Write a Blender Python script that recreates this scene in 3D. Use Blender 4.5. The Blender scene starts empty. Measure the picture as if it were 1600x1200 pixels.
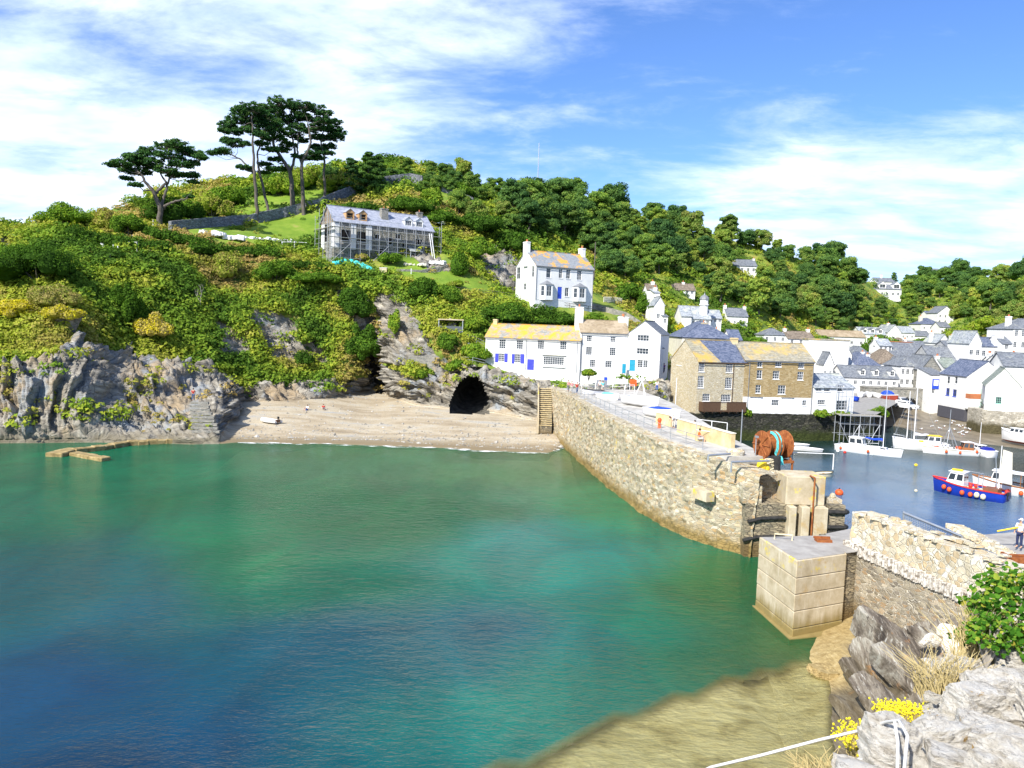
import bpy, math, random
import numpy as np
from math import radians as R, sin, cos, pi, atan2, sqrt
from mathutils import Vector, Matrix, Euler
random.seed(7); RNG = np.random.default_rng(11)
scn = bpy.context.scene
C = scn.collection
# ------------------------------------------------------------------ camera
F = 1200.0; H = 17.0
TH = math.atan(95.0/1200.0); RO = R(2.0)
_f = np.array([0, cos(TH), -sin(TH)]); _r = np.array([1., 0, 0]); _u = np.array([0, sin(TH), cos(TH)])
IR = cos(RO)*_r + sin(RO)*_u
IU = -sin(RO)*_r + cos(RO)*_u
cd = bpy.data.cameras.new('camera'); cam = bpy.data.objects.new('camera', cd); C.objects.link(cam)
cd.sensor_width = 36; cd.lens = 27; cd.clip_start = 0.1; cd.clip_end = 20000
cam.matrix_world = Matrix(((IR[0], IU[0], -_f[0], 0), (IR[1], IU[1], -_f[1], 0), (IR[2], IU[2], -_f[2], H), (0, 0, 0, 1)))
scn.camera = cam
# ------------------------------------------------------------------ sun, sky, exposure
SUN_DIR = Vector((-0.52, -0.74, 0.76)).normalized()
SUN_EL = math.asin(SUN_DIR.z); SUN_AZ = atan2(SUN_DIR.x, SUN_DIR.y)
sd = bpy.data.lights.new('sun', 'SUN'); sd.energy = 4.3; sd.angle = R(0.5); sd.color = (1, .95, .86)
so = bpy.data.objects.new('sun', sd); C.objects.link(so); so.rotation_euler = SUN_DIR.to_track_quat('Z', 'Y').to_euler()
scn.view_settings.view_transform = 'Standard'; scn.view_settings.look = 'None'
scn.view_settings.exposure = 0.80; scn.view_settings.gamma = 1.0
try: scn.view_settings.use_curve_mapping = False
except Exception: pass
scn.cycles.max_bounces = 6; scn.cycles.diffuse_bounces = 2; scn.cycles.glossy_bounces = 3
scn.cycles.transparent_max_bounces = 6; scn.cycles.transmission_bounces = 2
scn.cycles.caustics_reflective = False; scn.cycles.caustics_refractive = False

class NT:
    """small helper round a node tree"""
    def __init__(s, nt): s.nt = nt; nt.nodes.clear()
    def n(s, t, **k):
        o = s.nt.nodes.new(t)
        for a, b in k.items():
            if a.startswith('i_'):
                key = a[2:]
                key = int(key) if key.isdigit() else key.replace('_', ' ')
                s.set(o.inputs[key], b)
            else: setattr(o, a, b)
        return o
    def set(s, inp, v):
        if isinstance(v, bpy.types.NodeSocket): s.nt.links.new(v, inp)
        elif isinstance(v, bpy.types.Node): s.nt.links.new(v.outputs[0], inp)
        else:
            if isinstance(v, (tuple, list)) and len(v) == 3 and inp.type == 'RGBA': v = (*v, 1)
            inp.default_value = v
    def math(s, op, a, b=0.0, c=0.0, clamp=False):
        o = s.n('ShaderNodeMath', operation=op, use_clamp=clamp)
        s.set(o.inputs[0], a); s.set(o.inputs[1], b); s.set(o.inputs[2], c); return o.outputs[0]
    def vmath(s, op, a, b=(0, 0, 0)):
        o = s.n('ShaderNodeVectorMath', operation=op); s.set(o.inputs[0], a); s.set(o.inputs[1], b); return o.outputs[0]
    def mix(s, f, a, b, bt='MIX'):
        o = s.n('ShaderNodeMix', data_type='RGBA', blend_type=bt)
        s.set(o.inputs[0], f); s.set(o.inputs[6], a); s.set(o.inputs[7], b); return o.outputs[2]
    def ramp(s, f, stops, interp='LINEAR'):
        o = s.n('ShaderNodeValToRGB'); cr = o.color_ramp; cr.interpolation = interp
        while len(cr.elements) < len(stops): cr.elements.new(0.5)
        for e, (p, c) in zip(cr.elements, stops):
            e.position = p; e.color = (*c, 1) if isinstance(c, tuple) else (c, c, c, 1)
        s.set(o.inputs[0], f); return o.outputs[0]
    def noise(s, vec, scale, detail=4, rough=.55, dist=0.0, out=0):
        o = s.n('ShaderNodeTexNoise'); s.set(o.inputs['Vector'], vec); s.set(o.inputs['Scale'], scale)
        o.inputs['Detail'].default_value = detail; o.inputs['Roughness'].default_value = rough; o.inputs['Distortion'].default_value = dist
        return o.outputs[out]
    def vor(s, vec, scale, feature='F1', rand=1.0, out=None):
        o = s.n('ShaderNodeTexVoronoi', feature=feature); s.set(o.inputs['Vector'], vec); s.set(o.inputs['Scale'], scale)
        o.inputs['Randomness'].default_value = rand
        return o
    def mapping(s, vec, loc=(0, 0, 0), rot=(0, 0, 0), scale=(1, 1, 1)):
        o = s.n('ShaderNodeMapping'); s.set(o.inputs[0], vec); o.inputs[1].default_value = loc
        o.inputs[2].default_value = rot; o.inputs[3].default_value = scale; return o.outputs[0]
    def smooth(s, v, lo, hi):
        o = s.n('ShaderNodeMapRange', interpolation_type='SMOOTHSTEP'); s.set(o.inputs[0], v)
        s.set(o.inputs[1], lo); s.set(o.inputs[2], hi); o.inputs[3].default_value = 0; o.inputs[4].default_value = 1
        return o.outputs[0]

w = bpy.data.worlds.new('World'); scn.world = w; w.use_nodes = True
n = NT(w.node_tree)
sky = n.n('ShaderNodeTexSky', sky_type='NISHITA', sun_disc=False, sun_elevation=SUN_EL, sun_rotation=SUN_AZ, altitude=30, air_density=1.0, dust_density=0.25, ozone_density=2.2)
g = n.n('ShaderNodeTexCoord').outputs['Generated']
sx = n.n('ShaderNodeSeparateXYZ'); n.set(sx.inputs[0], g)
X, Y, Z = sx.outputs
den = n.math('ADD', n.math('MAXIMUM', Z, 0.0), 0.16)
cv = n.n('ShaderNodeCombineXYZ'); n.set(cv.inputs[0], n.math('DIVIDE', X, den)); n.set(cv.inputs[1], n.math('DIVIDE', Y, den))
az = n.math('ARCTAN2', X, Y)
p1 = n.mapping(cv.outputs[0], loc=(3.1, 1.7, 0), rot=(0, 0, R(28)), scale=(1.0, 1.5, 1))
big = n.noise(p1, 0.75, 3, .5)
mid = n.noise(p1, 1.9, 9, .62, .35)
fine = n.noise(n.mapping(cv.outputs[0], rot=(0, 0, R(28)), scale=(1.9, 3.2, 1)), 3.4, 7, .65, .2)
# where cloud lies: a broad bank to the left, a low bank to the right
left = n.smooth(az, 0.12, -0.26)
low = n.math('MULTIPLY', n.smooth(Z, 0.28, 0.16), n.smooth(az, 0.12, 0.36))
vlow = n.smooth(Z, 0.12, 0.03)
lowc = n.smooth(Z, 0.30, .14)
cover = n.math('ADD', n.math('MULTIPLY', left, .21), n.math('MULTIPLY', low, .165))
cover = n.math('ADD', cover, n.math('MULTIPLY', lowc, .075))
cover = n.math('SUBTRACT', cover, n.math('MULTIPLY', n.smooth(Z, .14, .05), n.math('MULTIPLY', n.smooth(az, .3, .5), .10)))
dens = n.math('ADD', n.math('ADD', n.math('MULTIPLY', mid, .62), n.math('MULTIPLY', big, .30)), n.math('MULTIPLY', fine, .16))
dens = n.math('ADD', dens, cover)
cl = n.smooth(dens, 0.54, 0.86)
cl = n.math('MULTIPLY', cl, .96)
shade = n.noise(p1, 2.6, 4, .5)
ccol = n.ramp(shade, [(0.32, (4.6, 5.9, 8.6)), (.60, (7.6, 8.5, 10.0))])
skc = n.mix(1.0, sky.outputs[0], (0.64, 0.86, 1.26), 'MULTIPLY')
col = n.mix(cl, skc, ccol)
bg = n.n('ShaderNodeBackground'); n.set(bg.inputs[0], col); bg.inputs[1].default_value = 0.095
wo = n.n('ShaderNodeOutputWorld'); n.nt.links.new(bg.outputs[0], wo.inputs[0])

# ------------------------------------------------------------------ projection helpers (1600x1200 photo pixels <-> world)
def ray(px, py):
    px = np.asarray(px, float); py = np.asarray(py, float)
    a = ((px-800)/F)[..., None]; b = ((600-py)/F)[..., None]
    return _f + a*IR + b*IU
def P(px, py, d):
    v = ray(px, py); t = np.asarray(d, float)/v[..., 1]
    q = v*t[..., None]; q[..., 2] += H; return q
def PZ(px, d, z):
    """world point seen in column px, at distance d, height z"""
    A = ray(px, 0.0); B = ray(px, 1.0)-A
    k = (z-H)/d
    py = (k*A[..., 1]-A[..., 2])/(B[..., 2]-k*B[..., 1]); return P(px, py, d), py
def G(px, py, z=0.0):
    v = ray(px, py); t = (z-H)/v[..., 2]; q = v*t[..., None]; q[..., 2] += H; return q
def proj(p):
    q = np.asarray(p, float)-np.array([0, 0, H]); dz = q@_f
    return 800+F*(q@IR)/dz, 600-F*(q@IU)/dz
def V(a): return Vector((float(a[0]), float(a[1]), float(a[2])))

# ------------------------------------------------------------------ noise
def _hash(i, j, k):
    h = (i*374761393 + j*668265263 + k*1274126177) & 0xffffffff
    h = ((h ^ (h >> 13))*1103515245) & 0xffffffff
    return ((h ^ (h >> 16)) & 0xffff)/65535.0
def vnoise(p):
    p = np.asarray(p, float); i = np.floor(p).astype(np.int64); f = p-i; f = f*f*(3-2*f)
    x, y, z = i[..., 0], i[..., 1], i[..., 2]; fx, fy, fz = f[..., 0], f[..., 1], f[..., 2]
    r = 0
    for dx in (0, 1):
        for dy in (0, 1):
            for dz in (0, 1):
                r = r + _hash(x+dx, y+dy, z+dz)*(fx if dx else 1-fx)*(fy if dy else 1-fy)*(fz if dz else 1-fz)
    return r
def fbm(p, oct=4, gain=.5):
    p = np.asarray(p, float); s = 0; a = 1; t = 0
    for o in range(oct):
        s = s+a*vnoise(p*(2.03**o)+o*17.3); t += a; a *= gain
    return s/t

# ------------------------------------------------------------------ objects
def tag(o, label=None, cat=None, group=None, kind=None):
    if label: o['label'] = label
    if cat: o['category'] = cat
    if group: o['group'] = group
    if kind: o['kind'] = kind
    return o
def root(name, label, cat, loc=(0, 0, 0), rz=0.0, group=None):
    o = bpy.data.objects.new(name, None); C.objects.link(o); o.empty_display_size = .3
    o.location = (float(loc[0]), float(loc[1]), float(loc[2])); o.rotation_euler = (0, 0, rz)
    return tag(o, label, cat, group)
def link(name, me, parent=None, label=None, loc=None, rz=None):
    o = bpy.data.objects.new(name, me); C.objects.link(o)
    if parent is not None: o.parent = parent
    if label: o['label'] = label
    if loc is not None: o.location = tuple(float(c) for c in loc)
    if rz is not None: o.rotation_euler = (0, 0, rz)
    return o
def kids(o): return [c for c in bpy.data.objects if c.parent == o]
def copy_tree(o, parent=None, loc=None, rz=None, label=None, group=None, scale=None, ch=None):
    c = o.copy(); C.objects.link(c)
    if parent is not None: c.parent = parent
    if loc is not None: c.location = tuple(float(v) for v in loc)
    if rz is not None: c.rotation_euler = (0, 0, rz)
    if scale is not None: c.scale = (scale,)*3 if not isinstance(scale, (tuple, list)) else scale
    if label: c['label'] = label
    if group: c['group'] = group
    for k in kids(o): copy_tree(k, c)
    return c
def npmesh(name, v, f, mat, smooth=False, attrs=None, fmat=None):
    """mesh from numpy arrays; f is (n,3) or (n,4)"""
    v = np.ascontiguousarray(v, dtype=np.float32); f = np.ascontiguousarray(f, dtype=np.int32)
    me = bpy.data.meshes.new(name); k = f.shape[1]
    me.vertices.add(len(v)); me.vertices.foreach_set('co', v.ravel())
    me.loops.add(f.size); me.loops.foreach_set('vertex_index', f.ravel())
    me.polygons.add(len(f)); me.polygons.foreach_set('loop_start', np.arange(0, f.size, k, dtype=np.int32))
    try: me.polygons.foreach_set('loop_total', np.full(len(f), k, dtype=np.int32))
    except Exception: pass
    me.polygons.foreach_set('use_smooth', np.full(len(f), bool(smooth)))
    for m in (mat if isinstance(mat, (list, tuple)) else [mat]): me.materials.append(m)
    if fmat is not None: me.polygons.foreach_set('material_index', np.asarray(fmat, dtype=np.int32))
    for an, av in (attrs or {}).items():
        av = np.asarray(av, dtype=np.float32)
        if av.ndim == 1:
            a = me.attributes.new(an, 'FLOAT', 'POINT'); a.data.foreach_set('value', av)
        else:
            if av.shape[1] == 3: av = np.c_[av, np.ones(len(av), np.float32)]
            a = me.attributes.new(an, 'FLOAT_COLOR', 'POINT'); a.data.foreach_set('color', np.ascontiguousarray(av, dtype=np.float32).ravel())
    me.update(calc_edges=True); me.validate()
    return me

class MB:
    """collects primitives, builds ONE mesh"""
    def __init__(s): s.v = []; s.f = []; s.m = []; s.mi = 0
    def add(s, vs, fs):
        b = len(s.v); s.v += [tuple(float(c) for c in p) for p in vs]
        for f in fs: s.f.append([b+i for i in f]); s.m.append(s.mi)
    def poly(s, pts): s.add(pts, [list(range(len(pts)))])
    def box(s, lo, hi, M=None):
        x0, y0, z0 = lo; x1, y1, z1 = hi
        vs = [(x0, y0, z0), (x1, y0, z0), (x1, y1, z0), (x0, y1, z0), (x0, y0, z1), (x1, y0, z1), (x1, y1, z1), (x0, y1, z1)]
        if M is not None: vs = [M@Vector(p) for p in vs]
        s.add(vs, [[0, 3, 2, 1], [4, 5, 6, 7], [0, 1, 5, 4], [1, 2, 6, 5], [2, 3, 7, 6], [3, 0, 4, 7]])
        return s
    def cbox(s, c, sz, rz=0, ry=0, rx=0):
        M = Matrix.Translation(Vector([float(k) for k in c]))@Euler((rx, ry, rz)).to_matrix().to_4x4()
        return s.box((-sz[0]/2, -sz[1]/2, -sz[2]/2), (sz[0]/2, sz[1]/2, sz[2]/2), M)
    def tube(s, pts, r, n=6, cap=True):
        pts = [Vector([float(k) for k in p]) for p in pts]; m = len(pts)
        rs = r if isinstance(r, (list, tuple)) else [r]*m
        b = len(s.v); ref = None
        for i, p in enumerate(pts):
            t = (pts[min(i+1, m-1)]-pts[max(i-1, 0)])
            if t.length < 1e-6: t = Vector((0, 0, 1))
            t.normalize()
            if ref is None: ref = Vector((0, 0, 1)) if abs(t.z) < .9 else Vector((1, 0, 0))
            a = t.cross(ref).normalized(); c = t.cross(a).normalized()
            ref = -(c) if False else ref
            if abs(t.dot(ref)) > .97: ref = a; a = t.cross(ref).normalized(); c = t.cross(a).normalized()
            for k in range(n):
                q = 2*pi*k/n; s.v.append(tuple(p+a*(rs[i]*cos(q))+c*(rs[i]*sin(q))))
        for i in range(m-1):
            for k in range(n):
                k2 = (k+1) % n
                s.f.append([b+i*n+k, b+i*n+k2, b+(i+1)*n+k2, b+(i+1)*n+k]); s.m.append(s.mi)
        if cap:
            s.f.append([b+k for k in range(n)]); s.m.append(s.mi)
            s.f.append([b+(m-1)*n+k for k in reversed(range(n))]); s.m.append(s.mi)
        return s
    def prism(s, poly, z0, z1, M=None):
        """extrude an XY polygon from z0 to z1"""
        k = len(poly); vs = [(p[0], p[1], z0) for p in poly]+[(p[0], p[1], z1) for p in poly]
        if M is not None: vs = [M@Vector(p) for p in vs]
        s.add(vs, [list(reversed(range(k))), [k+i for i in range(k)]]+[[i, (i+1) % k, k+(i+1) % k, k+i] for i in range(k)])
        return s
    def slab(s, pts, th):
        """thick polygon: pts (3D, coplanar), thickness th downwards along the normal"""
        pts = [Vector([float(k) for k in p]) for p in pts]
        nn = (pts[1]-pts[0]).cross(pts[2]-pts[0]).normalized()
        lo = [p-nn*th for p in pts]; k = len(pts)
        s.add(pts+lo, [list(range(k)), [k+i for i in reversed(range(k))]]+[[i, k+i, k+(i+1) % k, (i+1) % k] for i in range(k)])
        return s
    def lathe(s, prof, c=(0, 0, 0), n=10, axis='z'):
        b = len(s.v); m = len(prof)
        for r, z in prof:
            for k in range(n):
                q = 2*pi*k/n
                p = (r*cos(q), r*sin(q), z) if axis == 'z' else ((r*cos(q), z, r*sin(q)) if axis == 'y' else (z, r*cos(q), r*sin(q)))
                s.v.append((p[0]+float(c[0]), p[1]+float(c[1]), p[2]+float(c[2])))
        for i in range(m-1):
            for k in range(n):
                k2 = (k+1) % n; s.f.append([b+i*n+k, b+i*n+k2, b+(i+1)*n+k2, b+(i+1)*n+k]); s.m.append(s.mi)
        s.f.append([b+k for k in reversed(range(n))]); s.m.append(s.mi)
        s.f.append([b+(m-1)*n+k for k in range(n)]); s.m.append(s.mi)
        return s
    def ball(s, c, r, n=8, m=6):
        r = r if isinstance(r, (tuple, list)) else (r, r, r); b = len(s.v)
        for i in range(m+1):
            a = pi*i/m
            for k in range(n):
                q = 2*pi*k/n
                s.v.append((float(c[0])+r[0]*sin(a)*cos(q), float(c[1])+r[1]*sin(a)*sin(q), float(c[2])-r[2]*cos(a)))
        for i in range(m):
            for k in range(n):
                k2 = (k+1) % n; s.f.append([b+i*n+k, b+i*n+k2, b+(i+1)*n+k2, b+(i+1)*n+k]); s.m.append(s.mi)
        return s
    def mesh(s, name, mat, smooth=False):
        me = bpy.data.meshes.new(name); me.from_pydata(s.v, [], s.f)
        for m in (mat if isinstance(mat, (list, tuple)) else [mat]): me.materials.append(m)
        if s.mi or any(s.m):
            me.polygons.foreach_set('material_index', s.m)
        if smooth: me.polygons.foreach_set('use_smooth', [True]*len(me.polygons))
        me.update(); return me
    def build(s, name, mat, parent=None, label=None, loc=None, rz=None, smooth=False, bevel=0):
        o = link(name, s.mesh(name, mat, smooth), parent, label, loc, rz)
        if bevel:
            b = o.modifiers.new('bevel', 'BEVEL'); b.width = bevel; b.segments = 1; b.limit_method = 'ANGLE'
        return o
def smooth_by_angle(o, a=40):
    me = o.data
    try: me.set_sharp_from_angle(angle=R(a))
    except Exception: pass

# ------------------------------------------------------------------ materials
MAT = {}
def newmat(name):
    m = bpy.data.materials.new(name); m.use_nodes = True; MAT[name] = m; return m, NT(m.node_tree)
def finish(n, col, rough=.8, bump=None, bstr=.4, bdist=.05, spec=.3, metal=0.0, alpha=None, subs=None):
    b = n.n('ShaderNodeBsdfPrincipled'); n.set(b.inputs['Base Color'], col); n.set(b.inputs['Roughness'], rough)
    b.inputs['Specular IOR Level'].default_value = spec; b.inputs['Metallic'].default_value = metal
    if alpha is not None: n.set(b.inputs['Alpha'], alpha)
    if bump is not None:
        bm = n.n('ShaderNodeBump'); bm.inputs['Strength'].default_value = bstr; bm.inputs['Distance'].default_value = bdist
        n.set(bm.inputs['Height'], bump); n.set(b.inputs['Normal'], bm.outputs[0])
    o = n.n('ShaderNodeOutputMaterial'); n.nt.links.new(b.outputs[0], o.inputs[0]); return b
def obco(n): return n.n('ShaderNodeTexCoord').outputs['Object']
def wpos(n): return n.n('ShaderNodeNewGeometry').outputs['Position']
def attr(n, name, out=0):
    a = n.n('ShaderNodeAttribute'); a.attribute_name = name; return a.outputs[out]

def m_noise(name, stops, scale=1.0, rough=.8, bstr=.3, bdist=.03, sc=(1, 1, 1), detail=6, spec=.3, metal=0, world=False, rot=(0, 0, 0)):
    m, n = newmat(name); v = n.mapping(wpos(n) if world else obco(n), scale=sc, rot=rot)
    t = n.noise(v, scale, detail, .6, .2)
    finish(n, n.ramp(t, stops), rough, t, bstr, bdist, spec, metal); return m
def m_plain(name, col, rough=.5, spec=.4, metal=0, var=.12, scale=3):
    m, n = newmat(name); t = n.noise(obco(n), scale, 4, .6)
    c0 = tuple(c*(1-var) for c in col); c1 = tuple(min(1, c*(1+var)) for c in col)
    finish(n, n.ramp(t, [(.3, c0), (.7, c1)]), rough, t, .1, .01, spec, metal); return m
def m_stone(name, cols, mortar, scale=2.2, sc=(1, 1, 1.9), mw=.05, rot=(0, 0, 0), world=False, bstr=.7, bdist=.05, stain=None, foot=None, warp=.25, lichen=None, rough=.9):
    """rubble or coursed stonework: cells with their own colours between lighter or darker joints"""
    m, n = newmat(name); co = wpos(n) if world else obco(n)
    wv = n.noise(co, 1.1, 3, .5, 0, out=1)
    v = n.vmath('ADD', co, n.vmath('MULTIPLY', n.vmath('SUBTRACT', wv, (.5, .5, .5)), (warp, warp, warp)))
    v = n.mapping(v, scale=sc, rot=rot)
    ve = n.vor(v, scale, 'DISTANCE_TO_EDGE'); vf = n.vor(v, scale, 'F1')
    sep = n.n('ShaderNodeSeparateColor'); n.set(sep.inputs[0], vf.outputs['Color'])
    k = len(cols); base = n.ramp(sep.outputs[0], [((i+.5)/k, c) for i, c in enumerate(cols)])
    fn = n.noise(co, 9, 5, .7)
    base = n.mix(.75, base, n.mix(fn, (.35, .35, .35), (1.35, 1.35, 1.35)), 'MULTIPLY')
    big = n.noise(co, .35, 4, .6)
    base = n.mix(.6, base, n.mix(big, (.6, .6, .62), (1.3, 1.28, 1.2)), 'MULTIPLY')
    e = n.smooth(n.math('ADD', ve.outputs['Distance'], n.math('MULTIPLY', n.math('SUBTRACT', fn, .5), .06)), mw*.4, mw*1.6)
    col = n.mix(e, mortar, base)
    if stain:
        for (c, sc_, lo, hi, off) in stain:
            t = n.smooth(n.noise(n.mapping(co, loc=off), sc_, 6, .65), lo, hi); col = n.mix(t, col, c)
    if foot:   # weed / wet zone by world height
        z = n.n('ShaderNodeSeparateXYZ'); n.set(z.inputs[0], wpos(n))
        zz = n.math('ADD', z.outputs[2], n.math('MULTIPLY', n.math('SUBTRACT', n.noise(co, .8, 4, .6), .5), foot[3] if len(foot) > 3 else 1.2))
        t = n.smooth(zz, foot[1], foot[2]); col = n.mix(t, n.mix(n.noise(co, 3, 4, .6), foot[0], tuple(c*1.7 for c in foot[0])), col)
    h = n.math('ADD', n.math('MULTIPLY', e, 1.0), n.math('MULTIPLY', fn, .5))
    finish(n, col, rough, h, bstr, bdist, .2); return m
def m_roof(name, cols, lichen=None, lo=.5, hi=.6, scale=3.0, rough=.75, lsc=.5, off=(0, 0, 0)):
    m, n = newmat(name); co = obco(n)
    v = n.mapping(co, scale=(1, 1, 2.2)); vf = n.vor(v, scale, 'F1', .8)
    sep = n.n('ShaderNodeSeparateColor'); n.set(sep.inputs[0], vf.outputs['Color'])
    k = len(cols); col = n.ramp(sep.outputs[0], [((i+.5)/k, c) for i, c in enumerate(cols)])
    z = n.n('ShaderNodeSeparateXYZ'); n.set(z.inputs[0], co)
    saw = n.math('FRACT', n.math('MULTIPLY', z.outputs[2], 3.6))
    col = n.mix(.35, col, n.ramp(saw, [(0, .35), (.2, .9), (1, 1.15)]), 'MULTIPLY')
    fn = n.noise(co, 5, 5, .7); col = n.mix(.6, col, n.mix(fn, (.6, .6, .6), (1.3, 1.3, 1.3)), 'MULTIPLY')
    if lichen:
        t = n.smooth(n.noise(n.mapping(co, loc=off), lsc, 7, .7, .3), lo, hi)
        col = n.mix(t, col, n.mix(n.noise(co, 4, 4, .6), lichen[0], lichen[1]))
    finish(n, col, rough, n.math('ADD', saw, fn), .5, .03, .35); return m
def m_leaf(name, cols, trans=.25, attrname='tint', objvar=.35):
    """foliage: colour by the plant's own tint attribute and per-object variation"""
    m, n = newmat(name)
    k = len(cols); base = n.ramp(attr(n, attrname, 2), [(i/(k-1), c) for i, c in enumerate(cols)])
    oi = n.n('ShaderNodeObjectInfo').outputs['Random']
    base = n.mix(1.0, base, n.ramp(oi, [(0, (1-objvar, 1-objvar*.8, 1-objvar*.5)), (.5, (1, 1, 1)), (1, (1+objvar*1.25, 1+objvar*.85, 1-objvar*.2))]), 'MULTIPLY')
    a = n.n('ShaderNodeBsdfDiffuse'); n.set(a.inputs[0], base)
    b = n.n('ShaderNodeBsdfTranslucent'); n.set(b.inputs[0], n.mix(1.0, base, (1.2, 1.35, .6), 'MULTIPLY'))
    mx = n.n('ShaderNodeMixShader'); mx.inputs[0].default_value = trans
    n.nt.links.new(a.outputs[0], mx.inputs[1]); n.nt.links.new(b.outputs[0], mx.inputs[2])
    o = n.n('ShaderNodeOutputMaterial'); n.nt.links.new(mx.outputs[0], o.inputs[0]); return m
# ================================================================== TERRAIN (one loft from the water line to the skyline)
def yh(px): return 505+.035*(px-800)
# per column: r1..r10 as (photo row, distance) or (None, distance, height) or (photo row, None, height)
COLS = {
 -260: [(None,92,0),(None,92.5,.8),(None,94,5),(None,97,9),(None,106,14),(None,116,20),(None,125,25),(None,132,28),(None,140,29),(None,150,29.5)],
 0:   [(None,94,0),(690,94.5),(625,96.5),(562,100),(505,108),(445,118),(395,127),(378,132),(366,136),(356,142)],
 60:  [(None,95,0),(690,95.5),(625,98),(565,101),(505,109),(445,119),(400,128),(372,136),(358,141),(348,146)],
 100: [(None,96,0),(690,96.5),(620,100),(545,104),(492,112),(432,122),(390,131),(370,138),(352,146),(338,152)],
 150: [(None,97,0),(690,97.5),(620,102),(550,110),(496,117),(428,126),(392,133),(372,141),(350,150),(332,158)],
 200: [(None,97,0),(690,97.5),(640,105),(560,118),(500,124),(424,129),(392,136),(372,143),(345,155),(322,165)],
 250: [(None,98,0),(688,98.5),(640,105),(572,120),(500,127),(424,132),(392,139),(368,148),(345,160),(300,190)],
 300: [(None,98,0),(688,98.5),(645,105),(582,123),(500,130),(424,137),(390,144),(362,152),(348,168),(292,205)],
 345: [(None,99,0),(682,99.8),(645,106),(590,124),(500,136),(430,144),(390,149),(362,156),(345,172),(286,208)],
 375: [(None,101,0),(627,None,2.4),(610,128),(588,130),(505,137),(435,146),(392,151),(366,157),(342,174),(284,210)],
 450: [(None,101,0),(627,None,2.5),(602,133),(580,136),(520,140),(470,146),(408,152),(378,160),(338,178),(266,215)],
 510: [(None,102,0),(622,None,2.6),(600,138),(578,141),(515,144),(465,149),(417,152),(398,160),(322,184),(262,222)],
 545: [(None,102,0),(618,None,2.6),(600,141),(572,143),(512,146),(462,150),(420,152),(402,158),(316,187),(258,226)],
 572: [(None,102,0),(612,None,2.7),(596,147),(560,148),(508,148),(463,150),(424,152),(404,158),(310,189),(254,228)],
 588: [(None,102,0),(611,None,2.8),(585,154),(550,153),(506,150),(464,150),(427,152),(408,158),(307,190),(252,228)],
 606: [(None,102,0),(618,None,2.6),(600,139),(565,140),(521,143),(470,148),(429,152),(412,158),(303,191),(252,230)],
 650: [(None,102,0),(633,None,2.2),(600,133),(572,135),(535,140),(486,146),(434,152),(419,158),(302,192),(256,235)],
 700: [(None,102,0),(638,None,2.0),(596,133),(566,135.5),(532,140),(482,146),(446,152),(428,159),(325,190),(264,238)],
 740: [(None,101,0),(640,None,1.9),(590,131),(572,134),(534,140),(486,147),(454,152),(436,160),(340,192),(284,242)],
 775: [(None,101,0),(645,None,1.7),(594,129),(580,134),(538,142),(494,149),(464,153),(452,162),(352,196),(296,246)],
 820: [(None,101,0),(654,None,1.5),(602,126),(586,134),(540,143),(500,151),(472,154),(464,167),(356,202),(298,252)],
 860: [(None,101,0),(660,None,1.4),(606,122),(592,132),(545,144),(502,152),(476,155),(466,168),(372,205),(306,256)],
 900: [(None,111,0),(None,118,2.5),(None,120,5.5),(604,128),(582,136),(515,151),(484,156),(470,170),(392,210),(318,262)],
 950: [(None,112,0),(None,118,2.5),(None,120,6),(606,128),(584,137),(524,152),(494,160),(474,178),(408,216),(334,268)],
 1000:[(None,113,0),(None,118,2.6),(None,121,6),(605,128),(585,137),(532,152),(504,165),(480,184),(424,222),(346,275)],
 1045:[(None,116,0),(None,119.5,3.6),(None,124,5),(None,133,8),(None,140,9.5),(544,155),(520,170),(492,190),(432,230),(354,282)],
 1080:[(None,118,0),(None,119,4.2),(None,124,4.4),(None,132,5),(None,146,7),(552,160),(528,176),(498,198),(438,237),(358,286)],
 1150:[(None,121,0),(None,121.5,4.2),(None,130,4.4),(None,140,5),(None,158,6),(None,175,9),(532,194),(502,210),(446,247),(376,292)],
 1250:[(None,123,0),(None,123.5,4.2),(None,140,4.4),(None,160,5),(None,182,6),(None,203,9.5),(545,222),(515,240),(462,268),(408,302)],
 1320:[(None,126,0),(None,127,3.6),(None,150,3.8),(None,170,4.4),(None,195,6),(None,216,9.5),(548,238),(520,258),(470,288),(414,322)],
 1350:[(None,142,0),(None,150,.9),(None,163,2.0),(None,180,3),(None,200,6),(None,222,9.5),(548,246),(524,270),(478,305),(440,345)],
 1400:[(None,146,0),(None,152,.7),(None,165,1.9),(None,182,3),(None,205,6),(None,230,9.5),(550,256),(528,284),(486,328),(444,400)],
 1450:[(None,131,0),(None,148,.5),(None,165,.9),(None,182,2.6),(None,205,6),(None,230,9.5),(548,262),(528,290),(484,350),(440,450)],
 1500:[(None,127,0),(None,142,.5),(None,152,1.0),(None,165,2.5),(None,185,6),(None,205,12),(540,235),(520,270),(470,340),(436,430)],
 1550:[(None,124,0),(None,139,.5),(None,146,1.2),(None,155,3.0),(None,176,6.5),(None,194,13),(535,215),(500,250),(470,300),(432,410)],
 1600:[(None,120,0),(None,134,.5),(None,140,1.2),(None,150,3.5),(None,166,7.5),(None,184,14.5),(528,205),(480,240),(460,270),(424,400)],
 1680:[(None,114,0),(None,128,.5),(None,134,1.2),(None,142,3.5),(None,158,8),(None,176,15),(520,196),(470,230),(440,262),(412,380)],
 1900:[(None,104,0),(None,118,.5),(None,124,1.2),(None,132,3.5),(None,148,8),(None,166,16),(500,190),(455,225),(420,262),(400,360)],
}
def _row(px, e):
    if len(e) == 3:
        py, d, z = e
        if py is None: q, py = PZ(px, d, z); return float(py), float(d)
        q = G(px, py, z); return float(py), float(q[1])
    return e
keys = sorted(COLS); TAB = []
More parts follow.
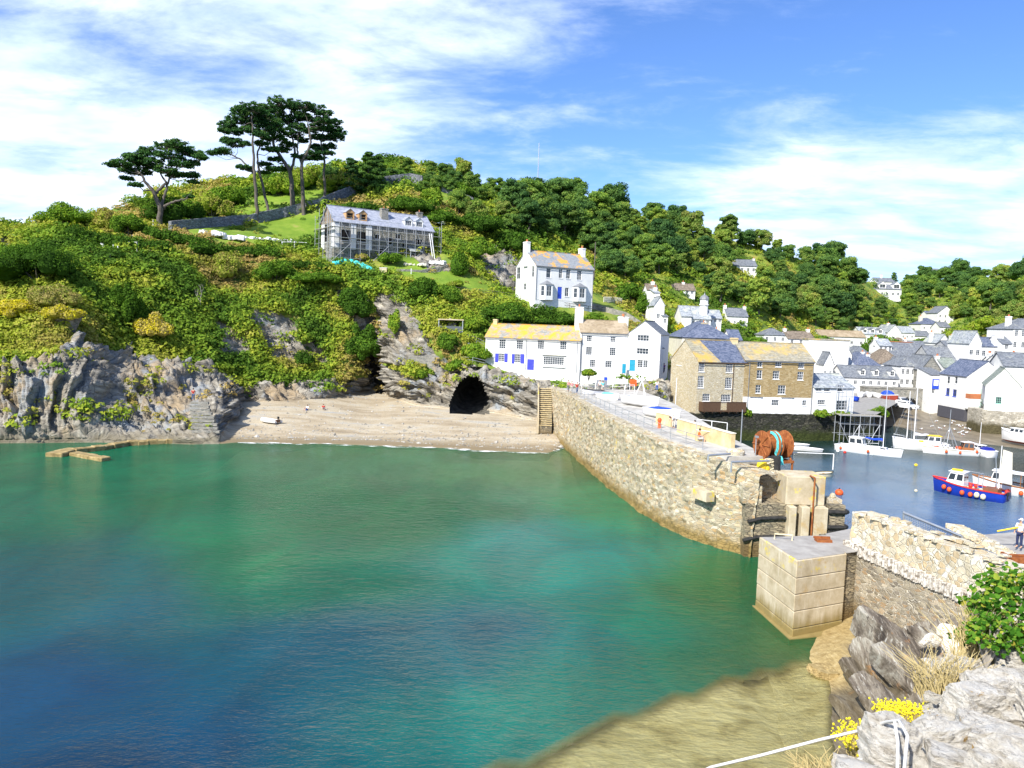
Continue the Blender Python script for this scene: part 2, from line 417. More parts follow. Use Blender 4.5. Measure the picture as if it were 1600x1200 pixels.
for k in keys:
    rr = [_row(k, e) for e in COLS[k]]
    d1 = rr[0][1]; q, p0 = PZ(k, d1*.93, -3.5)
    qt = P(k, rr[-1][0], rr[-1][1]); dl = rr[-1][1]
    q2, p2 = PZ(k, dl*1.22, float(qt[2])-6); q3, p3 = PZ(k, dl*2.2, float(qt[2])-40)
    TAB.append([(float(p0), d1*.93)]+rr+[(float(p2), dl*1.22), (float(p3), dl*2.2)])
TAB = np.array(TAB)                        # cols x 13 x 2
PXS = np.arange(-260, 1901, 2.4)
NR = [5, 26, 26, 26, 34, 34, 30, 14, 26, 26, 6, 5]
def smooth1(a, k):
    ker = np.hanning(2*k+3)[1:-1]; ker /= ker.sum()
    return np.convolve(np.pad(a, k, mode='edge'), ker, 'same')[k:-k]
CT = np.zeros((len(PXS), 13, 2))
for r in range(13):
    for c in range(2): CT[:, r, c] = smooth1(np.interp(PXS, keys, TAB[:, r, c]), 5)
us = []
for i, m in enumerate(NR): us += [i+j/m for j in range(m)]
us.append(12.0); us = np.array(us)
i0 = np.clip(np.floor(us).astype(int), 0, 11); fr = us-i0
PY = CT[:, i0, 0]*(1-fr)+CT[:, i0+1, 0]*fr
# interpolate world height and distance (straight slopes between control rows)
W = P(PXS[:, None]*np.ones((1, 13)), CT[..., 0], CT[..., 1])
TERR = W[:, i0, :]*(1-fr)[None, :, None]+W[:, i0+1, :]*fr[None, :, None]
PXG = PXS[:, None]*np.ones((1, len(us)))
PX_, PY_ = proj(TERR)
# ---- masks drawn where each outcrop, lawn and shore lies
def inpoly(x, y, poly):
    r = np.zeros(x.shape, bool); k = len(poly); j = k-1
    for i in range(k):
        xi, yi = poly[i]; xj, yj = poly[j]
        c = ((yi > y) != (yj > y)) & (x < (xj-xi)*(y-yi)/((yj-yi) or 1e-9)+xi); r ^= c; j = i
    return r
ROCK = [
 [(-300,570),(0,560),(40,566),(75,560),(118,520),(150,545),(175,560),(205,545),(225,580),(262,590),(270,570),(330,570),(372,598),(430,598),(470,590),(520,602),(560,608),(600,612),(600,640),(372,640),(372,720),(-300,720)],
 [(332,508),(350,498),(398,545),(362,556)], [(384,486),(432,490),(458,498),(486,556),(462,562),(430,552),(404,524)], [(478,535),(500,530),(520,560),(500,570)],
 [(522,446),(545,460),(560,490),(590,560),(606,612),(580,616),(562,560),(545,500)],
 [(582,458),(628,466),(668,530),(704,566),(640,574),(600,562),(598,520)], [(535,455),(572,462),(590,500),(600,540),(575,530),(550,490)],
 [(598,566),(640,590),(665,566),(690,575),(740,572),(800,582),(870,598),(880,680),(600,680)],
 [(752,385),(800,380),(816,430),(808,455),(772,440)], [(640,400),(690,400),(700,425),(672,420)],
 [(895,600),(1045,600),(1075,720),(890,720)], [(690,500),(730,498),(728,512),(690,512)],
 [(85,503),(125,500),(118,520),(95,518)], [(0,372),(20,378),(16,392),(0,388)], [(185,350),(205,352),(215,378),(195,372)],
]
LAWN = [[(392,352),(420,340),(505,330),(506,372),(440,382),(330,378),(330,362)], [(285,352),(350,322),(395,310),(470,290),(560,278),(560,300),(400,345),(300,368)],
        [(600,404),(670,408),(770,440),(765,456),(690,452),(610,425)], [(655,290),(740,312),(730,330),(690,315)]]
SLATE = [[(820,462),(930,470),(985,500),(960,505),(900,492),(830,474)]]
jx = (fbm(np.dstack([PX_, PY_, PY_*0])*.05, 4)-.5)*34; jy = (fbm(np.dstack([PX_, PY_, PY_*0+9])*.05, 4)-.5)*34
def mask(polys, j=1.0):
    m = np.zeros(PX_.shape)
    for p in polys: m = np.maximum(m, inpoly(PX_+jx*j, PY_+jy*j, p))
    for _ in range(1):
        m[1:-1, 1:-1] = (m[1:-1, 1:-1]*2+m[:-2, 1:-1]+m[2:, 1:-1]+m[1:-1, :-2]+m[1:-1, 2:])/6
    return m
rowu = us[None, :]*np.ones(PX_.shape)
rock = mask(ROCK); lawn = mask(LAWN, .4)
beach = ((rowu < 2.05) & (PXG > 344) & (PXG < 892)).astype(float)
mud = ((rowu < 4) & (PXG > 1335)).astype(float); town = ((rowu >= 2) & (rowu < 6) & (PXG > 1045)).astype(float)*(1-mud)
rock = np.where(beach > 0, 0, rock); rock = np.where((rowu < 1.6) & (PXG > 880) & (PXG < 1340), 1, rock)
rock = np.maximum(rock, ((rowu < 4) & (PXG <= 344)).astype(float)); rock = np.maximum(rock, ((rowu > 2) & (rowu < 3.2) & (PXG > 344) & (PXG < 900)).astype(float))
rock *= (1-mud)
# ---- displacement
def normals(A):
    du = np.gradient(A, axis=0); dv = np.gradient(A, axis=1); nn = np.cross(du, dv)
    l = np.linalg.norm(nn, axis=-1, keepdims=True); return nn/np.maximum(l, 1e-9)
NB = normals(TERR)
sgn = np.sign((NB*np.array([0, -1, .6])).sum(-1, keepdims=True)); NB = NB*sgn
p = TERR
def beds(dv):
    dv = np.array(dv)/np.linalg.norm(dv); q = p@dv; t = q*.55+fbm(p*.14, 4)*3.6; s = t % 1.0; a = np.where(s < .8, s/.8, (1-s)/.2)
    t = q*1.9+fbm(p*.3+5, 3)*2.6; s = t % 1.0; return a, np.where(s < .75, s/.75, (1-s)/.25)
dk = np.clip((PXG-90)/110, 0, 1); L1, L2 = beds([.90, .15, .30]); M1, M2 = beds([.50, .20, .84]); led = L1*(1-dk)+M1*dk; led2 = L2*(1-dk)+M2*dk
big = (fbm(p*.085, 4)-.5)*7.0; mid_ = (fbm(p*.36, 4)-.5)*2.4; blk = (vnoise(np.floor(p*.55+fbm(p*.3, 2)[..., None]*2)*1.37)-.5)*1.6
drock = big*1.0+mid_*1.1+(led-.5)*1.6*(.35+1.1*vnoise(p*.13+50))+(led2-.5)*.55+blk*.55
dveg = (fbm(p*.11+3, 4)-.5)*3.2+(fbm(p*.5, 3)-.5)*.9
ease = np.clip((rowu-1.0)/.25, 0, 1)                # nothing moves at the shore line
disp = rock*drock*np.clip((rowu-1.0)/.35, .1, 1)+(1-rock)*dveg*np.clip((rowu-2.2)*1.2, 0, 1)*(1-lawn*.85)
disp = disp*(1-beach)*(1-mud)*(1-town); disp += beach*(fbm(p*.35, 3)-.5)*.25*ease
benchf = np.clip(1-np.abs(rowu-7.5)/1.0, 0, 1)*((PXG > 470) & (PXG < 960)); disp *= (1-.85*benchf)
ctg = ((PXG > 745) & (PXG < 1050) & (rowu > 3.7) & (rowu < 5.3)); disp = np.where(ctg, disp*.15-.4, disp)
near_z0 = np.clip((TERR[..., 2]-.1)/2.5, 0, 1); disp = np.where(rock > .3, disp*np.clip(near_z0+.25, 0, 1), disp)
TERR = TERR+NB*disp[..., None]
# keep the cottages' and the lane's terrace level
# ---- cave: an opening in the steep face with a tunnel behind it
CAVE = [(700,648),(702,628),(711,608),(721,592),(736,583),(748,588),(757,604),(765,622),(766,648)]
CLEFT = [(562,528),(578,536),(592,560),(602,588),(607,616),(588,616),(580,590),(570,560)]
PXT, PYT = proj(TERR)
cave_v = (inpoly(PXT, PYT, CAVE) & (rowu > 1.7) & (rowu < 3.8)) | (inpoly(PXT, PYT, CLEFT) & (rowu > 1.7) & (rowu < 5))
TN = TERR.reshape(-1, 3); nc, nr = PX_.shape
idx = np.arange(nc*nr).reshape(nc, nr)
q4 = np.stack([idx[:-1, :-1], idx[1:, :-1], idx[1:, 1:], idx[:-1, 1:]], -1).reshape(-1, 4)
cv_ = cave_v.reshape(-1); keep = ~(cv_[q4].sum(1) >= 3); q4 = q4[keep]

m, n = newmat('hillside')
gp = wpos(n); mk = attr(n, 'mask', 0); sp = n.n('ShaderNodeSeparateColor'); n.set(sp.inputs[0], mk)
sp2 = n.n('ShaderNodeSeparateColor'); n.set(sp2.inputs[0], attr(n, 'mask2', 0))
wrp = n.vmath('ADD', gp, n.vmath('MULTIPLY', n.noise(gp, .09, 3, .5, 0, out=1), (9, 5, 9)))
rotv = n.mapping(wrp, rot=(0, R(42), R(14)), scale=(.32, .32, 1.6))      # long thin grain along the beds
gr = n.noise(rotv, .9, 8, .65, .15); gr2 = n.noise(rotv, 3.4, 6, .7, .1)
rk = n.ramp(gr, [(.28, (.07, .068, .06)), (.40, (.17, .155, .13)), (.52, (.29, .265, .22)), (.68, (.48, .45, .38))])
rk = n.mix(n.smooth(n.noise(gp, .12, 4, .6), .52, .66), rk, n.mix(gr2, (.30, .21, .12), (.42, .35, .24)))
rk = n.mix(n.smooth(n.noise(n.mapping(gp, loc=(9, 3, 1)), .2, 5, .6), .52, .68), rk, n.mix(gr2, (.16, .19, .22), (.42, .44, .45)))
rk = n.mix(n.smooth(gr2, .60, .76), rk, (.62, .60, .52))
rk = n.mix(n.smooth(gr2, .40, .30), rk, (.07, .065, .06))
crk = n.vor(n.mapping(wrp, rot=(0, R(42), R(14)), scale=(.5, .5, 1.1)), .8, 'DISTANCE_TO_EDGE').outputs['Distance']
rk = n.mix(n.math('MULTIPLY', n.smooth(n.math('ADD', crk, n.math('MULTIPLY', gr2, .05)), .055, .03), .55), rk, (.08, .075, .065))
zz = n.n('ShaderNodeSeparateXYZ'); n.set(zz.inputs[0], gp)
wet = n.smooth(n.math('ADD', zz.outputs[2], n.math('MULTIPLY', gr, 1.6)), 2.6, 1.0)
rk = n.mix(n.math('MULTIPLY', wet, .7), rk, n.mix(gr2, (.10, .085, .05), (.26, .22, .14)))
vg = n.ramp(n.noise(gp, .22, 7, .65), [(.3, (.06, .11, .015)), (.45, (.13, .20, .03)), (.58, (.23, .27, .04)), (.72, (.33, .28, .08))])
vg = n.mix(.6, vg, n.mix(n.noise(gp, 2.2, 5, .7), (.45, .45, .45), (1.6, 1.6, 1.5)), 'MULTIPLY')
lw = n.ramp(n.noise(gp, .3, 7, .7), [(.3, (.10, .19, .015)), (.55, (.17, .26, .025)), (.72, (.28, .27, .07))])
sn = n.noise(n.mapping(gp, scale=(.35, 1, 1)), .35, 7, .7, .3)
snd = n.ramp(sn, [(.3, (.30, .24, .16)), (.46, (.43, .35, .24)), (.57, (.52, .45, .33)), (.68, (.38, .38, .37))])
pb = n.vor(gp, 4.5, 'F1'); snd = n.mix(.45, snd, n.ramp(pb.outputs['Distance'], [(0, 1.25), (.6, .6)]), 'MULTIPLY')
snd = n.mix(n.smooth(zz.outputs[2], .45, .05), snd, (.22, .17, .10))
mdc = n.ramp(n.noise(n.mapping(gp, scale=(1, .5, 1)), .5, 7, .7, .5), [(.3, (.10, .085, .055)), (.5, (.19, .155, .105)), (.62, (.26, .215, .15)), (.75, (.13, .15, .06))])
tw = n.ramp(n.noise(gp, .8, 5, .6), [(.3, (.16, .15, .13)), (.7, (.32, .30, .26))])
edge = n.smooth(n.math('ADD', sp.outputs[0], n.math('MULTIPLY', n.math('SUBTRACT', n.noise(gp, 1.3, 5, .7), .5), .9)), .38, .55)
c = n.mix(sp.outputs[1], vg, lw); c = n.mix(edge, c, rk); c = n.mix(sp.outputs[2], c, snd)
c = n.mix(sp2.outputs[0], c, mdc); c = n.mix(sp2.outputs[1], c, tw)
hb = n.math('ADD', n.math('MULTIPLY', gr, 1.0), n.math('MULTIPLY', gr2, .7))
hb = n.math('MULTIPLY', n.math('ADD', hb, n.math('MULTIPLY', n.smooth(crk, 0, .06), .2)), n.math('ADD', n.math('MULTIPLY', edge, .95), .05))
finish(n, c, n.math('SUBTRACT', .9, n.math('MULTIPLY', sp2.outputs[0], .45)), hb, .9, .35, .25)
mask1 = np.dstack([rock, lawn, beach]).reshape(-1, 3); mask2 = np.dstack([mud, town, rock*0]).reshape(-1, 3)
terr = link('hillside', npmesh('hillside', TN, q4, MAT['hillside'], True, {'mask': mask1, 'mask2': mask2})); tag(terr, kind='structure')
# cave tunnel
m_noise('cave_rock', [(.3, (.04, .038, .032)), (.6, (.14, .13, .11)), (.8, (.24, .22, .18))], .8, .95, .6, .2)
rim0 = [P(x, y, 126.5 if 0 else 130.0) for x, y in CAVE]
mb = MB(); ring = []
cen = P(735, 612, 130); lay = [(132.6, 1.35), (134, 1.25), (137, 1.05), (141, .8), (146, .45), (149, 0)]
for li, (dd, s) in enumerate(lay):
    for j in range(24):
        a = 2*pi*j/24; e = 1+.10*(vnoise(np.array([j*1.3, li*2.1, 3.]))-.5)
        mb.v.append((cen[0]+4.0*s*cos(a)*e+.5*sin(a), dd+0.0, 4.6+3.6*s*e*sin(a)))
for li in range(len(lay)-1):
    for j in range(24):
        k = (j+1) % 24; mb.f.append([li*24+j, li*24+k, (li+1)*24+k, (li+1)*24+j]); mb.m.append(0)
c2_ = P(588, 578, 150); b0_ = len(mb.v)
for li, (dd, s) in enumerate([(0, 1.5), (3, 1.2), (7, .7), (10, 0)]):
    for j in range(24):
        a = 2*pi*j/24; mb.v.append((c2_[0]+2.6*s*cos(a)-1.7*s*sin(a)*1.0, 149+dd+3.0*s*0, 7.0+5.8*s*sin(a)))
for li in range(3):
    for j in range(24): k = (j+1) % 24; mb.f.append([b0_+li*24+j, b0_+li*24+k, b0_+(li+1)*24+k, b0_+(li+1)*24+j]); mb.m.append(0)
cv_o = mb.build('cave', MAT['cave_rock']); tag(cv_o, kind='structure')

def hit(px, py, umin=0.0):
    """terrain point seen at photo pixel (nearest sheet first)"""
    i = int(round((px-PXS[0])/2.4)); i = max(1, min(nc-2, i)); colx = PYT[i]
    s = np.where((us >= umin))[0][0]
    for j in range(s, nr-1):
        if colx[j] >= py >= colx[j+1]:
            f = (colx[j]-py)/max(1e-6, colx[j]-colx[j+1]); return TERR[i, j]*(1-f)+TERR[i, j+1]*f
    j = s+int(np.argmin(np.abs(colx[s:]-py))); return TERR[i, j]
FN = normals(TERR); FN *= np.sign((FN*np.array([0, -1, .6])).sum(-1, keepdims=True))
# ground far behind and beneath everything
m_noise('far_land', [(.3, (.05, .09, .02)), (.7, (.12, .16, .04))], .01, .95, 0, 0, world=True)
mb = MB(); mb.poly([(-3000, 480, -1.2), (3000, 480, -1.2), (9000, 9000, -1.2), (-9000, 9000, -1.2)])
tag(mb.build('far_ground', MAT['far_land']), kind='structure')
# ------------------------------------------------------------------ seabed
m_noise('sea_bed', [(.30, (.44, .34, .17)), (.42, (.68, .55, .30)), (.55, (.84, .70, .42)), (.68, (.72, .57, .30)), (.78, (.40, .30, .15))], .6, .9, .4, .1, world=True, detail=8)
mb = MB()
def ledge_depth(x, y, sh=0.0):
    px, py = proj(np.stack([x, y, np.zeros_like(x)], -1))
    lx = [500, 780, 1000, 1100, 1200, 1270, 1300]; ly = np.array([1330, 1200, 1105, 1073, 1046, 1018, 1000])-sh
    yb = np.interp(px, lx, ly)+(fbm(np.stack([x*.3, y*.3, x*0], -1), 3)-.5)*26
    inside = np.clip((py-yb)/7, 0, 1)*(px > 480)
    return inside, px, py
xs = np.arange(-70, 60, .8); ys = np.arange(6, 112, .8); GX, GY = np.meshgrid(xs, ys, indexing='ij')
ins, bpx, bpy_ = ledge_depth(GX, GY, 26.0)
bz = -5.5+ins*4.95+(fbm(np.stack([GX*.15, GY*.15, GX*0], -1), 4)-.5)*1.2*(1+ins*0)
bz = np.minimum(np.maximum(bz, np.where((GY > 85) & (GX < 12), -5+(GY-85)*.29, -99)), -.25-.5*(GX > 12))
seab = np.stack([GX, GY, bz], -1).reshape(-1, 3); a, b = GX.shape; ii = np.arange(a*b).reshape(a, b)
qq = np.stack([ii[:-1, :-1], ii[1:, :-1], ii[1:, 1:], ii[:-1, 1:]], -1).reshape(-1, 4)
tag(link('sea_bed', npmesh('sea_bed', seab, qq, MAT['sea_bed'], True)), kind='structure')
# ------------------------------------------------------------------ water: the cove and the harbour (one sheet)
def s2l(c): return tuple(((v/255.0+.055)/1.055)**2.4 if v > 10 else v/3294.6 for v in c)
WC = [ # photo pixel -> water colour (pale sky reflection painted into harbour tones), opacity
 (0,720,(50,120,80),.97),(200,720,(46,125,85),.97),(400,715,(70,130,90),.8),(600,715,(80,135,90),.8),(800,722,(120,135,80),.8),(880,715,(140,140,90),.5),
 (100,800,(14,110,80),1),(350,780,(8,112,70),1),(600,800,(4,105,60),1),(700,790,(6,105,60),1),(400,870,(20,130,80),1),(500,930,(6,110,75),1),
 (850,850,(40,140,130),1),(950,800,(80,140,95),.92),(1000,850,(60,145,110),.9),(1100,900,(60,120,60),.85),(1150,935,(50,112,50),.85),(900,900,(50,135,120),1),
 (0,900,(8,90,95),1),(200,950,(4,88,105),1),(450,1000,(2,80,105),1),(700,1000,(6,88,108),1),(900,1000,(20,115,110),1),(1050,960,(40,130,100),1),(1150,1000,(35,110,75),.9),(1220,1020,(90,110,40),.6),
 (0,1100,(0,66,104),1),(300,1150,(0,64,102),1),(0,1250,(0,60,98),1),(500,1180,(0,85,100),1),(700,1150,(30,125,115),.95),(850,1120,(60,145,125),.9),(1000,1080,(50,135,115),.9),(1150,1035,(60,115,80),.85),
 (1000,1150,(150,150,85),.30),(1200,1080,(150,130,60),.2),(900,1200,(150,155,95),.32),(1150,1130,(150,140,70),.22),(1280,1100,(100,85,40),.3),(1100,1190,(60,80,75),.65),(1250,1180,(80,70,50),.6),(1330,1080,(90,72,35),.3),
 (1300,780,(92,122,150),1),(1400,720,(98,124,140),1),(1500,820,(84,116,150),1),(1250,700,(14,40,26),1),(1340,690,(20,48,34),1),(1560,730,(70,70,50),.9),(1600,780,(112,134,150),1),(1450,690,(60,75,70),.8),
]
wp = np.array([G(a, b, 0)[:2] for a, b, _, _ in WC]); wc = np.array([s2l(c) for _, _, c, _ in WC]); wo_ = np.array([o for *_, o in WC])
xs = np.unique(np.r_[np.arange(-150, 130, 1.0)]); ys = np.unique(np.r_[np.arange(2, 175, 1.0)])
GX, GY = np.meshgrid(xs, ys, indexing='ij'); Q = np.stack([GX, GY], -1)
PW = np.stack([GX, GY, GX*0], -1)
Qn = Q+np.stack([(fbm(PW*.12, 3)-.5)*16, (fbm(PW*.12+30, 3)-.5)*10], -1)*np.clip(GY/60, .2, 1)[..., None]
ins, wpx, wpy = ledge_depth(GX, GY)
iscove = ((wpx < 1290) | (GY < 50)).astype(bool)
num = 0; den_ = 0; onum = 0
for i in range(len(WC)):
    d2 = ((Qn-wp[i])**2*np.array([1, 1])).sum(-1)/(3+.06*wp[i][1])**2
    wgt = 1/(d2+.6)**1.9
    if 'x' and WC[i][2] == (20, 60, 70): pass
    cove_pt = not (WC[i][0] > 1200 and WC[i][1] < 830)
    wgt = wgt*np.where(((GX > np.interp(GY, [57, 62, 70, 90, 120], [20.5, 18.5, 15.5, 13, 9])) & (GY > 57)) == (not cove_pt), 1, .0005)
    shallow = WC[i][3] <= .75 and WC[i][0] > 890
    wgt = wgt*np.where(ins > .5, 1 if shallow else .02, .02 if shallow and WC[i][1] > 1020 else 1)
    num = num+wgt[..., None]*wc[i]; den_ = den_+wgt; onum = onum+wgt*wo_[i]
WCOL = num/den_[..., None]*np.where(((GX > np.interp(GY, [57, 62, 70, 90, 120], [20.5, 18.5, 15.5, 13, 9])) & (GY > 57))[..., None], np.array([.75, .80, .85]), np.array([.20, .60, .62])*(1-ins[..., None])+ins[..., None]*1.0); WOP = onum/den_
WOP = np.clip(WOP*(1-.62*ins*(wpx < 1400)*(GY < 50)), 0, 1); dist = np.clip((GY-86)/14, 0, 1)
m, n = newmat('water')
gp = wpos(n); colw = attr(n, 'wcol', 0); op = attr(n, 'wop', 2)
fl = n.smooth(n.noise(n.mapping(gp, rot=(0, 0, R(20)), scale=(1, .6, 1)), .13, 8, .68, .9), .30, .72); colw = n.mix(.60, colw, n.mix(fl, (.50, .62, .68), (1.5, 1.4, 1.32)), 'MULTIPLY')
w1 = n.noise(n.mapping(gp, rot=(0, 0, R(15)), scale=(.8, 1.5, 1)), 1.1, 4, .6, .3); w2 = n.noise(n.mapping(gp, rot=(0, 0, R(-20)), scale=(.9, 1.5, 1)), 3.4, 5, .65, .3)
calm = n.smooth(n.noise(gp, .045, 3, .5), .35, .62)
hh = n.math('ADD', n.math('MULTIPLY', w1, .8), n.math('MULTIPLY', w2, .42))
bm = n.n('ShaderNodeBump'); n.set(bm.inputs['Height'], hh); bm.inputs['Distance'].default_value = .5
n.set(bm.inputs['Strength'], n.math('ADD', .26, n.math('MULTIPLY', calm, .38)))
df = n.n('ShaderNodeBsdfDiffuse'); n.set(df.inputs[0], colw)
tr = n.n('ShaderNodeBsdfTransparent'); n.set(tr.inputs[0], (.93, .97, .84, 1))
mx = n.n('ShaderNodeMixShader'); n.set(mx.inputs[0], op); n.nt.links.new(tr.outputs[0], mx.inputs[1]); n.nt.links.new(df.outputs[0], mx.inputs[2])
gl = n.n('ShaderNodeBsdfGlossy'); gl.inputs['Roughness'].default_value = .07; n.nt.links.new(bm.outputs[0], gl.inputs['Normal'])
fr_ = n.n('ShaderNodeFresnel'); fr_.inputs[0].default_value = 1.33; n.nt.links.new(bm.outputs[0], fr_.inputs['Normal'])
mx2 = n.n('ShaderNodeMixShader'); n.set(mx2.inputs[0], n.math('MULTIPLY', fr_.outputs[0], .82, clamp=True)); n.nt.links.new(mx.outputs[0], mx2.inputs[1]); n.nt.links.new(gl.outputs[0], mx2.inputs[2])
oo = n.n('ShaderNodeOutputMaterial'); n.nt.links.new(mx2.outputs[0], oo.inputs[0])
a, b = GX.shape; ii = np.arange(a*b).reshape(a, b)
qq = np.stack([ii[:-1, :-1], ii[1:, :-1], ii[1:, 1:], ii[:-1, 1:]], -1).reshape(-1, 4)
tag(link('harbour_water', npmesh('harbour_water', PW.reshape(-1, 3), qq, MAT['water'], True, {'wcol': WCOL.reshape(-1, 3), 'wop': WOP.reshape(-1)})), kind='structure')
ov = MB()
for q in ([(-9000, -9000), (9000, -9000), (9000, 2), (-9000, 2)], [(-9000, 2), (-150, 2), (-150, 174), (-9000, 479)], [(129, 2), (9000, 2), (9000, 479), (129, 174)]):
    ov.poly([(x, y, 0) for x, y in q])
me = ov.mesh('open_sea', MAT['water']); a_ = me.attributes.new('wcol', 'FLOAT_COLOR', 'POINT')
a_.data.foreach_set('color', list((*s2l((4, 78, 100)), 1.0))*len(me.vertices)); b_ = me.attributes.new('wop', 'FLOAT', 'POINT'); b_.data.foreach_set('value', [1.0]*len(me.vertices))
tag(link('open_sea', me), kind='structure')

# thin broken line of foam where the sea meets the beach
m, n = newmat('foam'); fo_ = n.smooth(n.noise(n.mapping(wpos(n), scale=(.5, 1.6, 1)), .8, 7, .75), .50, .60); finish(n, (.85, .87, .86, 1), .8, alpha=fo_)
j1 = int(np.where(us >= 1.0)[0][0]); sel = (PXS > 372) & (PXS < 896); A1 = TERR[sel, j1]; k_ = len(A1); fv = np.zeros((k_, 4, 3))
wob = (fbm(A1*.25, 3)-.5)*1.6
for j, off in enumerate((-.75, -.3, .15, .5)): fv[:, j, 0] = A1[:, 0]; fv[:, j, 1] = A1[:, 1]+off+wob*.6-.25; fv[:, j, 2] = .035+max(0, off)*.1
ii = np.arange(k_*4).reshape(k_, 4); f = np.stack([ii[:-1, :-1], ii[1:, :-1], ii[1:, 1:], ii[:-1, 1:]], -1).reshape(-1, 4)
tag(link('sea_foam', npmesh('sea_foam', fv.reshape(-1, 3), f, MAT['foam'], True)), 'thin broken line of white foam along the edge of the beach', 'foam', kind='stuff')
# pebbles and small stones on the beach
rgp = np.random.default_rng(8); NP_ = 1700; ia = rgp.choice(np.where(sel)[0], NP_); ju = rgp.integers(j1+2, int(np.where(us >= 2.05)[0][0]), NP_); ju = np.where(rgp.random(NP_) < .45, j1+2+(rgp.random(NP_)**2*8).astype(int), ju)
okp = ~((PXG[ia, ju] > 685) & (PXG[ia, ju] < 775) & (rowu[ia, ju] > 1.75)); ia, ju = ia[okp], ju[okp]; NP_ = len(ia)
pc = TERR[ia, ju]+rgp.normal(0, .25, (NP_, 3))*np.array([1, 1, 0]); sz_ = rgp.gamma(2, .045, NP_)+.04
o8 = np.array([(1,0,0),(0,1,0),(-1,0,0),(0,-1,0),(0,0,.7),(0,0,-.5)]); pv = (pc[:, None]+o8[None]*sz_[:, None, None]*rgp.uniform(.6, 1.3, (NP_, 6, 1))).reshape(-1, 3)
tf = np.array([(0,1,4),(1,2,4),(2,3,4),(3,0,4),(1,0,5),(2,1,5),(3,2,5),(0,3,5)]); pf2 = (np.arange(NP_)[:, None, None]*6+tf[None]).reshape(-1, 3)
tag(link('beach_pebbles', npmesh('beach_pebbles', pv, pf2, m_noise('pebble', [(.3,(.12,.11,.09)),(.5,(.30,.28,.24)),(.7,(.52,.50,.46))], .9, .9, 0, 0))), 'scattered grey pebbles and weed on the beach', 'pebbles', kind='stuff')
# ================================================================== VEGETATION
m_leaf('scrub_leaf', [(.040,.085,.016),(.090,.175,.024),(.18,.28,.032),(.33,.37,.042),(.36,.31,.08),(.42,.30,.12),(.62,.52,.02)], .25, objvar=.0)
m_leaf('bush_leaf', [(.035,.075,.014),(.065,.14,.018),(.13,.24,.026),(.27,.36,.035),(.32,.27,.09),(.45,.36,.13),(.66,.56,.02)], .25, objvar=.12)
m_leaf('wood_leaf', [(.065,.14,.048),(.105,.20,.055),(.155,.26,.058),(.23,.32,.065),(.30,.32,.09)], .3, objvar=.34)
m_leaf('pine_leaf', [(.022,.062,.024),(.045,.115,.035),(.10,.18,.045)], .15, objvar=.1)
m_noise('bark', [(.3,(.06,.05,.042)),(.6,(.15,.13,.11)),(.8,(.25,.22,.19))], 3, .95, .5, .05, sc=(1,1,.25))
m_noise('pale_bark', [(.3,(.22,.19,.15)),(.7,(.5,.46,.4))], 3, .9, .4, .03, sc=(1,1,.3))
PAL = dict(dark=.04, green=.2, mid=.3, lime=.48, heath=.68, straw=.8, gorse=1.0)

def leaves(cen, nrm, size, tint, rg, spread=.75, elong=1.5):
    """one triangle per row: centres (N,3), outward normals (N,3), sizes (N,), tints (N,)"""
    N = len(cen); size = np.broadcast_to(size, (N,))
    nn = nrm+rg.normal(0, spread, (N, 3)); nn /= np.linalg.norm(nn, axis=1, keepdims=True)
    t = np.cross(nn, rg.normal(0, 1, (N, 3))); t /= np.maximum(np.linalg.norm(t, axis=1, keepdims=True), 1e-6)
    b = np.cross(nn, t); s = (size*rg.uniform(.6, 1.4, N))[:, None]
    v = np.stack([cen-t*s*.5-b*s*.4, cen+t*s*.5-b*s*.4, cen+b*s*.5*elong], 1).reshape(-1, 3)
    return v, np.arange(3*N).reshape(-1, 3), np.repeat(np.broadcast_to(tint, (N,)), 3)
def merge(parts):
    vs, fs, ts = [], [], []; b = 0
    for v, f, t in parts:
        vs.append(v); fs.append(f+b); ts.append(t); b += len(v)
    return np.concatenate(vs), np.concatenate(fs), np.concatenate(ts)
def dome_dirs(N, rg, low=-.15):
    z = rg.uniform(low, 1, N); a = rg.uniform(0, 2*pi, N); r = np.sqrt(1-z*z)
    return np.stack([r*np.cos(a), r*np.sin(a), z], -1)
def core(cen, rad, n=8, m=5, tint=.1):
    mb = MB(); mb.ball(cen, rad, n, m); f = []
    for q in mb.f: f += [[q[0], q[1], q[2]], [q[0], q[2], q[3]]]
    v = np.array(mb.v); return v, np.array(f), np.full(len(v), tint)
def lobe(cen, rad, N, size, tint, rg, low=-.3, var=.1, inner=.82):
    d = dome_dirs(N, rg, low); rad = np.asarray(rad, float)
    k = rg.uniform(inner, 1.08, N)[:, None]
    c = np.asarray(cen)+d*rad*k
    tn = np.clip(tint+rg.normal(0, var, N)*.6+(vnoise(c*1.1)-.5)*var*2.2, 0, 1)
    return leaves(c, d/np.maximum(rad, .01)*rad.mean(), size, tn, rg)

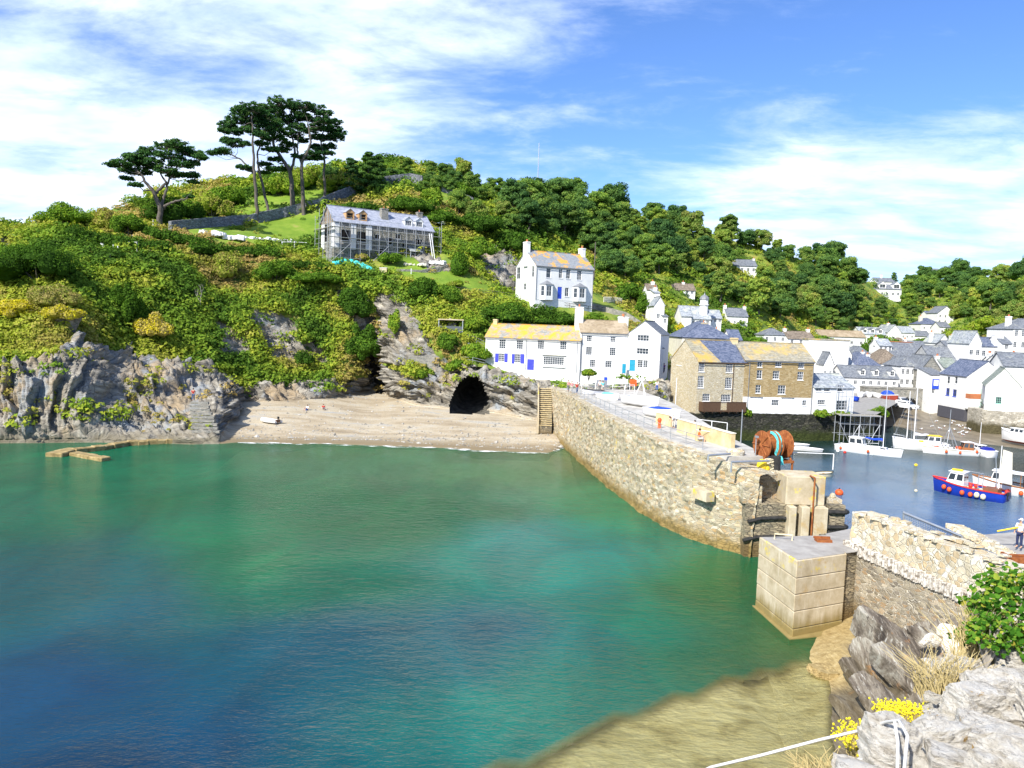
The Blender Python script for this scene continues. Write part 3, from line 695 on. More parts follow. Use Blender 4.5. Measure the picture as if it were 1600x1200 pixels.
# ---- low scrub over the slopes: nobody could count it
rg = np.random.default_rng(5)
PXT, PYT = proj(TERR)
area = np.abs(np.gradient(PXT, axis=0)*np.gradient(PYT, axis=1))
wgt = area*np.maximum(np.clip(1-rock*1.5, 0, 1), .085*(rock > .3)*(rowu > 2.3)*(vnoise(TERR*.4) > .52))*(1-lawn*.97)*(1-beach)*(1-mud)*(1-town)*(rowu > 2.1)*(rowu < 10.4)*(PXG > -200)*(PXG < 1850)
wgt *= np.where(PXG > 1000, .5, 1)*np.where(PXT < -60, .4, 1)*np.where(PXT > 1660, .4, 1)
wgt *= np.where((PXG > 735) & (PXG < 1050) & (rowu > 3.9) & (rowu < 5.15), 0, 1)
wgt *= np.where(inpoly(PXT, PYT, [(808, 455), (930, 458), (1000, 500), (960, 512), (820, 484)]), 0, 1)
wgt *= np.where(inpoly(PXT, PYT, [(495, 396), (700, 396), (690, 425), (620, 420), (505, 408)]), .15, 1)
wgt *= (FN[..., 1] < .35)
NS = 26000
pick = rg.choice(wgt.size, NS, p=(wgt/wgt.sum()).ravel()); pi_, pj_ = np.unravel_index(pick, wgt.shape)
base = TERR[pi_, pj_]+rg.normal(0, .25, (NS, 3)); nrm = FN[pi_, pj_]*.5+np.array([0, 0, .75])
dd = base[:, 1]
patch = fbm(base*.075+7, 4); patch2 = vnoise(base*.23+3); pp = vnoise(base*.9+1)
tint = .11+np.clip((patch-.36)*2.0, 0, .66)+(patch2-.5)*.34+(pp-.5)*.2
hx, hy = PXT[pi_, pj_], PYT[pi_, pj_]
tint = np.where((hx < 330) & (hy > 470) & (hy < 560), tint*.6+.24, tint)          # dry grassy ledge on the left
tint = np.where((hx > 500) & (hx < 900) & (hy > 320) & (hy < 480), tint*.9, tint)
tint = np.clip(tint, 0, .82)
rad = np.clip(rg.gamma(4, .22, NS), .35, 2.0)*np.where(tint > .55, .7, 1)*np.where(dd > 180, 1.35, 1)
K = 40
c0 = np.repeat(base, K, 0); r0 = np.repeat(rad, K); n0 = np.repeat(nrm, K, 0); t0 = np.repeat(tint, K)
dr = dome_dirs(NS*K, rg, -.05)
cc = c0+dr*(r0*rg.uniform(.7, 1.05, NS*K))[:, None]*np.array([1, 1, .75])
sz = .135+.165*r0*np.repeat(np.where(dd > 180, 1.3, 1), K)
lv = leaves(cc, dr+n0*.4, sz, np.clip(t0+rg.normal(0, .045, NS*K), 0, .86), rg, .55)
tag(link('hillside_scrub', npmesh('hillside_scrub', lv[0], lv[1], MAT['scrub_leaf'], False, {'tint': lv[2]})), 'low green scrub, bracken and dry grass covering the headland slopes', 'scrub', kind='stuff')

# ---- single bushes and hedges
def bush(px, py, wpx, hpx, tint, label, name='bush', cat='bush', group=None, N=None, var=.12, n_l=7, size=None, seed=None, box=False, dep=None, umin=0.0, stem=True):
    rg = np.random.default_rng(seed or int(px*7+py)); b = hit(px, py, umin) if dep is None else P(px, py, dep)
    d = b[1]; w = wpx*d/F; h = hpx*d/F; N = N or int(min(9000, 400+wpx*hpx*1.6)); ps = []
    size = size or max(.16, .0019*d)
    if box:
        for i in range(6):
            ps.append(lobe((rg.uniform(-.3, .3)*w, rg.uniform(-.2, .2)*w, h*.5), (w*.42, w*.4, h*.5), N//6, size, tint, rg, -.8, var))
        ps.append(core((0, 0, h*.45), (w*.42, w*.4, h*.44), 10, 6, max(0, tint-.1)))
    else:
        n_l = n_l+5
        for i in range(n_l):
            a = 2*pi*i/n_l+rg.uniform(-.4,.4); k = rg.uniform(.06, .40) if n_l > 1 else 0; lr = w*rg.uniform(.11, .27); lh = h*rg.uniform(.22, .5)
            cx = cos(a)*w*k; cy = sin(a)*w*k*.8; cz = h*(rg.uniform(.45, .68) if k < .22 else rg.uniform(.25, .48))
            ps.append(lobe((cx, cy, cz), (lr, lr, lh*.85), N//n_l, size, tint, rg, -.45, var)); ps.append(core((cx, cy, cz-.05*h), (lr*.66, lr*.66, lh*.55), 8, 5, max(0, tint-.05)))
    v, f, t = merge(ps)
    r = root(name, label, cat, b-np.array([0, 0, h*.06]), 0, group)
    link('foliage', npmesh('foliage', v, f, MAT['bush_leaf'], False, {'tint': t}), r)
    if stem:
        mb = MB()
        for i in range(4):
            a = 2*pi*i/4+.4; mb.tube([(0, 0, -.4), (cos(a)*w*.07, sin(a)*w*.07, h*.2), (cos(a)*w*.2, sin(a)*w*.2, h*.5)], [.05*h/2+.02, .03*h/2+.02, .02], 5)
        mb.build('stem', MAT['bark'], r)
    return r
def hedge(pts, hpx, thick, tint, label, name='hedge', seed=1, var=.08):
    """pts: photo pixels of its foot"""
    rg = np.random.default_rng(seed); W_ = [hit(x, y) for x, y in pts]; d = np.mean([q[1] for q in W_]); h = hpx*d/F; ps = []
    o = W_[0]; L = 0
    for a, b in zip(W_[:-1], W_[1:]):
        s = np.linalg.norm(b-a); k = max(2, int(s/.8))
        for i in range(k):
            c = a+(b-a)*(i+rg.uniform(0, 1))/k-o; hh = h*rg.uniform(.85, 1.15)
            ps.append(lobe(c+np.array([0, 0, hh*.45]), (thick*.75, thick*.55, hh*.55), int(160), .30, tint, rg, -.6, var))
            if i % 2 == 0: ps.append(core(c+np.array([0, 0, hh*.4]), (thick*.7, thick*.42, hh*.45), 7, 4, max(0, tint-.1)))
    v, f, t = merge(ps)
    ob = link(name, npmesh(name, v, f, MAT['bush_leaf'], False, {'tint': t}), loc=o); return tag(ob, label, 'hedge')

BU = [
 (62,443,150,72,.12,'big dark green bush on the left slope above the dry grass ledge',9),
 (30,412,80,34,.30,'mid green bush behind the big dark bush on the left slope',6),
 (25,498,70,34,.97,'yellow flowering gorse at the left edge above the rock face',6),
 (98,500,72,26,.95,'yellow flowering gorse right of the leftmost gorse clump',6),
 (85,478,80,36,.66,'brownish heath bush just above the two yellow gorse clumps',6),
 (190,502,62,62,.17,'dark bush in the gully between the gorse clumps on the left slope',6),
 (240,528,64,42,.90,'yellow gorse bush on the steep slope right of the gully bush',6),
 (170,357,48,36,.62,'pale olive bush with bare stems beside the flat hedge on the left hill',6),
 (100,352,86,36,.34,'rounded light green bush crowning the left end of the hill',7),
 (200,366,60,34,.28,'green bush between the olive bush and the lone pine',6),
 (355,432,56,44,.60,'yellowish bush with bare twigs above the bright green slope',6),
 (430,440,70,36,.24,'low green bush below the clipped hedge on the bank edge',6),
 (262,352,66,52,.10,'dark evergreen bush directly behind the trunk of the lone pine',7),
 (330,338,60,38,.58,'brown green bush on the slope right of the lone pine',6),
 (300,350,54,40,.16,'dark bush between the lone pine and the brown green bush',6),
 (714,430,27,36,.20,'clipped round bush standing on the lawn right of the scaffolded house',0),
 (664,466,54,40,.18,'large dark bush at the edge of the lawn above the pale slate slab',6),
 (700,470,44,30,.32,'green bush beside the large dark bush on the lawn edge',6),
 (638,332,86,30,.17,'dark leafy thicket on the mound behind the scaffolded house roof',8),
 (568,334,74,20,.14,'dark thicket running under the curved slate wall',8),
 (676,322,46,28,.40,'bright green bush on the right end of the mound',6),
 (718,306,44,24,.30,'grey green shrub beside the ruined wall on the upper hill',6),
 (690,352,70,26,.22,'low dark bush below the ruined wall',6),
 (742,362,90,34,.14,'dark bushes above the path left of the white villa',8),
 (800,392,64,36,.16,'dark bush on the rocks above the left gable of the white villa',7),
 (742,402,60,32,.36,'lime bush between the round bush and the crag',6),
 (712,450,30,14,.46,'small lime tuft at the front of the lawn',4),
 (500,446,100,26,.26,'low bush bank beneath the clipped hedge',7),
 (566,408,24,14,.62,'brownish shrub beside the foundations of the scaffolded house',4),
 (610,412,44,20,.25,'dark shrub at the foot of the scaffolded house front',5),
 (535,300,70,36,.55,'yellow green bush behind the trunk of the rightmost tall pine',7),
 (436,304,60,34,.44,'lime green bush seen between the tall pine trunks',6),
 (352,322,70,34,.36,'green bush on the slope left of the tall pines',6),
 (480,292,60,40,.5,'light olive bush between the two thickest pine trunks',6),
 (560,560,66,60,.20,'dark ivy bush hanging beside the black rock cleft',7),
 (552,500,60,60,.17,'dense green ivy bush on the edge above the rock cleft',7),
 (660,590,40,22,.42,'green and yellow tuft on top of the rock left of the cave',5),
 (712,580,36,20,.36,'green tuft growing over the cave mouth',5),
 (476,572,36,26,.14,'blue green bush low on the slope above the beach',5),
 (620,520,22,40,.40,'light green creeper between the two pale slate slabs',4),
 (740,520,60,34,.40,'bright green bush left of the white cottage with the orange roof',6),
 (745,560,50,30,.36,'green bush below the steps at the left end of the cottage row',5),
 (790,502,80,34,.20,'dark bush bank above the left end of the orange roof',7),
 (858,508,90,34,.16,'dark green bush bank above the middle of the orange roof',7),
 (700,548,46,30,.30,'green bush under the wooden shelter on the slope',5),
 (930,505,40,20,.36,'green bush below the slate bank right of the white villa',5),
 (1010,500,44,44,.20,'dark round bush right of the white villa fence',6),
 (984,470,50,34,.26,'green bush behind the low fence right of the villa',6),
 (1026,492,16,24,.86,'small dark red bush beside the stepped white house',4),
 (1036,516,16,12,.99,'small yellow flowering bush below the dark red bush',4),
 (1060,520,18,16,.99,'small yellow flowering shrub in the garden right of the red bush',4),
 (1058,545,60,22,.34,'green garden bushes above the left stone warehouse',5),
 (1180,548,60,26,.30,'green bushes behind the ridge of the right stone warehouse',6),
 (1290,548,70,24,.33,'green bush in front of the long whitewashed wall in the village',6),
 (1378,560,66,44,.30,'rounded green tree in the middle of the village roofs',7),
 (1345,560,40,26,.22,'dark green bush left of the rounded village tree',5),
 (1440,556,60,30,.32,'green bush on the bank right of the rounded village tree',6),
 (1470,548,46,26,.42,'yellow green bush at the top of the village bank',5),
 (1500,532,50,24,.5,'yellow green bush on the bank left of the tall white house',5),
 (1548,520,60,28,.46,'lime bushes on the bank below the right hand wood',6),
 (1545,566,46,22,.22,'dark green garden bush in front of the white house on the right',5),
 (1592,640,24,26,.58,'yellow green shrub growing on the harbour wall at the far right',5),
]
for e in BU:
    b_ = bush(*e[:5], e[5], n_l=max(e[6], 4), box=(e[6] == 0), var=.1)
tmp = [('green plants hanging over the quay wall between the two stone warehouses', 1163, 655, 22, 24, 119.3), ('green ferns along the quay edge under the white annexe', 1282, 651, 30, 12, 121), ('green plants on the quay edge right of the white annexe', 1312, 652, 32, 11, 122), ('green bush on the bank behind the slipway scaffold', 1372, 655, 34, 22, 133),
       ('green plants on the rocks below the path by the flagpole', 925, 625, 60, 14, 119), ('green plants at the foot of the left stone warehouse', 1030, 636, 40, 14, 119.5), ('green bush on the rock below the white cottages', 920, 590, 30, 16, 128)]
for l, x, y, w_, h_, d_ in tmp: bush(x, y, w_, h_, .36, l, dep=d_, n_l=5)
hedge([(112,372),(150,382),(205,392),(268,398)], 22, 2.0, .14, 'long dark hedge running along the left hilltop behind the white sign', seed=2)
hedge([(150,352),(190,358),(240,372),(300,384),(330,388)], 16, 1.8, .2, 'flat topped hedge at the foot of the lone pine', seed=3)
hedge([(300,396),(360,400),(425,402),(438,408)], 18, 2.0, .15, 'dark green hedge below the lawn and the white rubble bags', seed=4)
hedge([(440,418),(480,420),(522,425)], 12, 1.6, .10, 'clipped dark hedge in front of the scaffolded house', seed=6)

# ---- woodland trees
def crown_mesh(name, seed, mat, tint0, kind='broad', wd=4.6, ht=9.5):
    rg = np.random.default_rng(seed); ps = []; nl = 20
    for i in range(nl):
        if kind == 'broad':
            z = ht*(.34+.56*(i/nl)); rr = wd*rg.uniform(.5,.78)*sqrt(max(.05, 1-((z/ht-.45)/.62)**2)); a = i*2.4+rg.uniform(-.4, .4)
            c = (cos(a)*rr*rg.uniform(.5, 1), sin(a)*rr*rg.uniform(.5, 1), z); lr = wd*rg.uniform(.20, .46); rd = (lr, lr, lr*rg.uniform(.6, .85))
        else:
            z = ht*(.15+.8*i/nl); rr = wd*.6*(1-z/ht)+.3; a = i*2.4
            c = (cos(a)*rr, sin(a)*rr, z); lr = .5+wd*.3*(1-z/ht*.7); rd = (lr, lr, lr*.5)
        tn = np.clip(tint0+rg.normal(0, .12), 0, 1)
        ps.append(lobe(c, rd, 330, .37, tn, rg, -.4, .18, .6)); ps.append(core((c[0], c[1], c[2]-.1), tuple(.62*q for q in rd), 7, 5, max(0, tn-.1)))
    v, f, t = merge(ps); return npmesh(name, v, f, mat, False, {'tint': t})
def trunk_mesh(seed, h=5.5, r=.26):
    rg = random.Random(seed); mb = MB(); x = y = 0; pts = [(0, 0, -1.5)]
    for i in range(1, 5): x += rg.uniform(-.25, .25); y += rg.uniform(-.25, .25); pts.append((x, y, h*i/4))
    mb.tube(pts, [r*1.3, r, r*.8, r*.6, r*.3], 6)
    for i in range(4):
        a = i*1.7; q = pts[2+i % 2]; mb.tube([q, (q[0]+cos(a)*1.0, q[1]+sin(a)*1.0, q[2]+1.2), (q[0]+cos(a)*1.9, q[1]+sin(a)*1.9, q[2]+2.6)], [r*.5, r*.35, r*.12], 5)
    return mb.mesh('trunk', MAT['bark'])
CR = {}
for kd, (tn, kk, wd, ht) in dict(mid=(.42, 'broad', 4.7, 9.5), dark=(.12, 'broad', 4.9, 9), olive=(.78, 'broad', 4.4, 8.5), pale=(.62, 'broad', 4.0, 10.5), con=(.04, 'con', 3.4, 11)).items():
    CR[kd] = [crown_mesh('crown', 40+i+hash(kd) % 1 + {'mid': 0, 'dark': 10, 'olive': 20, 'pale': 30, 'con': 40}[kd], MAT['wood_leaf'], tn, kk, wd, ht) for i in range(3 if kd != 'con' else 2)]
TRK = [trunk_mesh(i) for i in range(4)]
KL = dict(mid='mid green', dark='dark green', olive='olive brown', pale='light green', con='dark pointed')
def tree(pos, kd, where, sc, rz, group, label=None):
    sz_ = 'tall ' if sc > 1.08 else ('small ' if sc < .72 else '')
    r = root('conifer' if kd == 'con' else 'broadleaf_tree', label or (sz_+KL[kd]+' tree '+where), 'tree', pos, rz, group)
    r.scale = (sc, sc, sc*random.uniform(.85, 1.1))
    link('crown', random.choice(CR[kd]), r); link('trunk', random.choice(TRK), r); return r
def wood(poly, spx, spy, n, where, group, mix, sc, avoid=(), seed=1, umin=4.0):
    rr = random.Random(seed); xs_ = [p[0] for p in poly]; ys_ = [p[1] for p in poly]; got = []
    for _ in range(9000):
        if len(got) >= n: break
        x = rr.uniform(min(xs_), max(xs_)); y = rr.uniform(min(ys_), max(ys_))
        if not inpoly(np.array([x]), np.array([y]), poly)[0]: continue
        if any(a < x < c and b < y < d for a, b, c, d in avoid): continue
        if any(((x-a)/spx)**2+((y-b)/spy)**2 < 1 for a, b in got): continue
        got.append((x, y)); q = hit(x, y, umin)
        f = vnoise(np.array([[x*.012, y*.02, seed]]))[0]+rr.uniform(-.3, .3)
        kd = mix[max(0, min(len(mix)-1, int(f*len(mix))))]
        tree(q-np.array([0, 0, .6]), kd, where if not isinstance(where, list) else next(t for lim, lo, t in where if x < lim and y < lo), sc*rr.uniform(.62, 1.3), rr.uniform(0, 6.28), group)
    return len(got)
AV = [(1132,395,1196,468),(1345,420,1420,492),(1010,435,1100,510),(1125,480,1180,515),(1460,470,1495,500),(1425,490,1480,515)]
c1 = wood([(800,318),(860,312),(930,330),(1000,346),(1080,356),(1150,374),(1250,404),(1330,412),(1352,436),(1350,462),(1330,506),(1290,510),(1190,500),(1120,480),(1060,452),(1000,440),(950,430),(930,400),(900,385),(840,372),(800,360)], 24, 12, 170,
     [(870, 345, 'on the skyline below the radio mast'), (870, 999, 'on the wooded slope above the white villa'), (960, 352, 'on the skyline right of the radio mast'), (960, 400, 'in the wood up behind the villa chimney'), (960, 999, 'in the wood beside the utility pole'), (1060, 375, 'on the skyline above the stepped white house'),
      (1060, 999, 'in the wood just above the stepped white house'), (1140, 392, 'on the skyline left of the lone house in the wood'), (1140, 440, 'in the wood left of the lone white house'), (1140, 999, 'in the wood above the turreted house'), (1230, 410, 'on the skyline right of the lone house in the wood'), (1230, 460, 'in the wood just below the lone white house'),
      (1230, 999, 'at the wood edge above the small hipped house'), (1300, 430, 'near the skyline in the middle of the wood'), (1300, 999, 'in the wood above the long tan roofed house'), (9999, 450, 'at the right hand end of the wood skyline'), (9999, 999, 'low on the right hand end of the wood')], 'trees of the wood on the main hill', ['dark', 'mid', 'mid', 'pale', 'mid', 'dark', 'olive'], 1.0, AV, 3)
c2 = wood([(600,268),(700,272),(780,300),(800,330),(800,368),(740,352),(660,300),(600,282)], 20, 9, 22, 'on the scrubby hilltop right of the tall pines', 'small trees along the scrubby hilltop', ['olive', 'mid', 'mid', 'pale'], .62, (), 5)
c3 = wood([(1362,440),(1450,440),(1600,424),(1720,418),(1720,466),(1640,462),(1560,485),(1500,505),(1440,480),(1400,478),(1362,486)], 19, 10, 85,
     [(1450, 470, 'on the valley saddle right of the two gabled house'), (1450, 999, 'in the valley wood below the two gabled house'), (1520, 460, 'on the far valley skyline'), (1520, 999, 'in the far wood above the gabled guest house'), (9999, 450, 'on the far skyline at the right edge'), (9999, 999, 'in the far wood at the right edge')], 'trees of the wood across the valley', ['dark', 'mid', 'dark', 'mid', 'olive', 'pale'], 1.0, AV, 8)
c4 = wood([(1512,515),(1560,486),(1620,462),(1720,452),(1720,512),(1600,516),(1550,528)], 20, 11, 22, 'on the nearer spur above the white houses on the right', 'trees on the right hand spur', ['olive', 'olive', 'mid', 'pale'], .75, (), 9)
c5 = wood([(1300,470),(1350,470),(1440,470),(1460,500),(1440,520),(1380,520),(1300,520)], 20, 11, 22, 'on the slope above the village roofs in the valley', 'garden trees above the village roofs', ['mid', 'pale', 'mid', 'dark'], .7, AV, 10)
print('TREES', c1, c2, c3, c4, c5)
for (x, y, kd, s, l) in [(575,300,'con',1.15,'dark pointed evergreen on the hill right of the tall pines'),(548,304,'con',1.0,'dark evergreen just right of the rightmost tall pine'),(590,298,'con',.9,'small dark evergreen at the right end of the evergreen clump'),(520,300,'dark',.75,'dark bushy tree behind the rightmost tall pine'),
        (858,322,'dark',1.0,'dark round tree breaking the skyline below the radio mast'),(955,432,'dark',.85,'dark tree beside the utility pole at the white villa'),(975,440,'mid',.85,'rounded green tree right of the white villa'),(1180,492,'pale',1.0,'tall yellow green tree standing out of the wood behind the village'),
        (1395,440,'con',.75,'dark pointed tree on the saddle of the valley skyline'),(1425,446,'mid',.75,'rounded tree on the saddle of the valley skyline'),(1462,440,'dark',.8,'dark rounded tree where the far hill meets the sky')]:
    tree(hit(x, y)-np.array([0, 0, .8]), kd, '', s, x, None, l)

# ---- pines, each with its own limbs and needle pads
def pine(label, d, trunk, pads, rb=.55, limbs=(), seed=3, org=(300,130), dy=3.0):
    rg = np.random.default_rng(seed); cv = lambda p: (org[0]+p[0]/4.0, org[1]+p[1]/4.0)
    b = hit(*cv(trunk[0][0])); d = b[1]; o = b-np.array([0, 0, .5])
    W_ = lambda p, y=0.0: P(*cv(p), d+y)-o
    r = root('pine_tree', label, 'pine tree', o, 0, 'tall pines on the hilltop' if org[0] else None)
    mb = MB(); nodes = []
    for ti, tr in enumerate(trunk):
        pts = [W_(p, (i*.35)*(1 if ti % 2 else -1)) for i, p in enumerate(tr)]
        if ti == 0: pts[0] = pts[0]-np.array([0, 0, 1.0])
        # resample a smooth wandering line
        k = len(pts)*4; tt = np.linspace(0, len(pts)-1, k); pp_ = np.stack([np.interp(tt, range(len(pts)), [q[c] for q in pts]) for c in range(3)], 1)
        pp_ = np.stack([smooth1(pp_[:, c], 2) for c in range(3)], 1)+rg.normal(0, .06, (k, 3)); r1 = rb*(1 if ti == 0 else .55)
        mb.tube(pp_, list(r1*(1-.68*np.linspace(0, 1, k)**1.1)), 8); nodes += [(q, r1*(1-.7*j/k)) for j, q in enumerate(pp_) if j > (k*.45 if ti == 0 else 1)]
    ps = []
    for (x, y, rx, ry) in pads:
        yo = rg.uniform(-dy, dy); c = W_((x, y), yo); s = d/F/4; ax_, az__ = rx*s, ry*s*1.35
        best = min(nodes, key=lambda q: np.linalg.norm(q[0]-c)+(3 if q[0][2] > c[2]-.4 else 0)); q0, r0_ = best
        midp = (q0+c)/2+np.array([rg.uniform(-.4, .4), 0, -.35-.1*abs(c[0]-q0[0])]); e1 = c+np.array([0, 0, -az__*.3])
        mb.tube([q0, (q0*2+midp)/3+rg.normal(0, .1, 3), midp, (midp+e1)/2+rg.normal(0, .12, 3), e1], [r0_*.5, r0_*.42, r0_*.32, r0_*.22, .05], 5)
        nt = int(13+rx*.42)
        for k in range(nt):
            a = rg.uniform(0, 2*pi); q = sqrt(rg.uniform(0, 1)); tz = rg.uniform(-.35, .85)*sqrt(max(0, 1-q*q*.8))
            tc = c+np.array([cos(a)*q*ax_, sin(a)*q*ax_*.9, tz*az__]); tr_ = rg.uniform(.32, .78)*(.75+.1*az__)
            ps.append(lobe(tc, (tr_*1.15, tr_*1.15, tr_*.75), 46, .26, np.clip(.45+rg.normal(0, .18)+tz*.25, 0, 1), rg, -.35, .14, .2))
            if k % 2 == 0: mb.tube([e1, (e1+tc)/2+rg.normal(0, .08, 3), tc], [.07, .05, .03], 4, False)
    mb.build('trunk', MAT['bark'], r, smooth=True)
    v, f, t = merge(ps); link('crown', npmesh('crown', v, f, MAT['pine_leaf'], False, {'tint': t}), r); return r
pine('leftmost tall pine of the hilltop group, with a long branch reaching out left', 175, [[(410,868),(402,740),(392,600),(388,500),(382,400),(380,300),(372,200)],[(392,570),(340,510),(290,465),(210,430),(160,438)]],
     [(140,440,45,18),(200,430,50,22),(285,385,80,30),(235,365,60,22),(225,270,60,26),(290,240,80,34),(350,300,60,26),(300,178,60,26),(380,165,90,34),(340,215,90,34),(420,190,70,34),(320,530,45,14),(365,545,30,12),(400,260,70,34),(430,330,50,26),(260,310,60,22),(200,300,30,14)], .42, seed=3)
pine('thin leaning pine second from the left in the hilltop group', 176, [[(490,850),(462,720),(430,590),(412,500),(408,430),(440,350),(460,280)]],
     [(450,230,70,36),(470,300,60,30),(440,380,50,18),(490,420,55,20),(455,510,40,12),(500,540,50,14),(400,240,60,30),(480,170,60,34),(520,260,50,28),(450,560,34,10)], .34, seed=5)
pine('thickest tall pine in the middle of the hilltop group, forking halfway up', 174, [[(632,822),(628,700),(622,600),(610,540),(560,470),(515,400),(500,340),(520,260)],[(622,545),(645,450),(640,380),(610,300),(600,220)]],
     [(560,130,80,36),(520,180,60,34),(610,150,70,34),(550,230,80,38),(620,240,70,34),(500,290,50,26),(580,310,60,28),(540,350,50,20),(640,330,50,24),(560,420,60,18),(600,390,50,20),(520,480,45,14),(560,540,50,12),(480,350,40,16),(660,190,50,30)], .62, seed=7)
pine('tall pine right of the forked one, with a broad flat crown', 173, [[(698,820),(694,700),(686,580),(684,490),(730,420),(745,340),(720,250)],[(686,500),(655,430),(660,360),(680,280)]],
     [(700,150,66,32),(770,170,70,32),(690,220,70,34),(760,235,80,34),(830,190,40,22),(720,300,60,26),(800,280,60,28),(660,280,50,26),(770,340,50,20),(690,360,40,18),(720,470,60,18),(760,440,50,18),(660,460,36,12),(830,240,60,28)], .48, seed=9)
pine('slender dark pine at the right end of the hilltop group', 172, [[(832,762),(830,660),(826,540),(828,460),(805,390),(810,320),(850,260)]],
     [(890,250,50,22),(840,290,70,30),(900,300,54,26),(880,345,62,26),(830,350,50,22),(860,400,46,18),(800,420,50,18),(850,440,40,14),(790,470,50,16),(770,400,40,14),(920,330,36,18)], .34, seed=11)
pine('lone wide spreading pine on the left hilltop', 158, [[(992,815),(996,760),(1005,700),(975,640),(955,590),(905,535),(880,480)],[(1005,720),(1020,650),(1038,590),(1050,540),(1090,470),(1120,420)],[(1010,705),(1060,672),(1110,655),(1180,636)],[(970,610),(1010,570),(1045,545),(1010,500),(990,450)]],
     [(700,435,36,14),(760,430,60,24),(830,400,60,28),(800,380,40,18),(900,385,70,34),(930,350,50,26),(960,430,70,34),(1040,320,70,30),(1100,310,60,28),(1060,380,80,36),(1150,350,70,32),(1130,430,80,36),(1210,370,60,28),(1250,390,44,20),(1200,430,50,24),(1190,500,50,18),(1040,470,70,28),(870,480,80,26),(900,440,60,28),(810,470,60,20),(790,520,40,12),(850,560,40,10),(1100,500,60,22),(1210,540,30,10),(1180,632,26,7)], .6, seed=13, org=(0,150), dy=3.6)
# bare dead tree on the slope
def bare(px, py, hpx, label, seed):
    b = hit(px, py); h = hpx*b[1]/F; rr = random.Random(seed); mb = MB()
    def grow(p, dr, L, r, lv):
        q = p+dr*L; mb.tube([p, (p+q)/2+Vector((rr.uniform(-.1, .1),)*3)*L, q], [r, r*.8, r*.55], 5)
        if lv:
            for i in range(2+(lv > 1)): grow(q, (dr+Vector((rr.uniform(-.9, .9), rr.uniform(-.6, .6), rr.uniform(-.1, .5)))).normalized(), L*rr.uniform(.55, .8), r*.55, lv-1)
    grow(Vector((0, 0, -.3)), Vector((.05, 0, 1)), h*.42, .11, 3)
    tag(mb.build('dead_tree', MAT['pale_bark'], loc=b), label, 'dead tree')
bare(314, 487, 42, 'pale leafless dead tree standing on the green slope above the beach', 4)
bare(362, 436, 30, 'small leafless tree inside the yellowish bush below the hedge', 8)
# ================================================================== BUILDINGS
def zat(px, py, d): return float(P(px, py, d)[2])
m, n = newmat('white_render'); t_ = n.noise(obco(n), .5, 6, .7); t2_ = n.noise(n.mapping(obco(n), scale=(1, 1, .12)), 2.2, 5, .7)
c_ = n.ramp(t_, [(.3, (.66, .66, .65)), (.6, (.80, .80, .78))]); c_ = n.mix(n.smooth(t2_, .60, .85), c_, (.52, .50, .44))
finish(n, c_, .85, n.noise(obco(n), 6, 4, .6), .15, .02, .2)
m_noise('cream_render', [(.3,(.56,.52,.42)),(.6,(.70,.66,.55))], 1.2, .9, .2, .02)
m_noise('grey_render', [(.3,(.28,.29,.30)),(.6,(.44,.45,.46))], 1.2, .9, .2, .02)
m_noise('tan_render', [(.3,(.50,.38,.19)),(.55,(.62,.50,.28)),(.75,(.70,.60,.40))], 1.0, .9, .2, .02)
m_stone('warm_stone', [(.50,.42,.27),(.60,.52,.36),(.44,.37,.25),(.66,.60,.46),(.54,.44,.27)], (.66,.61,.48), 2.6, (1,1,2.4), .04)
m_stone('brown_stone', [(.27,.19,.085),(.34,.25,.12),(.22,.155,.07),(.42,.33,.18),(.30,.20,.08)], (.36,.29,.17), 2.6, (1,1,3.0), .03)
m_stone('grey_stone', [(.20,.20,.18),(.30,.29,.26),(.38,.36,.31),(.26,.25,.22)], (.34,.33,.30), 2.0, (1,1,2.2), .04)
m_stone('slate_stone', [(.16,.17,.19),(.26,.28,.31),(.38,.40,.43),(.22,.23,.25)], (.10,.10,.11), 1.8, (1,1,3.4), .05)
m_stone('scaffold_house_stone', [(.20,.20,.18),(.30,.29,.26),(.38,.36,.32),(.16,.16,.145)], (.34,.33,.30), 2.2, (1,1,2.0), .05)
# stone above a whitewashed band
m, n = newmat('stone_over_white'); co = obco(n)
v = n.mapping(co, scale=(1, 1, 3.0)); vf = n.vor(v, 2.6); ve = n.vor(v, 2.6, 'DISTANCE_TO_EDGE'); sp = n.n('ShaderNodeSeparateColor'); n.set(sp.inputs[0], vf.outputs['Color'])
c_ = n.ramp(sp.outputs[0], [(.1, (.25,.18,.08)), (.3, (.34,.25,.12)), (.5, (.29,.20,.09)), (.7, (.42,.33,.19)), (.9, (.31,.22,.10))])
c_ = n.mix(.8, c_, n.mix(n.noise(co, .7, 6, .7), (.5, .5, .5), (1.5, 1.5, 1.45)), 'MULTIPLY'); c_ = n.mix(n.smooth(ve.outputs['Distance'], .05, .01), c_, (.40,.33,.21))
zz = n.n('ShaderNodeSeparateXYZ'); n.set(zz.inputs[0], co)
c_ = n.mix(n.smooth(n.math('ADD', zz.outputs[2], n.math('MULTIPLY', n.noise(co, 2, 3, .5), .08)), 2.98, 3.02), (.80, .80, .79), c_)
finish(n, c_, .9, vf.outputs['Distance'], .4, .04, .2)
SL = [(.11,.125,.15),(.17,.185,.21),(.23,.245,.265),(.14,.15,.17)]
m_roof('slate_roof', SL, ((.30,.30,.25),(.42,.42,.36)), .56, .72)
m_roof('blue_slate_roof', [(.07,.09,.15),(.11,.135,.20),(.16,.18,.25)])
m_roof('pale_slate_roof', [(.24,.27,.30),(.34,.37,.40),(.44,.46,.48),(.20,.22,.25)], ((.40,.43,.33),(.55,.56,.48)), .5, .7)
m_roof('green_slate_roof', [(.15,.18,.16),(.22,.25,.22),(.30,.33,.29)], ((.28,.31,.20),(.38,.40,.30)), .5, .7)
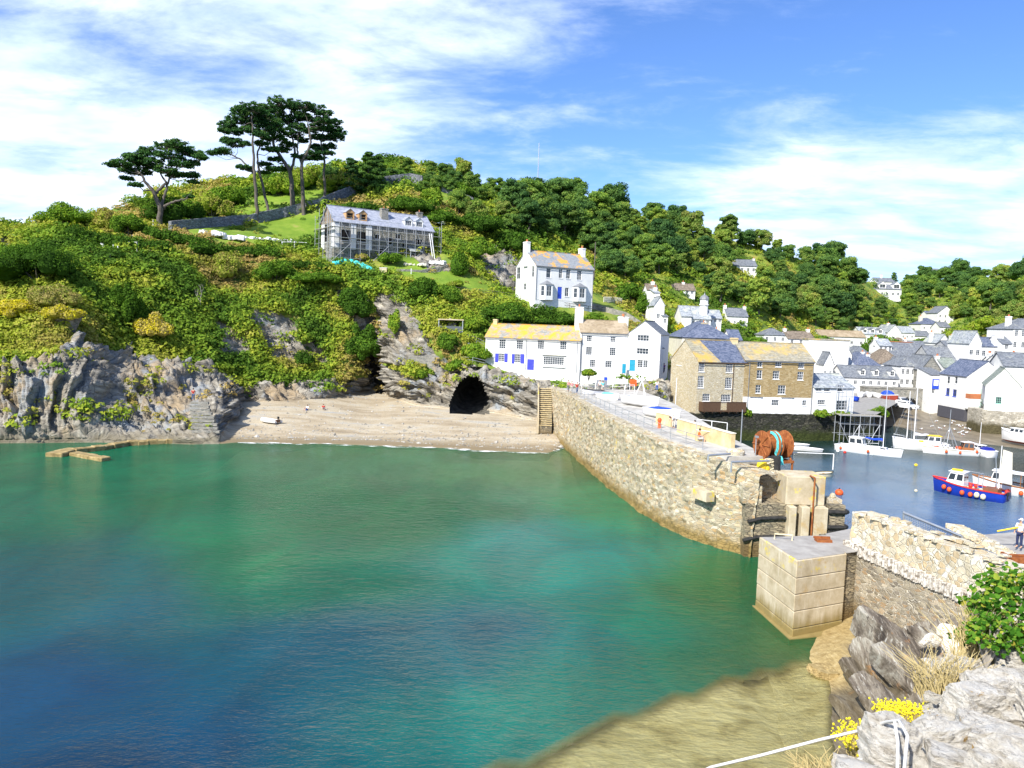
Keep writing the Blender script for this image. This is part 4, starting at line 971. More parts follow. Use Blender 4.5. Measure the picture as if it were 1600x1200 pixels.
m_roof('brown_roof', [(.14,.11,.08),(.20,.16,.12),(.26,.21,.16)])
m_roof('tan_roof', [(.30,.23,.14),(.38,.30,.20),(.26,.20,.13)], ((.45,.38,.28),(.34,.26,.16)), .45, .6)
m_roof('orange_lichen_roof', [(.22,.22,.20),(.34,.33,.29),(.28,.27,.25)], ((.58,.29,.015),(.62,.38,.06)), .40, .60, lsc=.55)
m_roof('villa_roof', [(.22,.24,.26),(.30,.32,.34),(.26,.27,.28)], ((.66,.30,.03),(.62,.38,.12)), .50, .58, lsc=.38, off=(2, 3, 1))
m_roof('gold_lichen_roof', [(.28,.26,.19),(.38,.36,.27),(.24,.22,.17)], ((.50,.30,.04),(.50,.37,.14)), .44, .60, lsc=.30, off=(5, 0, 0))
m_roof('gold_lichen_roof_b', [(.28,.26,.19),(.40,.37,.29),(.25,.23,.18)], ((.52,.33,.05),(.50,.38,.15)), .46, .64, lsc=.25, off=(1, 7, 0))
m_plain('white_paint', (.80,.80,.80), .45); m_plain('green_paint', (.25,.52,.40), .5); m_plain('blue_paint', (.03,.08,.55), .4); m_plain('teal_paint', (.02,.28,.42), .4)
m_plain('violet_paint', (.05,.06,.50), .4); m_plain('dark_timber', (.10,.055,.03), .7); m_plain('bare_timber', (.50,.30,.14), .8); m_plain('grey_paint', (.22,.23,.25), .5)
m_plain('terracotta', (.45,.16,.07), .8); m_plain('galvanised', (.42,.44,.46), .4, .5, .6); m_plain('black_paint', (.02,.02,.022), .5); m_plain('lead', (.20,.21,.23), .5)
m, n = newmat('glass'); finish(n, (.035, .045, .055, 1), .06, spec=.8)
m, n = newmat('dim_glass'); finish(n, (.10, .11, .12, 1), .12, spec=.7)
m, n = newmat('dark_inside'); finish(n, (.012, .011, .010, 1), .9)

def plane_hit(px, py, o, u):
    """ray of a photo pixel against the vertical plane through o along u: (distance along u, height above o)"""
    v = ray(px, py); c = np.array([0, 0, H]); nn = np.array([-u[1], u[0], 0.0])
    t = ((o-c)@nn)/(v@nn); q = c+v*t; return float((q-o)@u), float(q[2]-o[2])
def wall_holes(mb, w, h, rects, pt, rev=.14):
    xs = sorted({0., w, *[max(0, min(w, r[k])) for r in rects for k in (0, 2)]}); zs = sorted({0., h, *[max(0, min(h, r[k])) for r in rects for k in (1, 3)]})
    for a, b in zip(xs[:-1], xs[1:]):
        for c, d in zip(zs[:-1], zs[1:]):
            mx_, mz_ = (a+b)/2, (c+d)/2
            if b-a < 1e-5 or d-c < 1e-5: continue
            if any(r[0] < mx_ < r[2] and r[1] < mz_ < r[3] for r in rects): continue
            mb.poly([pt(a, 0, c), pt(b, 0, c), pt(b, 0, d), pt(a, 0, d)])
    for x0, z0, x1, z1 in rects:
        for (a, b) in (((x0, z0), (x1, z0)), ((x1, z0), (x1, z1)), ((x1, z1), (x0, z1)), ((x0, z1), (x0, z0))):
            mb.poly([pt(a[0], 0, a[1]), pt(a[0], rev, a[1]), pt(b[0], rev, b[1]), pt(b[0], 0, b[1])])
def window(par, r, pt, nx=2, ny=3, fr='white_paint', fw=.07, sill=True, name='window', glass='glass', rec=.07, label=None):
    x0, z0, x1, z1 = r; mb = MB(); fw = min(fw, (x1-x0)*.14)
    def bar(a, c, b, d, y0=rec, y1=rec+.05):
        vs = [pt(a, y0, c), pt(b, y0, c), pt(b, y1, c), pt(a, y1, c), pt(a, y0, d), pt(b, y0, d), pt(b, y1, d), pt(a, y1, d)]
        mb.add(vs, [[0, 3, 2, 1], [4, 5, 6, 7], [0, 1, 5, 4], [1, 2, 6, 5], [2, 3, 7, 6], [3, 0, 4, 7]])
    bar(x0, z0, x0+fw, z1); bar(x1-fw, z0, x1, z1); bar(x0+fw, z0, x1-fw, z0+fw); bar(x0+fw, z1-fw, x1-fw, z1)
    mw = fw*.55
    for i in range(1, nx):
        c = x0+(x1-x0)*i/nx; bar(c-mw/2, z0+fw, c+mw/2, z1-fw, rec+.008, rec+.045)
    for j in range(1, ny):
        c = z0+(z1-z0)*j/ny; bar(x0+fw, c-mw/2, x1-fw, c+mw/2, rec+.012, rec+.041)
    if sill: bar(x0-.06, z0-.09, x1+.06, z0-.003, -.07, rec+.05)
    o = mb.build(name, MAT[fr], par, label)
    g = MB(); g.poly([pt(x0+.01, rec+.055, z0+.01), pt(x1-.01, rec+.055, z0+.01), pt(x1-.01, rec+.055, z1-.01), pt(x0+.01, rec+.055, z1-.01)])
    g.build('pane', MAT[glass], o); return o
def door(par, r, pt, matn, handle=True, glass=False):
    x0, z0, x1, z1 = r; mb = MB()
    def bx(a, y0, c, b, y1, d):
        vs = [pt(a, y0, c), pt(b, y0, c), pt(b, y1, c), pt(a, y1, c), pt(a, y0, d), pt(b, y0, d), pt(b, y1, d), pt(a, y1, d)]
        mb.add(vs, [[0, 3, 2, 1], [4, 5, 6, 7], [0, 1, 5, 4], [1, 2, 6, 5], [2, 3, 7, 6], [3, 0, 4, 7]])
    bx(x0+.01, .06, z0, x1-.01, .11, z1-.01)
    w = x1-x0; h = z1-z0
    for (a, b, c, d) in ((.14, .46, .08, .42), (.54, .86, .08, .42), (.14, .46, .50, .90), (.54, .86, .50, .90)): bx(x0+w*a, .035, z0+h*c, x0+w*b, .058, z0+h*d)
    o = mb.build('door', MAT[matn], par)
    h_ = MB(); c = pt(x1-.15, 0.02, z0+h*.47); h_.cbox(c, (.12, .08, .06)); h_.build('handle', MAT['galvanised'], o); return o
def chimney(par, x, y, z0, z1, w=.7, dp=.9, mat='white_render', pots=2, cap=True, potmat='terracotta'):
    mb = MB(); mb.box((x-w/2, y-dp/2, z0), (x+w/2, y+dp/2, z1))
    if cap: mb.box((x-w/2-.07, y-dp/2-.07, z1-.22), (x+w/2+.07, y+dp/2+.07, z1-.08))
    o = mb.build('chimney', MAT[mat], par)
    p_ = MB()
    for i in range(pots):
        p_.lathe([(.13, z1), (.12, z1+.15), (.10, z1+.42), (.13, z1+.5)], (x, y+(i-(pots-1)/2)*.36, 0), 8)
    if pots: p_.build('chimney_pot', MAT[potmat], o)
    return o
class House: pass
def house(label, p0, p1, hw, dep, roof=('gx', 2.5), wall='white_render', rmat='slate_roof', wins=(), side=(), doors=(), chim=(), group='white houses of the village', name='house', cat='house', dz=1.5, over=.18, grid=None, corner='white_paint', gl='glass', lighten=None, swin=None, bargeboard=None):
    """p0/p1: (photo x, photo y of the wall foot, distance) at the left and right front corners. hw wall height, dep depth"""
    A = P(*p0); B = P(*p1); zb = min(A[2], B[2]); h = hw+(max(A[2], B[2])-zb)*.0
    u = B-A; u[2] = 0; w = float(np.linalg.norm(u)); u /= w; a = atan2(u[1], u[0]); o = A.copy(); o[2] = zb
    r = root(name, label, cat, o, a, group); S = House(); S.r, S.w, S.h, S.dep, S.o, S.u = r, w, h, dep, o, u
    pf = lambda x, y, z: (x, y, z); psl = lambda x, y, z: (y, dep-x, z)      # left side: x runs from the back corner to the front
    S.pf = pf; S.psl = psl
    def rc(e): # photo rectangle on the front
        x0, z1 = plane_hit(e[0], e[1], o, u); x1, z0 = plane_hit(e[2], e[3], o, u); return (max(.1, min(x0, x1)), max(.02, min(z0, z1)), min(w-.1, max(x0, x1)), max(z0, z1))
    vv = np.array([-u[1], u[0], 0.]); S.rc = rc
    def rs(e):
        q = o+vv*dep; x0, z1 = plane_hit(e[0], e[1], q, -vv); x1, z0 = plane_hit(e[2], e[3], q, -vv); return (max(.1, min(x0, x1)), min(z0, z1), min(dep-.1, max(x0, x1)), max(z0, z1))
    S.rs = rs
    fw_ = [(rc(e[:4]), e[4:]) for e in wins]; fd_ = [(rc(e[:4]), e[4:]) for e in doors]; sw_ = [(rs(e[:4]), e[4:]) for e in side]
    if grid:   # (columns, rows, win w, win h, first sill, storey)
        nx_, ny_, ww, wh, s0, st = grid[:6]; mx_ = w/nx_
        for i in range(nx_):
            for j in range(ny_):
                cx = mx_*(i+.5)+((i*7+j*3) % 5-2)*.05; z0 = s0+j*st
                if z0+wh < h-.1: fw_.append(((cx-ww/2, z0, cx+ww/2, z0+wh), grid[6:]))
    if swin:
        for (y_, z_, ww, wh) in swin: sw_.append(((dep-y_-ww/2, z_, dep-y_+ww/2, z_+wh), ()))
    fw_ = [(q, e) for q, e in fw_ if q[2]-q[0] > .15 and q[3]-q[1] > .15]
    mb = MB()
    wall_holes(mb, w, h, [q for q, _ in fw_]+[q for q, _ in fd_], pf)
    wall_holes(mb, dep, h, [q for q, _ in sw_ if q[3] < h], psl)
    mb.poly([(w, 0, 0), (w, dep, 0), (w, dep, h), (w, 0, h)]); mb.poly([(w, dep, 0), (0, dep, 0), (0, dep, h), (w, dep, h)])
    mb.box((.03, .03, -dz), (w-.03, dep-.03, 0.02))
    ty, rh = roof[0], roof[1]; rb = MB(); ov = over; S.rh = rh
    if ty == 'gx':
        c = roof[2]*dep if len(roof) > 2 else dep/2
        for x in (0, w): mb.poly([(x, 0, h), (x, dep, h), (x, c, h+rh)] if x else [(x, dep, h), (x, 0, h), (x, c, h+rh)])
        k = rh/c; k2 = rh/(dep-c); e = .13
        rb.slab([(-ov, -.28, h-.28*k+e), (w+ov, -.28, h-.28*k+e), (w+ov, c, h+rh+e), (-ov, c, h+rh+e)], .11)
        rb.slab([(w+ov, dep+.25, h-.25*k2+e), (-ov, dep+.25, h-.25*k2+e), (-ov, c, h+rh+e), (w+ov, c, h+rh+e)], .11)
        rb.box((-ov, c-.12, h+rh+e-.02), (w+ov, c+.12, h+rh+e+.07)); S.c = c
    elif ty == 'gy':
        c = w/2
        mb.poly([(0, 0, h), (w, 0, h), (c, 0, h+rh)]); mb.poly([(w, dep, h), (0, dep, h), (c, dep, h+rh)]); k = rh/c; e = .13
        rb.slab([(-.25, dep+ov, h-.25*k+e), (-.25, -ov, h-.25*k+e), (c, -ov, h+rh+e), (c, dep+ov, h+rh+e)], .11)
        rb.slab([(w+.25, -ov, h-.25*k+e), (w+.25, dep+ov, h-.25*k+e), (c, dep+ov, h+rh+e), (c, -ov, h+rh+e)], .11)
        rb.box((c-.12, -ov, h+rh+e-.02), (c+.12, dep+ov, h+rh+e+.07)); S.c = c
    elif ty == 'hip':
        i = min(w, dep)*.42; q = [(-.25, -.25, h), (w+.25, -.25, h), (w+.25, dep+.25, h), (-.25, dep+.25, h)]
        a1, b1 = ((i, dep/2, h+rh), (w-i, dep/2, h+rh)) if w >= dep else ((w/2, i, h+rh), (w/2, dep-i, h+rh))
        if w >= dep: fs = [[q[0], q[1], b1, a1], [q[1], q[2], b1], [q[2], q[3], a1, b1], [q[3], q[0], a1]]
        else: fs = [[q[0], q[1], a1], [q[1], q[2], b1, a1], [q[2], q[3], b1], [q[3], q[0], a1, b1]]
        for f in fs: rb.slab([(x_, y_, z_+.14) for x_, y_, z_ in f], .10)
        rb.tube([(a1[0], a1[1], a1[2]+.14), (b1[0], b1[1], b1[2]+.14)], .10, 5)
        for s_, e_ in ((q[0], a1), (q[3], a1 if w >= dep else b1), (q[1], b1 if w >= dep else a1), (q[2], b1)): rb.tube([(s_[0], s_[1], s_[2]+.14), (e_[0], e_[1], e_[2]+.14)], .08, 5)
        S.c = dep/2
    elif ty == 'mono':
        mb.poly([(0, dep, h), (0, 0, h), (0, dep, h+rh)]); mb.poly([(w, 0, h), (w, dep, h), (w, dep, h+rh)]); mb.poly([(0, dep, h), (w, dep, h), (w, dep, h+rh), (0, dep, h+rh)])
        rb.slab([(-ov, -.2, h+.1), (w+ov, -.2, h+.1), (w+ov, dep+.1, h+rh+.14), (-ov, dep+.1, h+rh+.14)], .10); S.c = dep
    elif ty == 'flat':
        rb.box((-.12, -.12, h+.003), (w+.12, dep+.12, h+rh))
        S.c = dep/2
    mb.build('wall', MAT[wall], r); S.roof = rb.build('roof', MAT[rmat], r)
    for q, e in fw_:
        kw = dict(nx=2, ny=3) if not e else dict(nx=e[0], ny=e[1], **(e[2] if len(e) > 2 else {})); window(r, q, pf, glass=gl, **kw)
    for q, e in sw_:
        kw = dict(nx=2, ny=2) if not e else dict(nx=e[0], ny=e[1], **(e[2] if len(e) > 2 else {})); window(r, q, psl, glass=gl, **kw)
    for q, e in fd_: door(r, q, pf, e[0] if e else 'grey_paint')
    for e in chim: # (x fraction, y fraction, top above ridge, w, dp, mat, pots)
        x, y, up, cw, cdp, cm, pots = e; chimney(S.roof, x*w, y*dep, h-.1, h+rh+up, cw, cdp, cm, pots)
    return S
def dormer(S, px, py0, py1, wpx, style='white', rmat='slate_roof', ny=2, nx=2, fr='white_paint'):
    """gabled dormer standing on the front slope; photo x of its middle, rows of its eaves and sill"""
    d = S.o[1]+.3*S.dep; s = d/F; wd = wpx*s; hh = (py1-py0)*s; k = S.rh/S.c
    x, _ = plane_hit(px, py1, S.o+np.array([-S.u[1], S.u[0], 0])*(S.c*.25), S.u); y0 = S.c*.16; zb = S.h+y0*k+.12; x = max(wd*.6, min(S.w-wd*.6, x))
    y1 = min(S.c-.1, y0+(hh)/k+.4); mb = MB(); ap = wd*.42
    pf = lambda a, b, c: (x-wd/2+a, y0+b, zb+c)
    wall_holes(mb, wd, hh, [(wd*.12, hh*.08, wd*.88, hh*.95)], pf, .1)
    mb.poly([pf(0, 0, hh), pf(wd, 0, hh), pf(wd/2, 0, hh+ap)])
    yb = lambda z: (z-S.h-.12)/k    # where the roof meets that height
    mb.poly([(x-wd/2, y0, zb), (x-wd/2, y0, zb+hh), (x-wd/2, yb(zb+hh), zb+hh)]); mb.poly([(x+wd/2, y0, zb), (x+wd/2, yb(zb+hh), zb+hh), (x+wd/2, y0, zb+hh)])
    o = mb.build('dormer', MAT['white_render' if style == 'white' else 'bare_timber'], S.roof)
    rb = MB(); za = zb+hh+ap; ye, ya = yb(zb+hh), min(S.c, yb(za))
    for sgn_ in (-1, 1):
        q = [(x+sgn_*(wd/2+.12), y0-.15, zb+hh-.08+.06), (x, y0-.15, za+.07), (x, ya, za+.07), (x+sgn_*(wd/2+.12), ye, zb+hh-.08+.06)]
        rb.slab(q if sgn_ < 0 else q[::-1], .07)
    rb.build('dormer_roof', MAT[rmat], S.roof)
    if style == 'white': window(S.roof, (wd*.12, hh*.08, wd*.88, hh*.95), pf, nx, ny, fr, .05, False)
    else: window(S.roof, (wd*.12, hh*.08, wd*.88, hh*.95), pf, 1, 2, 'bare_timber', .09, False, glass='dark_inside')
def gutter(S, x0=0, x1=None, z=None, mat='lead', pipes=()):
    mb = MB(); z = z if z is not None else S.h-.20; x1 = x1 or S.w; mb.tube([(x0, -.34, z), (x1, -.34, z)], .07, 6); mb.build('gutter', MAT[mat], S.r)
    for x in pipes:
        mb = MB(); mb.tube([(x, -.33, z), (x, -.09, z-.35), (x, -.09, .1)], .05, 6); mb.build('drainpipe', MAT[mat], S.r)

# ---- the row of white cottages above the cave
WS = dict()
S = house('white cottage with orange lichened roof and royal blue shutters above the cave', (757.5, 574, 136.5), (905, 583.5, 130.5), 5.6, 6.5, ('gx', 2.25), rmat='orange_lichen_roof', name='cottage', cat='cottage', group='waterside cottages above the beach',
    wins=[(780,530,790,545,3,4),(807,531,817,546,3,4),(840,532,850,546,3,4),(875,533,885,547,3,4),(779,552,788,565,4,4),(804,553,813,567,4,4),(849,557,881,571,9,4)],
    doors=[(824,561,834,578.5,'violet_paint')], chim=[(.03,.5,.9,.75,.6,'orange_chim' if 0 else 'tan_render',0)], dz=3)
for (a, b, c, d) in [(774,552,778.6,566),(788.6,552,793,566),(800,553,803.6,568),(813.6,553,819,568)]:
    q = S.rc((a, b, c, d)); mb = MB(); mb.box((q[0], -.07, q[1]), (q[2], -.012, q[3])); mb.box((q[0]+.08, -.085, q[1]+.1), (q[2]-.08, -.072, q[3]-.1)); mb.build('shutter', MAT['violet_paint'], S.r)
gutter(S, pipes=(S.rc((823,535,824,560))[0], S.w-.5))
q = S.rc((848,554,884,556)); mb = MB(); mb.box((q[0]-.1, -.30, q[1]), (q[2]+.1, -.01, q[3]+.1)); mb.build('lintel', MAT['cream_render'], S.r)
mb = MB(); mb.box((q[0], -.28, q[1]-2.05), (q[2], -.01, q[1]-1.78)); mb.build('window_sill', MAT['white_paint'], S.r)
COT = S
S = house('tall white three storey house with a tan roof in the middle of the waterside row', (905.3, 582, 130.9), (979, 583, 131.5), 6.9, 6.5, ('gx', 2.0), rmat='tan_roof', group='waterside cottages above the beach', dz=3,
    wins=[(917,524,925,534,3,3),(954,526,962,535,3,3),(916,542,925,555,3,4),(953,543,962,556,3,4),(922,562,930,574,3,4),(946,564,956,575,3,4)], doors=[(973,577,978,588,'teal_paint')] if 0 else (),
    chim=[(.0,.45,2.3,1.3,1.3,'white_render',2),(.96,.5,.9,1.7,.9,'white_render',4)])
gutter(S, pipes=(.2,))
S = house('white gable fronted house with a turquoise door at the right end of the waterside row', (979.5, 583, 131.2), (1029.5, 584, 129.2), 6.8, 8, ('gy', 2.1), group='waterside cottages above the beach', dz=4,
    wins=[(996,523,1014,533.5,4,2),(995,543,1013,554,4,2),(996,562,1012,575,4,4)], doors=[(984,562,992,580,'teal_paint')], rmat='slate_roof', over=.06)
for z_ in (2.35, 4.35): MB().box((.1, -.05, z_), (S.w-.1, -.005, z_+.1)).build('string_course', MAT['white_paint'], S.r)
gutter(S, pipes=(.15,)) if 0 else None
house('narrow white lean-to at the right side of the turquoise door house', (1029.8, 583, 131), (1034.5, 583, 131.2), 4.2, 5, ('mono', 1.0), group='waterside cottages above the beach', dz=3)

# ---- white villa on the bank
A = P(836, 462, 152.5); zb = A[2]
S = house('white double fronted villa with bay windows and rusty lichened slate roof on the green bank', (836, 463.5, 152), (925.5, 472.5, 158.6), 6.7, 8.0, ('gx', 3.1), rmat='villa_roof', name='villa', cat='villa', group=None, dz=3, over=.12,
    wins=[(854,418.5,860.5,434.5,1,2),(873.5,420,878.5,435,2,2),(885,420.5,891,436,2,3),(902,422,908.5,438,3,3),(883,449.5,888.5,463.5,2,2)], doors=[(871.5,448,877.5,467,'blue_paint')],
    side=[(807.5,418,812.5,436),(831,416,834.5,433),(818,443,822,453)], chim=[(.0,.5,1.7,.8,1.5,'white_render',2),(.97,.5,1.4,.8,1.5,'white_render',2)])
gutter(S, pipes=(.12, S.w-.12), mat='grey_paint')
for (a, b, t_, bt) in ((844, 864, 440, 466), (895, 916, 444, 470)):
    q = S.rc((a, t_+4, b, bt)); x0, x1 = q[0], q[2]; y = .95; i = (x1-x0)*.22; z1 = q[3]; mb = MB()
    pts = [(x0, 0), (x0+i, -y), (x1-i, -y), (x1, 0)]
    seg = []
    for k in range(3):
        (ax_, ay_), (bx_, by_) = pts[k], pts[k+1]; L = sqrt((bx_-ax_)**2+(by_-ay_)**2); ux, uy = (bx_-ax_)/L, (by_-ay_)/L
        f = (lambda ax_, ay_, ux, uy: (lambda s, dd, z: (ax_+ux*s-uy*dd, ay_+uy*s+ux*dd, z)))(ax_, ay_, ux, uy)
        rr = [(L*.16, .75, L*.84, z1-.25)]; wall_holes(mb, L, z1, rr, f, .08); seg.append((rr[0], f, k))
    ob = mb.build('bay', MAT['white_render'], S.r)
    for rr, f, k in seg: window(ob, rr, f, 2 if k == 1 else 1, 2, rec=.02, sill=False)
    rb = MB(); ap = ((x0+x1)/2, -.02, z1+.85); pp_ = [(x0-.15, -.02, z1), (x0+i-.08, -y-.15, z1), (x1-i+.08, -y-.15, z1), (x1+.15, -.02, z1)]
    for k in range(3): rb.poly([pp_[k], pp_[k+1], ap])
    rb.poly(pp_[::-1]); rb.poly([pp_[0], ap, pp_[3]]); rb.build('bay_roof', MAT['lead'], ob)

# ---- the two stone warehouses on the quay
S = house('tall pale stone warehouse with a golden lichened roof half relaid in blue slate', (1087, 643, 117.6), (1163, 646, 119.8), 8.0, 9.0, ('gx', 3.1), wall='warm_stone', rmat='gold_lichen_roof', name='warehouse', cat='warehouse', group='stone warehouses on the quay', dz=.5,
    wins=[(1089.5,566,1100.5,581,4,4),(1135,568,1144.5,582,4,4),(1088.5,587.5,1099.5,606,4,5),(1133.5,590,1143.5,607.5,4,5),(1098,615.5,1109,627,4,3),(1127,616.5,1142,628,6,3)], side=[(1058,559,1065,571,1,1)], over=.08)
W1 = S
k = S.rh/S.c; mb = MB(); mb.slab([(S.w*.45, -.29, S.h-.28*k+.142), (S.w+.1, -.29, S.h-.28*k+.142), (S.w+.1, S.c, S.h+S.rh+.142), (S.w*.28, S.c, S.h+S.rh+.142)], .02)
mb.build('relaid_slates', MAT['blue_slate_roof'], S.roof)
gutter(S, pipes=(S.rc((1146,575,1148,640))[0],), mat='brown_roof' if 0 else 'dark_timber')
# slate balcony
q = S.rc((1092, 627, 1157, 642)); bal = MB()
for i in range(22):
    x = q[0]+(q[2]+.2-q[0])*i/22; wd_ = (q[2]+.2-q[0])/22-.02
    if i not in (9, 10, 11): bal.box((x, -1.30, q[1]), (x+wd_, -1.25, q[3]))
bal.box((q[0], -1.36, q[3]), (q[2]+.2, -1.20, q[3]+.07)); bal.box((q[0], -1.24, q[1]), (q[2]+.2, -.01, q[1]+.12)); bal.box((q[0], -1.24, q[1]+.121), (q[0]+.06, -.01, q[3]-.01))
for i in range(6): bal.box((q[0]+.3+i*(q[2]-q[0]-.4)/5, -1.2, q[1]-.22), (q[0]+.45+i*(q[2]-q[0]-.4)/5, -.02, q[1]-.01))
bal.build('balcony', MAT['dark_timber'], S.r)
# side lean-to doorway
q = P(1049, 604, 124)
S = house('brown stone warehouse with a whitewashed ground floor and three rows of small windows', (1159.5, 648.5, 119.6), (1267, 651, 121.4), 8.75, 8.5, ('gx', 2.6), wall='stone_over_white', rmat='gold_lichen_roof_b', name='warehouse', cat='warehouse', group='stone warehouses on the quay', dz=.5,
    wins=[(1184,561.5,1191,574,2,3),(1212,562,1221,573.5,3,3),(1248,564,1256.5,576,3,3),(1183,578.5,1190.5,592,2,3),(1208,579.5,1217.5,592.5,3,3),(1246.5,581,1255,594,3,3),(1181,601.5,1188.5,614.5,2,3),(1216,602,1227,616,3,3),
          (1206,624.5,1217,634.5,4,2),(1254,625.5,1260,634,2,2)], doors=(), over=.1, chim=[(-.005,.5,.7,.9,1.0,'tan_render',0)])
for e in [(1175,622,1187,641),(1224,623,1236,641.5)]:
    q = S.rc(e); pfm = lambda a, b, c: (a, b-.13, c); mb = MB(); mb.box((q[0]-.08, -.05, q[1]-.05), (q[2]+.08, -.004, q[3]+.06)); mb.build('door_surround', MAT['white_paint'], S.r); window(S.r, q, pfm, 4, 5, sill=False, name='glazed_door')
    MB().box((q[0]-.35, -.14, q[3]+.1), (q[2]+.35, -.004, q[3]+.2)).build('door_hood', MAT['lead'], S.r)
for e in [(1184,561.5,1191,574),(1212,562,1221,573.5),(1216,602,1227,616),(1206,624.5,1217,634.5),(1246.5,581,1255,594)]: pass
gutter(S, pipes=(.75, S.w-.15), mat='grey_paint')
m_stone('harbour_stone', [(.36,.33,.27),(.50,.46,.38),(.28,.26,.21),(.60,.56,.48)], (.58,.54,.46), 1.8, (1,1,1.8), .05, world=True, foot=((.07,.06,.03), 1.6, 2.8, 1.4), bstr=.9, bdist=.1)
# weed-dark quay wall they stand on
m_stone('weedy_quay', [(.045,.045,.035),(.07,.07,.055),(.10,.095,.075),(.05,.055,.03)], (.03,.03,.025), 1.7, (1,1,2.4), .05, world=True, foot=((.035,.045,.012), .9, 2.2, 1.2), bstr=1.0, bdist=.12)
def wall_run(label, pts, z0, z1, th, mat, name='wall', cat='wall', rough=.12, seed=1, group=None, batter=0.0, step=.5, col=None, parent=None, kind=None, cap=None):
    """thick wall following plan points; faces roughened, top uneven"""
    pts = [np.array(p[:2], float) for p in pts]; S_ = [0]
    for a, b in zip(pts[:-1], pts[1:]): S_.append(S_[-1]+np.linalg.norm(b-a))
    L = S_[-1]; n_ = max(2, int(L/step)); tt = np.linspace(0, L, n_+1)
    cx = np.interp(tt, S_, [p[0] for p in pts]); cy = np.interp(tt, S_, [p[1] for p in pts])
    z0a = np.interp(tt, S_, z0 if isinstance(z0, (list, tuple)) else [z0]*len(pts)); z1a = np.interp(tt, S_, z1 if isinstance(z1, (list, tuple)) else [z1]*len(pts))
    tx = np.gradient(cx); ty = np.gradient(cy); l = np.hypot(tx, ty); nx_, ny_ = -ty/l, tx/l      # normal away from the seen face
    hh = max(z1a-z0a); nz = max(2, int(hh/step)); nt = max(2, int(th/step)+1)
    prof = [(0-batter*(1-j/nz), j/nz) for j in range(nz+1)]+[(th*k_/nt, 1) for k_ in range(1, nt+1)]+[(th, 1-j/nz) for j in range(1, nz+1)]
    Vt = np.zeros((n_+1, len(prof), 3))
    for j, (off, zf) in enumerate(prof):
        Vt[:, j, 0] = cx+nx_*off; Vt[:, j, 1] = cy+ny_*off; Vt[:, j, 2] = z0a+(z1a-z0a)*zf
    dsp = (np.stack([fbm(Vt*1.6+seed+7*k_, 3) for k_ in range(3)], -1)-.5)*2*rough; Vt += dsp
    k_ = len(prof); ii = np.arange((n_+1)*k_).reshape(n_+1, k_)
    f = np.stack([ii[:-1, :-1], ii[1:, :-1], ii[1:, 1:], ii[:-1, 1:]], -1).reshape(-1, 4)
    ends = []
    for e, flip in ((0, 1), (n_, 0)):
        for j in range(nz):
            q = [ii[e, j], ii[e, j+1], ii[e, k_-2-j], ii[e, k_-1-j]]; ends.append(q[::-1] if flip else q)
    f = np.concatenate([f, np.array(ends)]); o_ = np.array([cx.mean(), cy.mean(), z0a.min()])
    ob = link(name, npmesh(name, Vt.reshape(-1, 3)-o_, f, MAT[mat], False), parent, None, loc=o_)
    if parent is None: tag(ob, label, cat, group, kind)
    return ob
q0 = P(1088, 650, 117.2); q1 = P(1160, 650, 118.9); q2 = P(1270, 650, 120.8); q3 = P(1335, 650, 123.5); q4 = P(1368, 650, 127)
wall_run('dark weed covered quay wall under the stone warehouses', [(22.5, 121.5), q0, q1, q2, q3, q4, (64, 140)], -1.2, [3.9, 4.15, 4.25, 4.2, 4.0, 3.7, 3.2], 3.0, 'weedy_quay', 'quay_wall', 'quay wall', .16, 3)
tw_ = MB(); tw_.poly([(24, 121.5, 4.18), (61, 127.5, 3.95), (95, 180, 4.2), (24, 180, 4.3)]); tag(tw_.build('quay_paving', m_noise('paving', [(.3,(.22,.21,.19)),(.7,(.38,.36,.33))], 1.5, .9)), kind='structure')
hq = [P(1512,640,141), P(1536,645,136.2), P(1594,650,133.6), P(1680,655,128)]
wall_run('pale rubble harbour wall with a weedy foot under the green windowed cottage', hq, -.2, 4.5, 2.0, 'harbour_stone', 'harbour_wall', 'wall', .14, 31)
# whitewashed annexe
S = house('low whitewashed annexe with pale slate roof joined to the brown warehouse', (1269.3, 648.5, 121.3), (1332, 650, 123.5), 4.55, 8, ('gx', 1.9), rmat='pale_slate_roof', group=None, name='annexe', cat='annexe', dz=.4,
    wins=[(1275,604,1284,611.5,4,2),(1288,604.5,1297,612,4,2),(1278,625,1289.5,632.5,4,2),(1309,602,1318,612,3,2),(1307,626,1324,641,4,3)], over=.1)

# ---- village houses: (label, x0, y0, d0, x1, y1, d1, wall height, depth, roof, roof material, grid of windows, chimneys, extra)
CH = lambda *a: [(x, .5, up, .75, .9, 'white_render', 2) for x, up in a]
def vh(label, x0, x1, yb, d, he, dep, roof, rmat='slate_roof', grid=(3, 2, .8, 1.1, .9, 2.5), chim=(), rot=0.0, **k):
    """he: photo height of the wall in pixels"""
    if d >= 203 and not k.get('keep'):
        q_ = hit((x0+x1)/2, yb, 5.0); d = float(q_[1])
    k.pop('keep', None); hw = he*d/F; dx = (x1-x0)*d/F*math.tan(rot); return house(label, (x0, yb, d), (x1, yb+.035*(x1-x0)-(0), d+dx), hw, dep, roof, rmat=rmat, grid=grid, chim=chim, dz=(2.2 if d >= 203 else 6), **k)
vh('small white house with a hipped slate roof behind the gap between warehouses and wood', 1193, 1228, 538, 195, 14, 7, ('hip', 1.7), grid=(3, 1, .8, 1, .9, 2.4))
vh('white house with a brown roof left of the long whitewashed wall', 1231, 1272, 540, 193, 11, 8, ('gx', 1.8), 'brown_roof', (3, 1, .8, .9, .6, 2.4), CH((.05, .7), (.95, .7)))
S = vh('long plain whitewashed building with an orange capped flat top above the warehouse roofs', 1262, 1326, 556, 176, 25, 4, ('flat', .35), 'gold_lichen_roof_b', None)
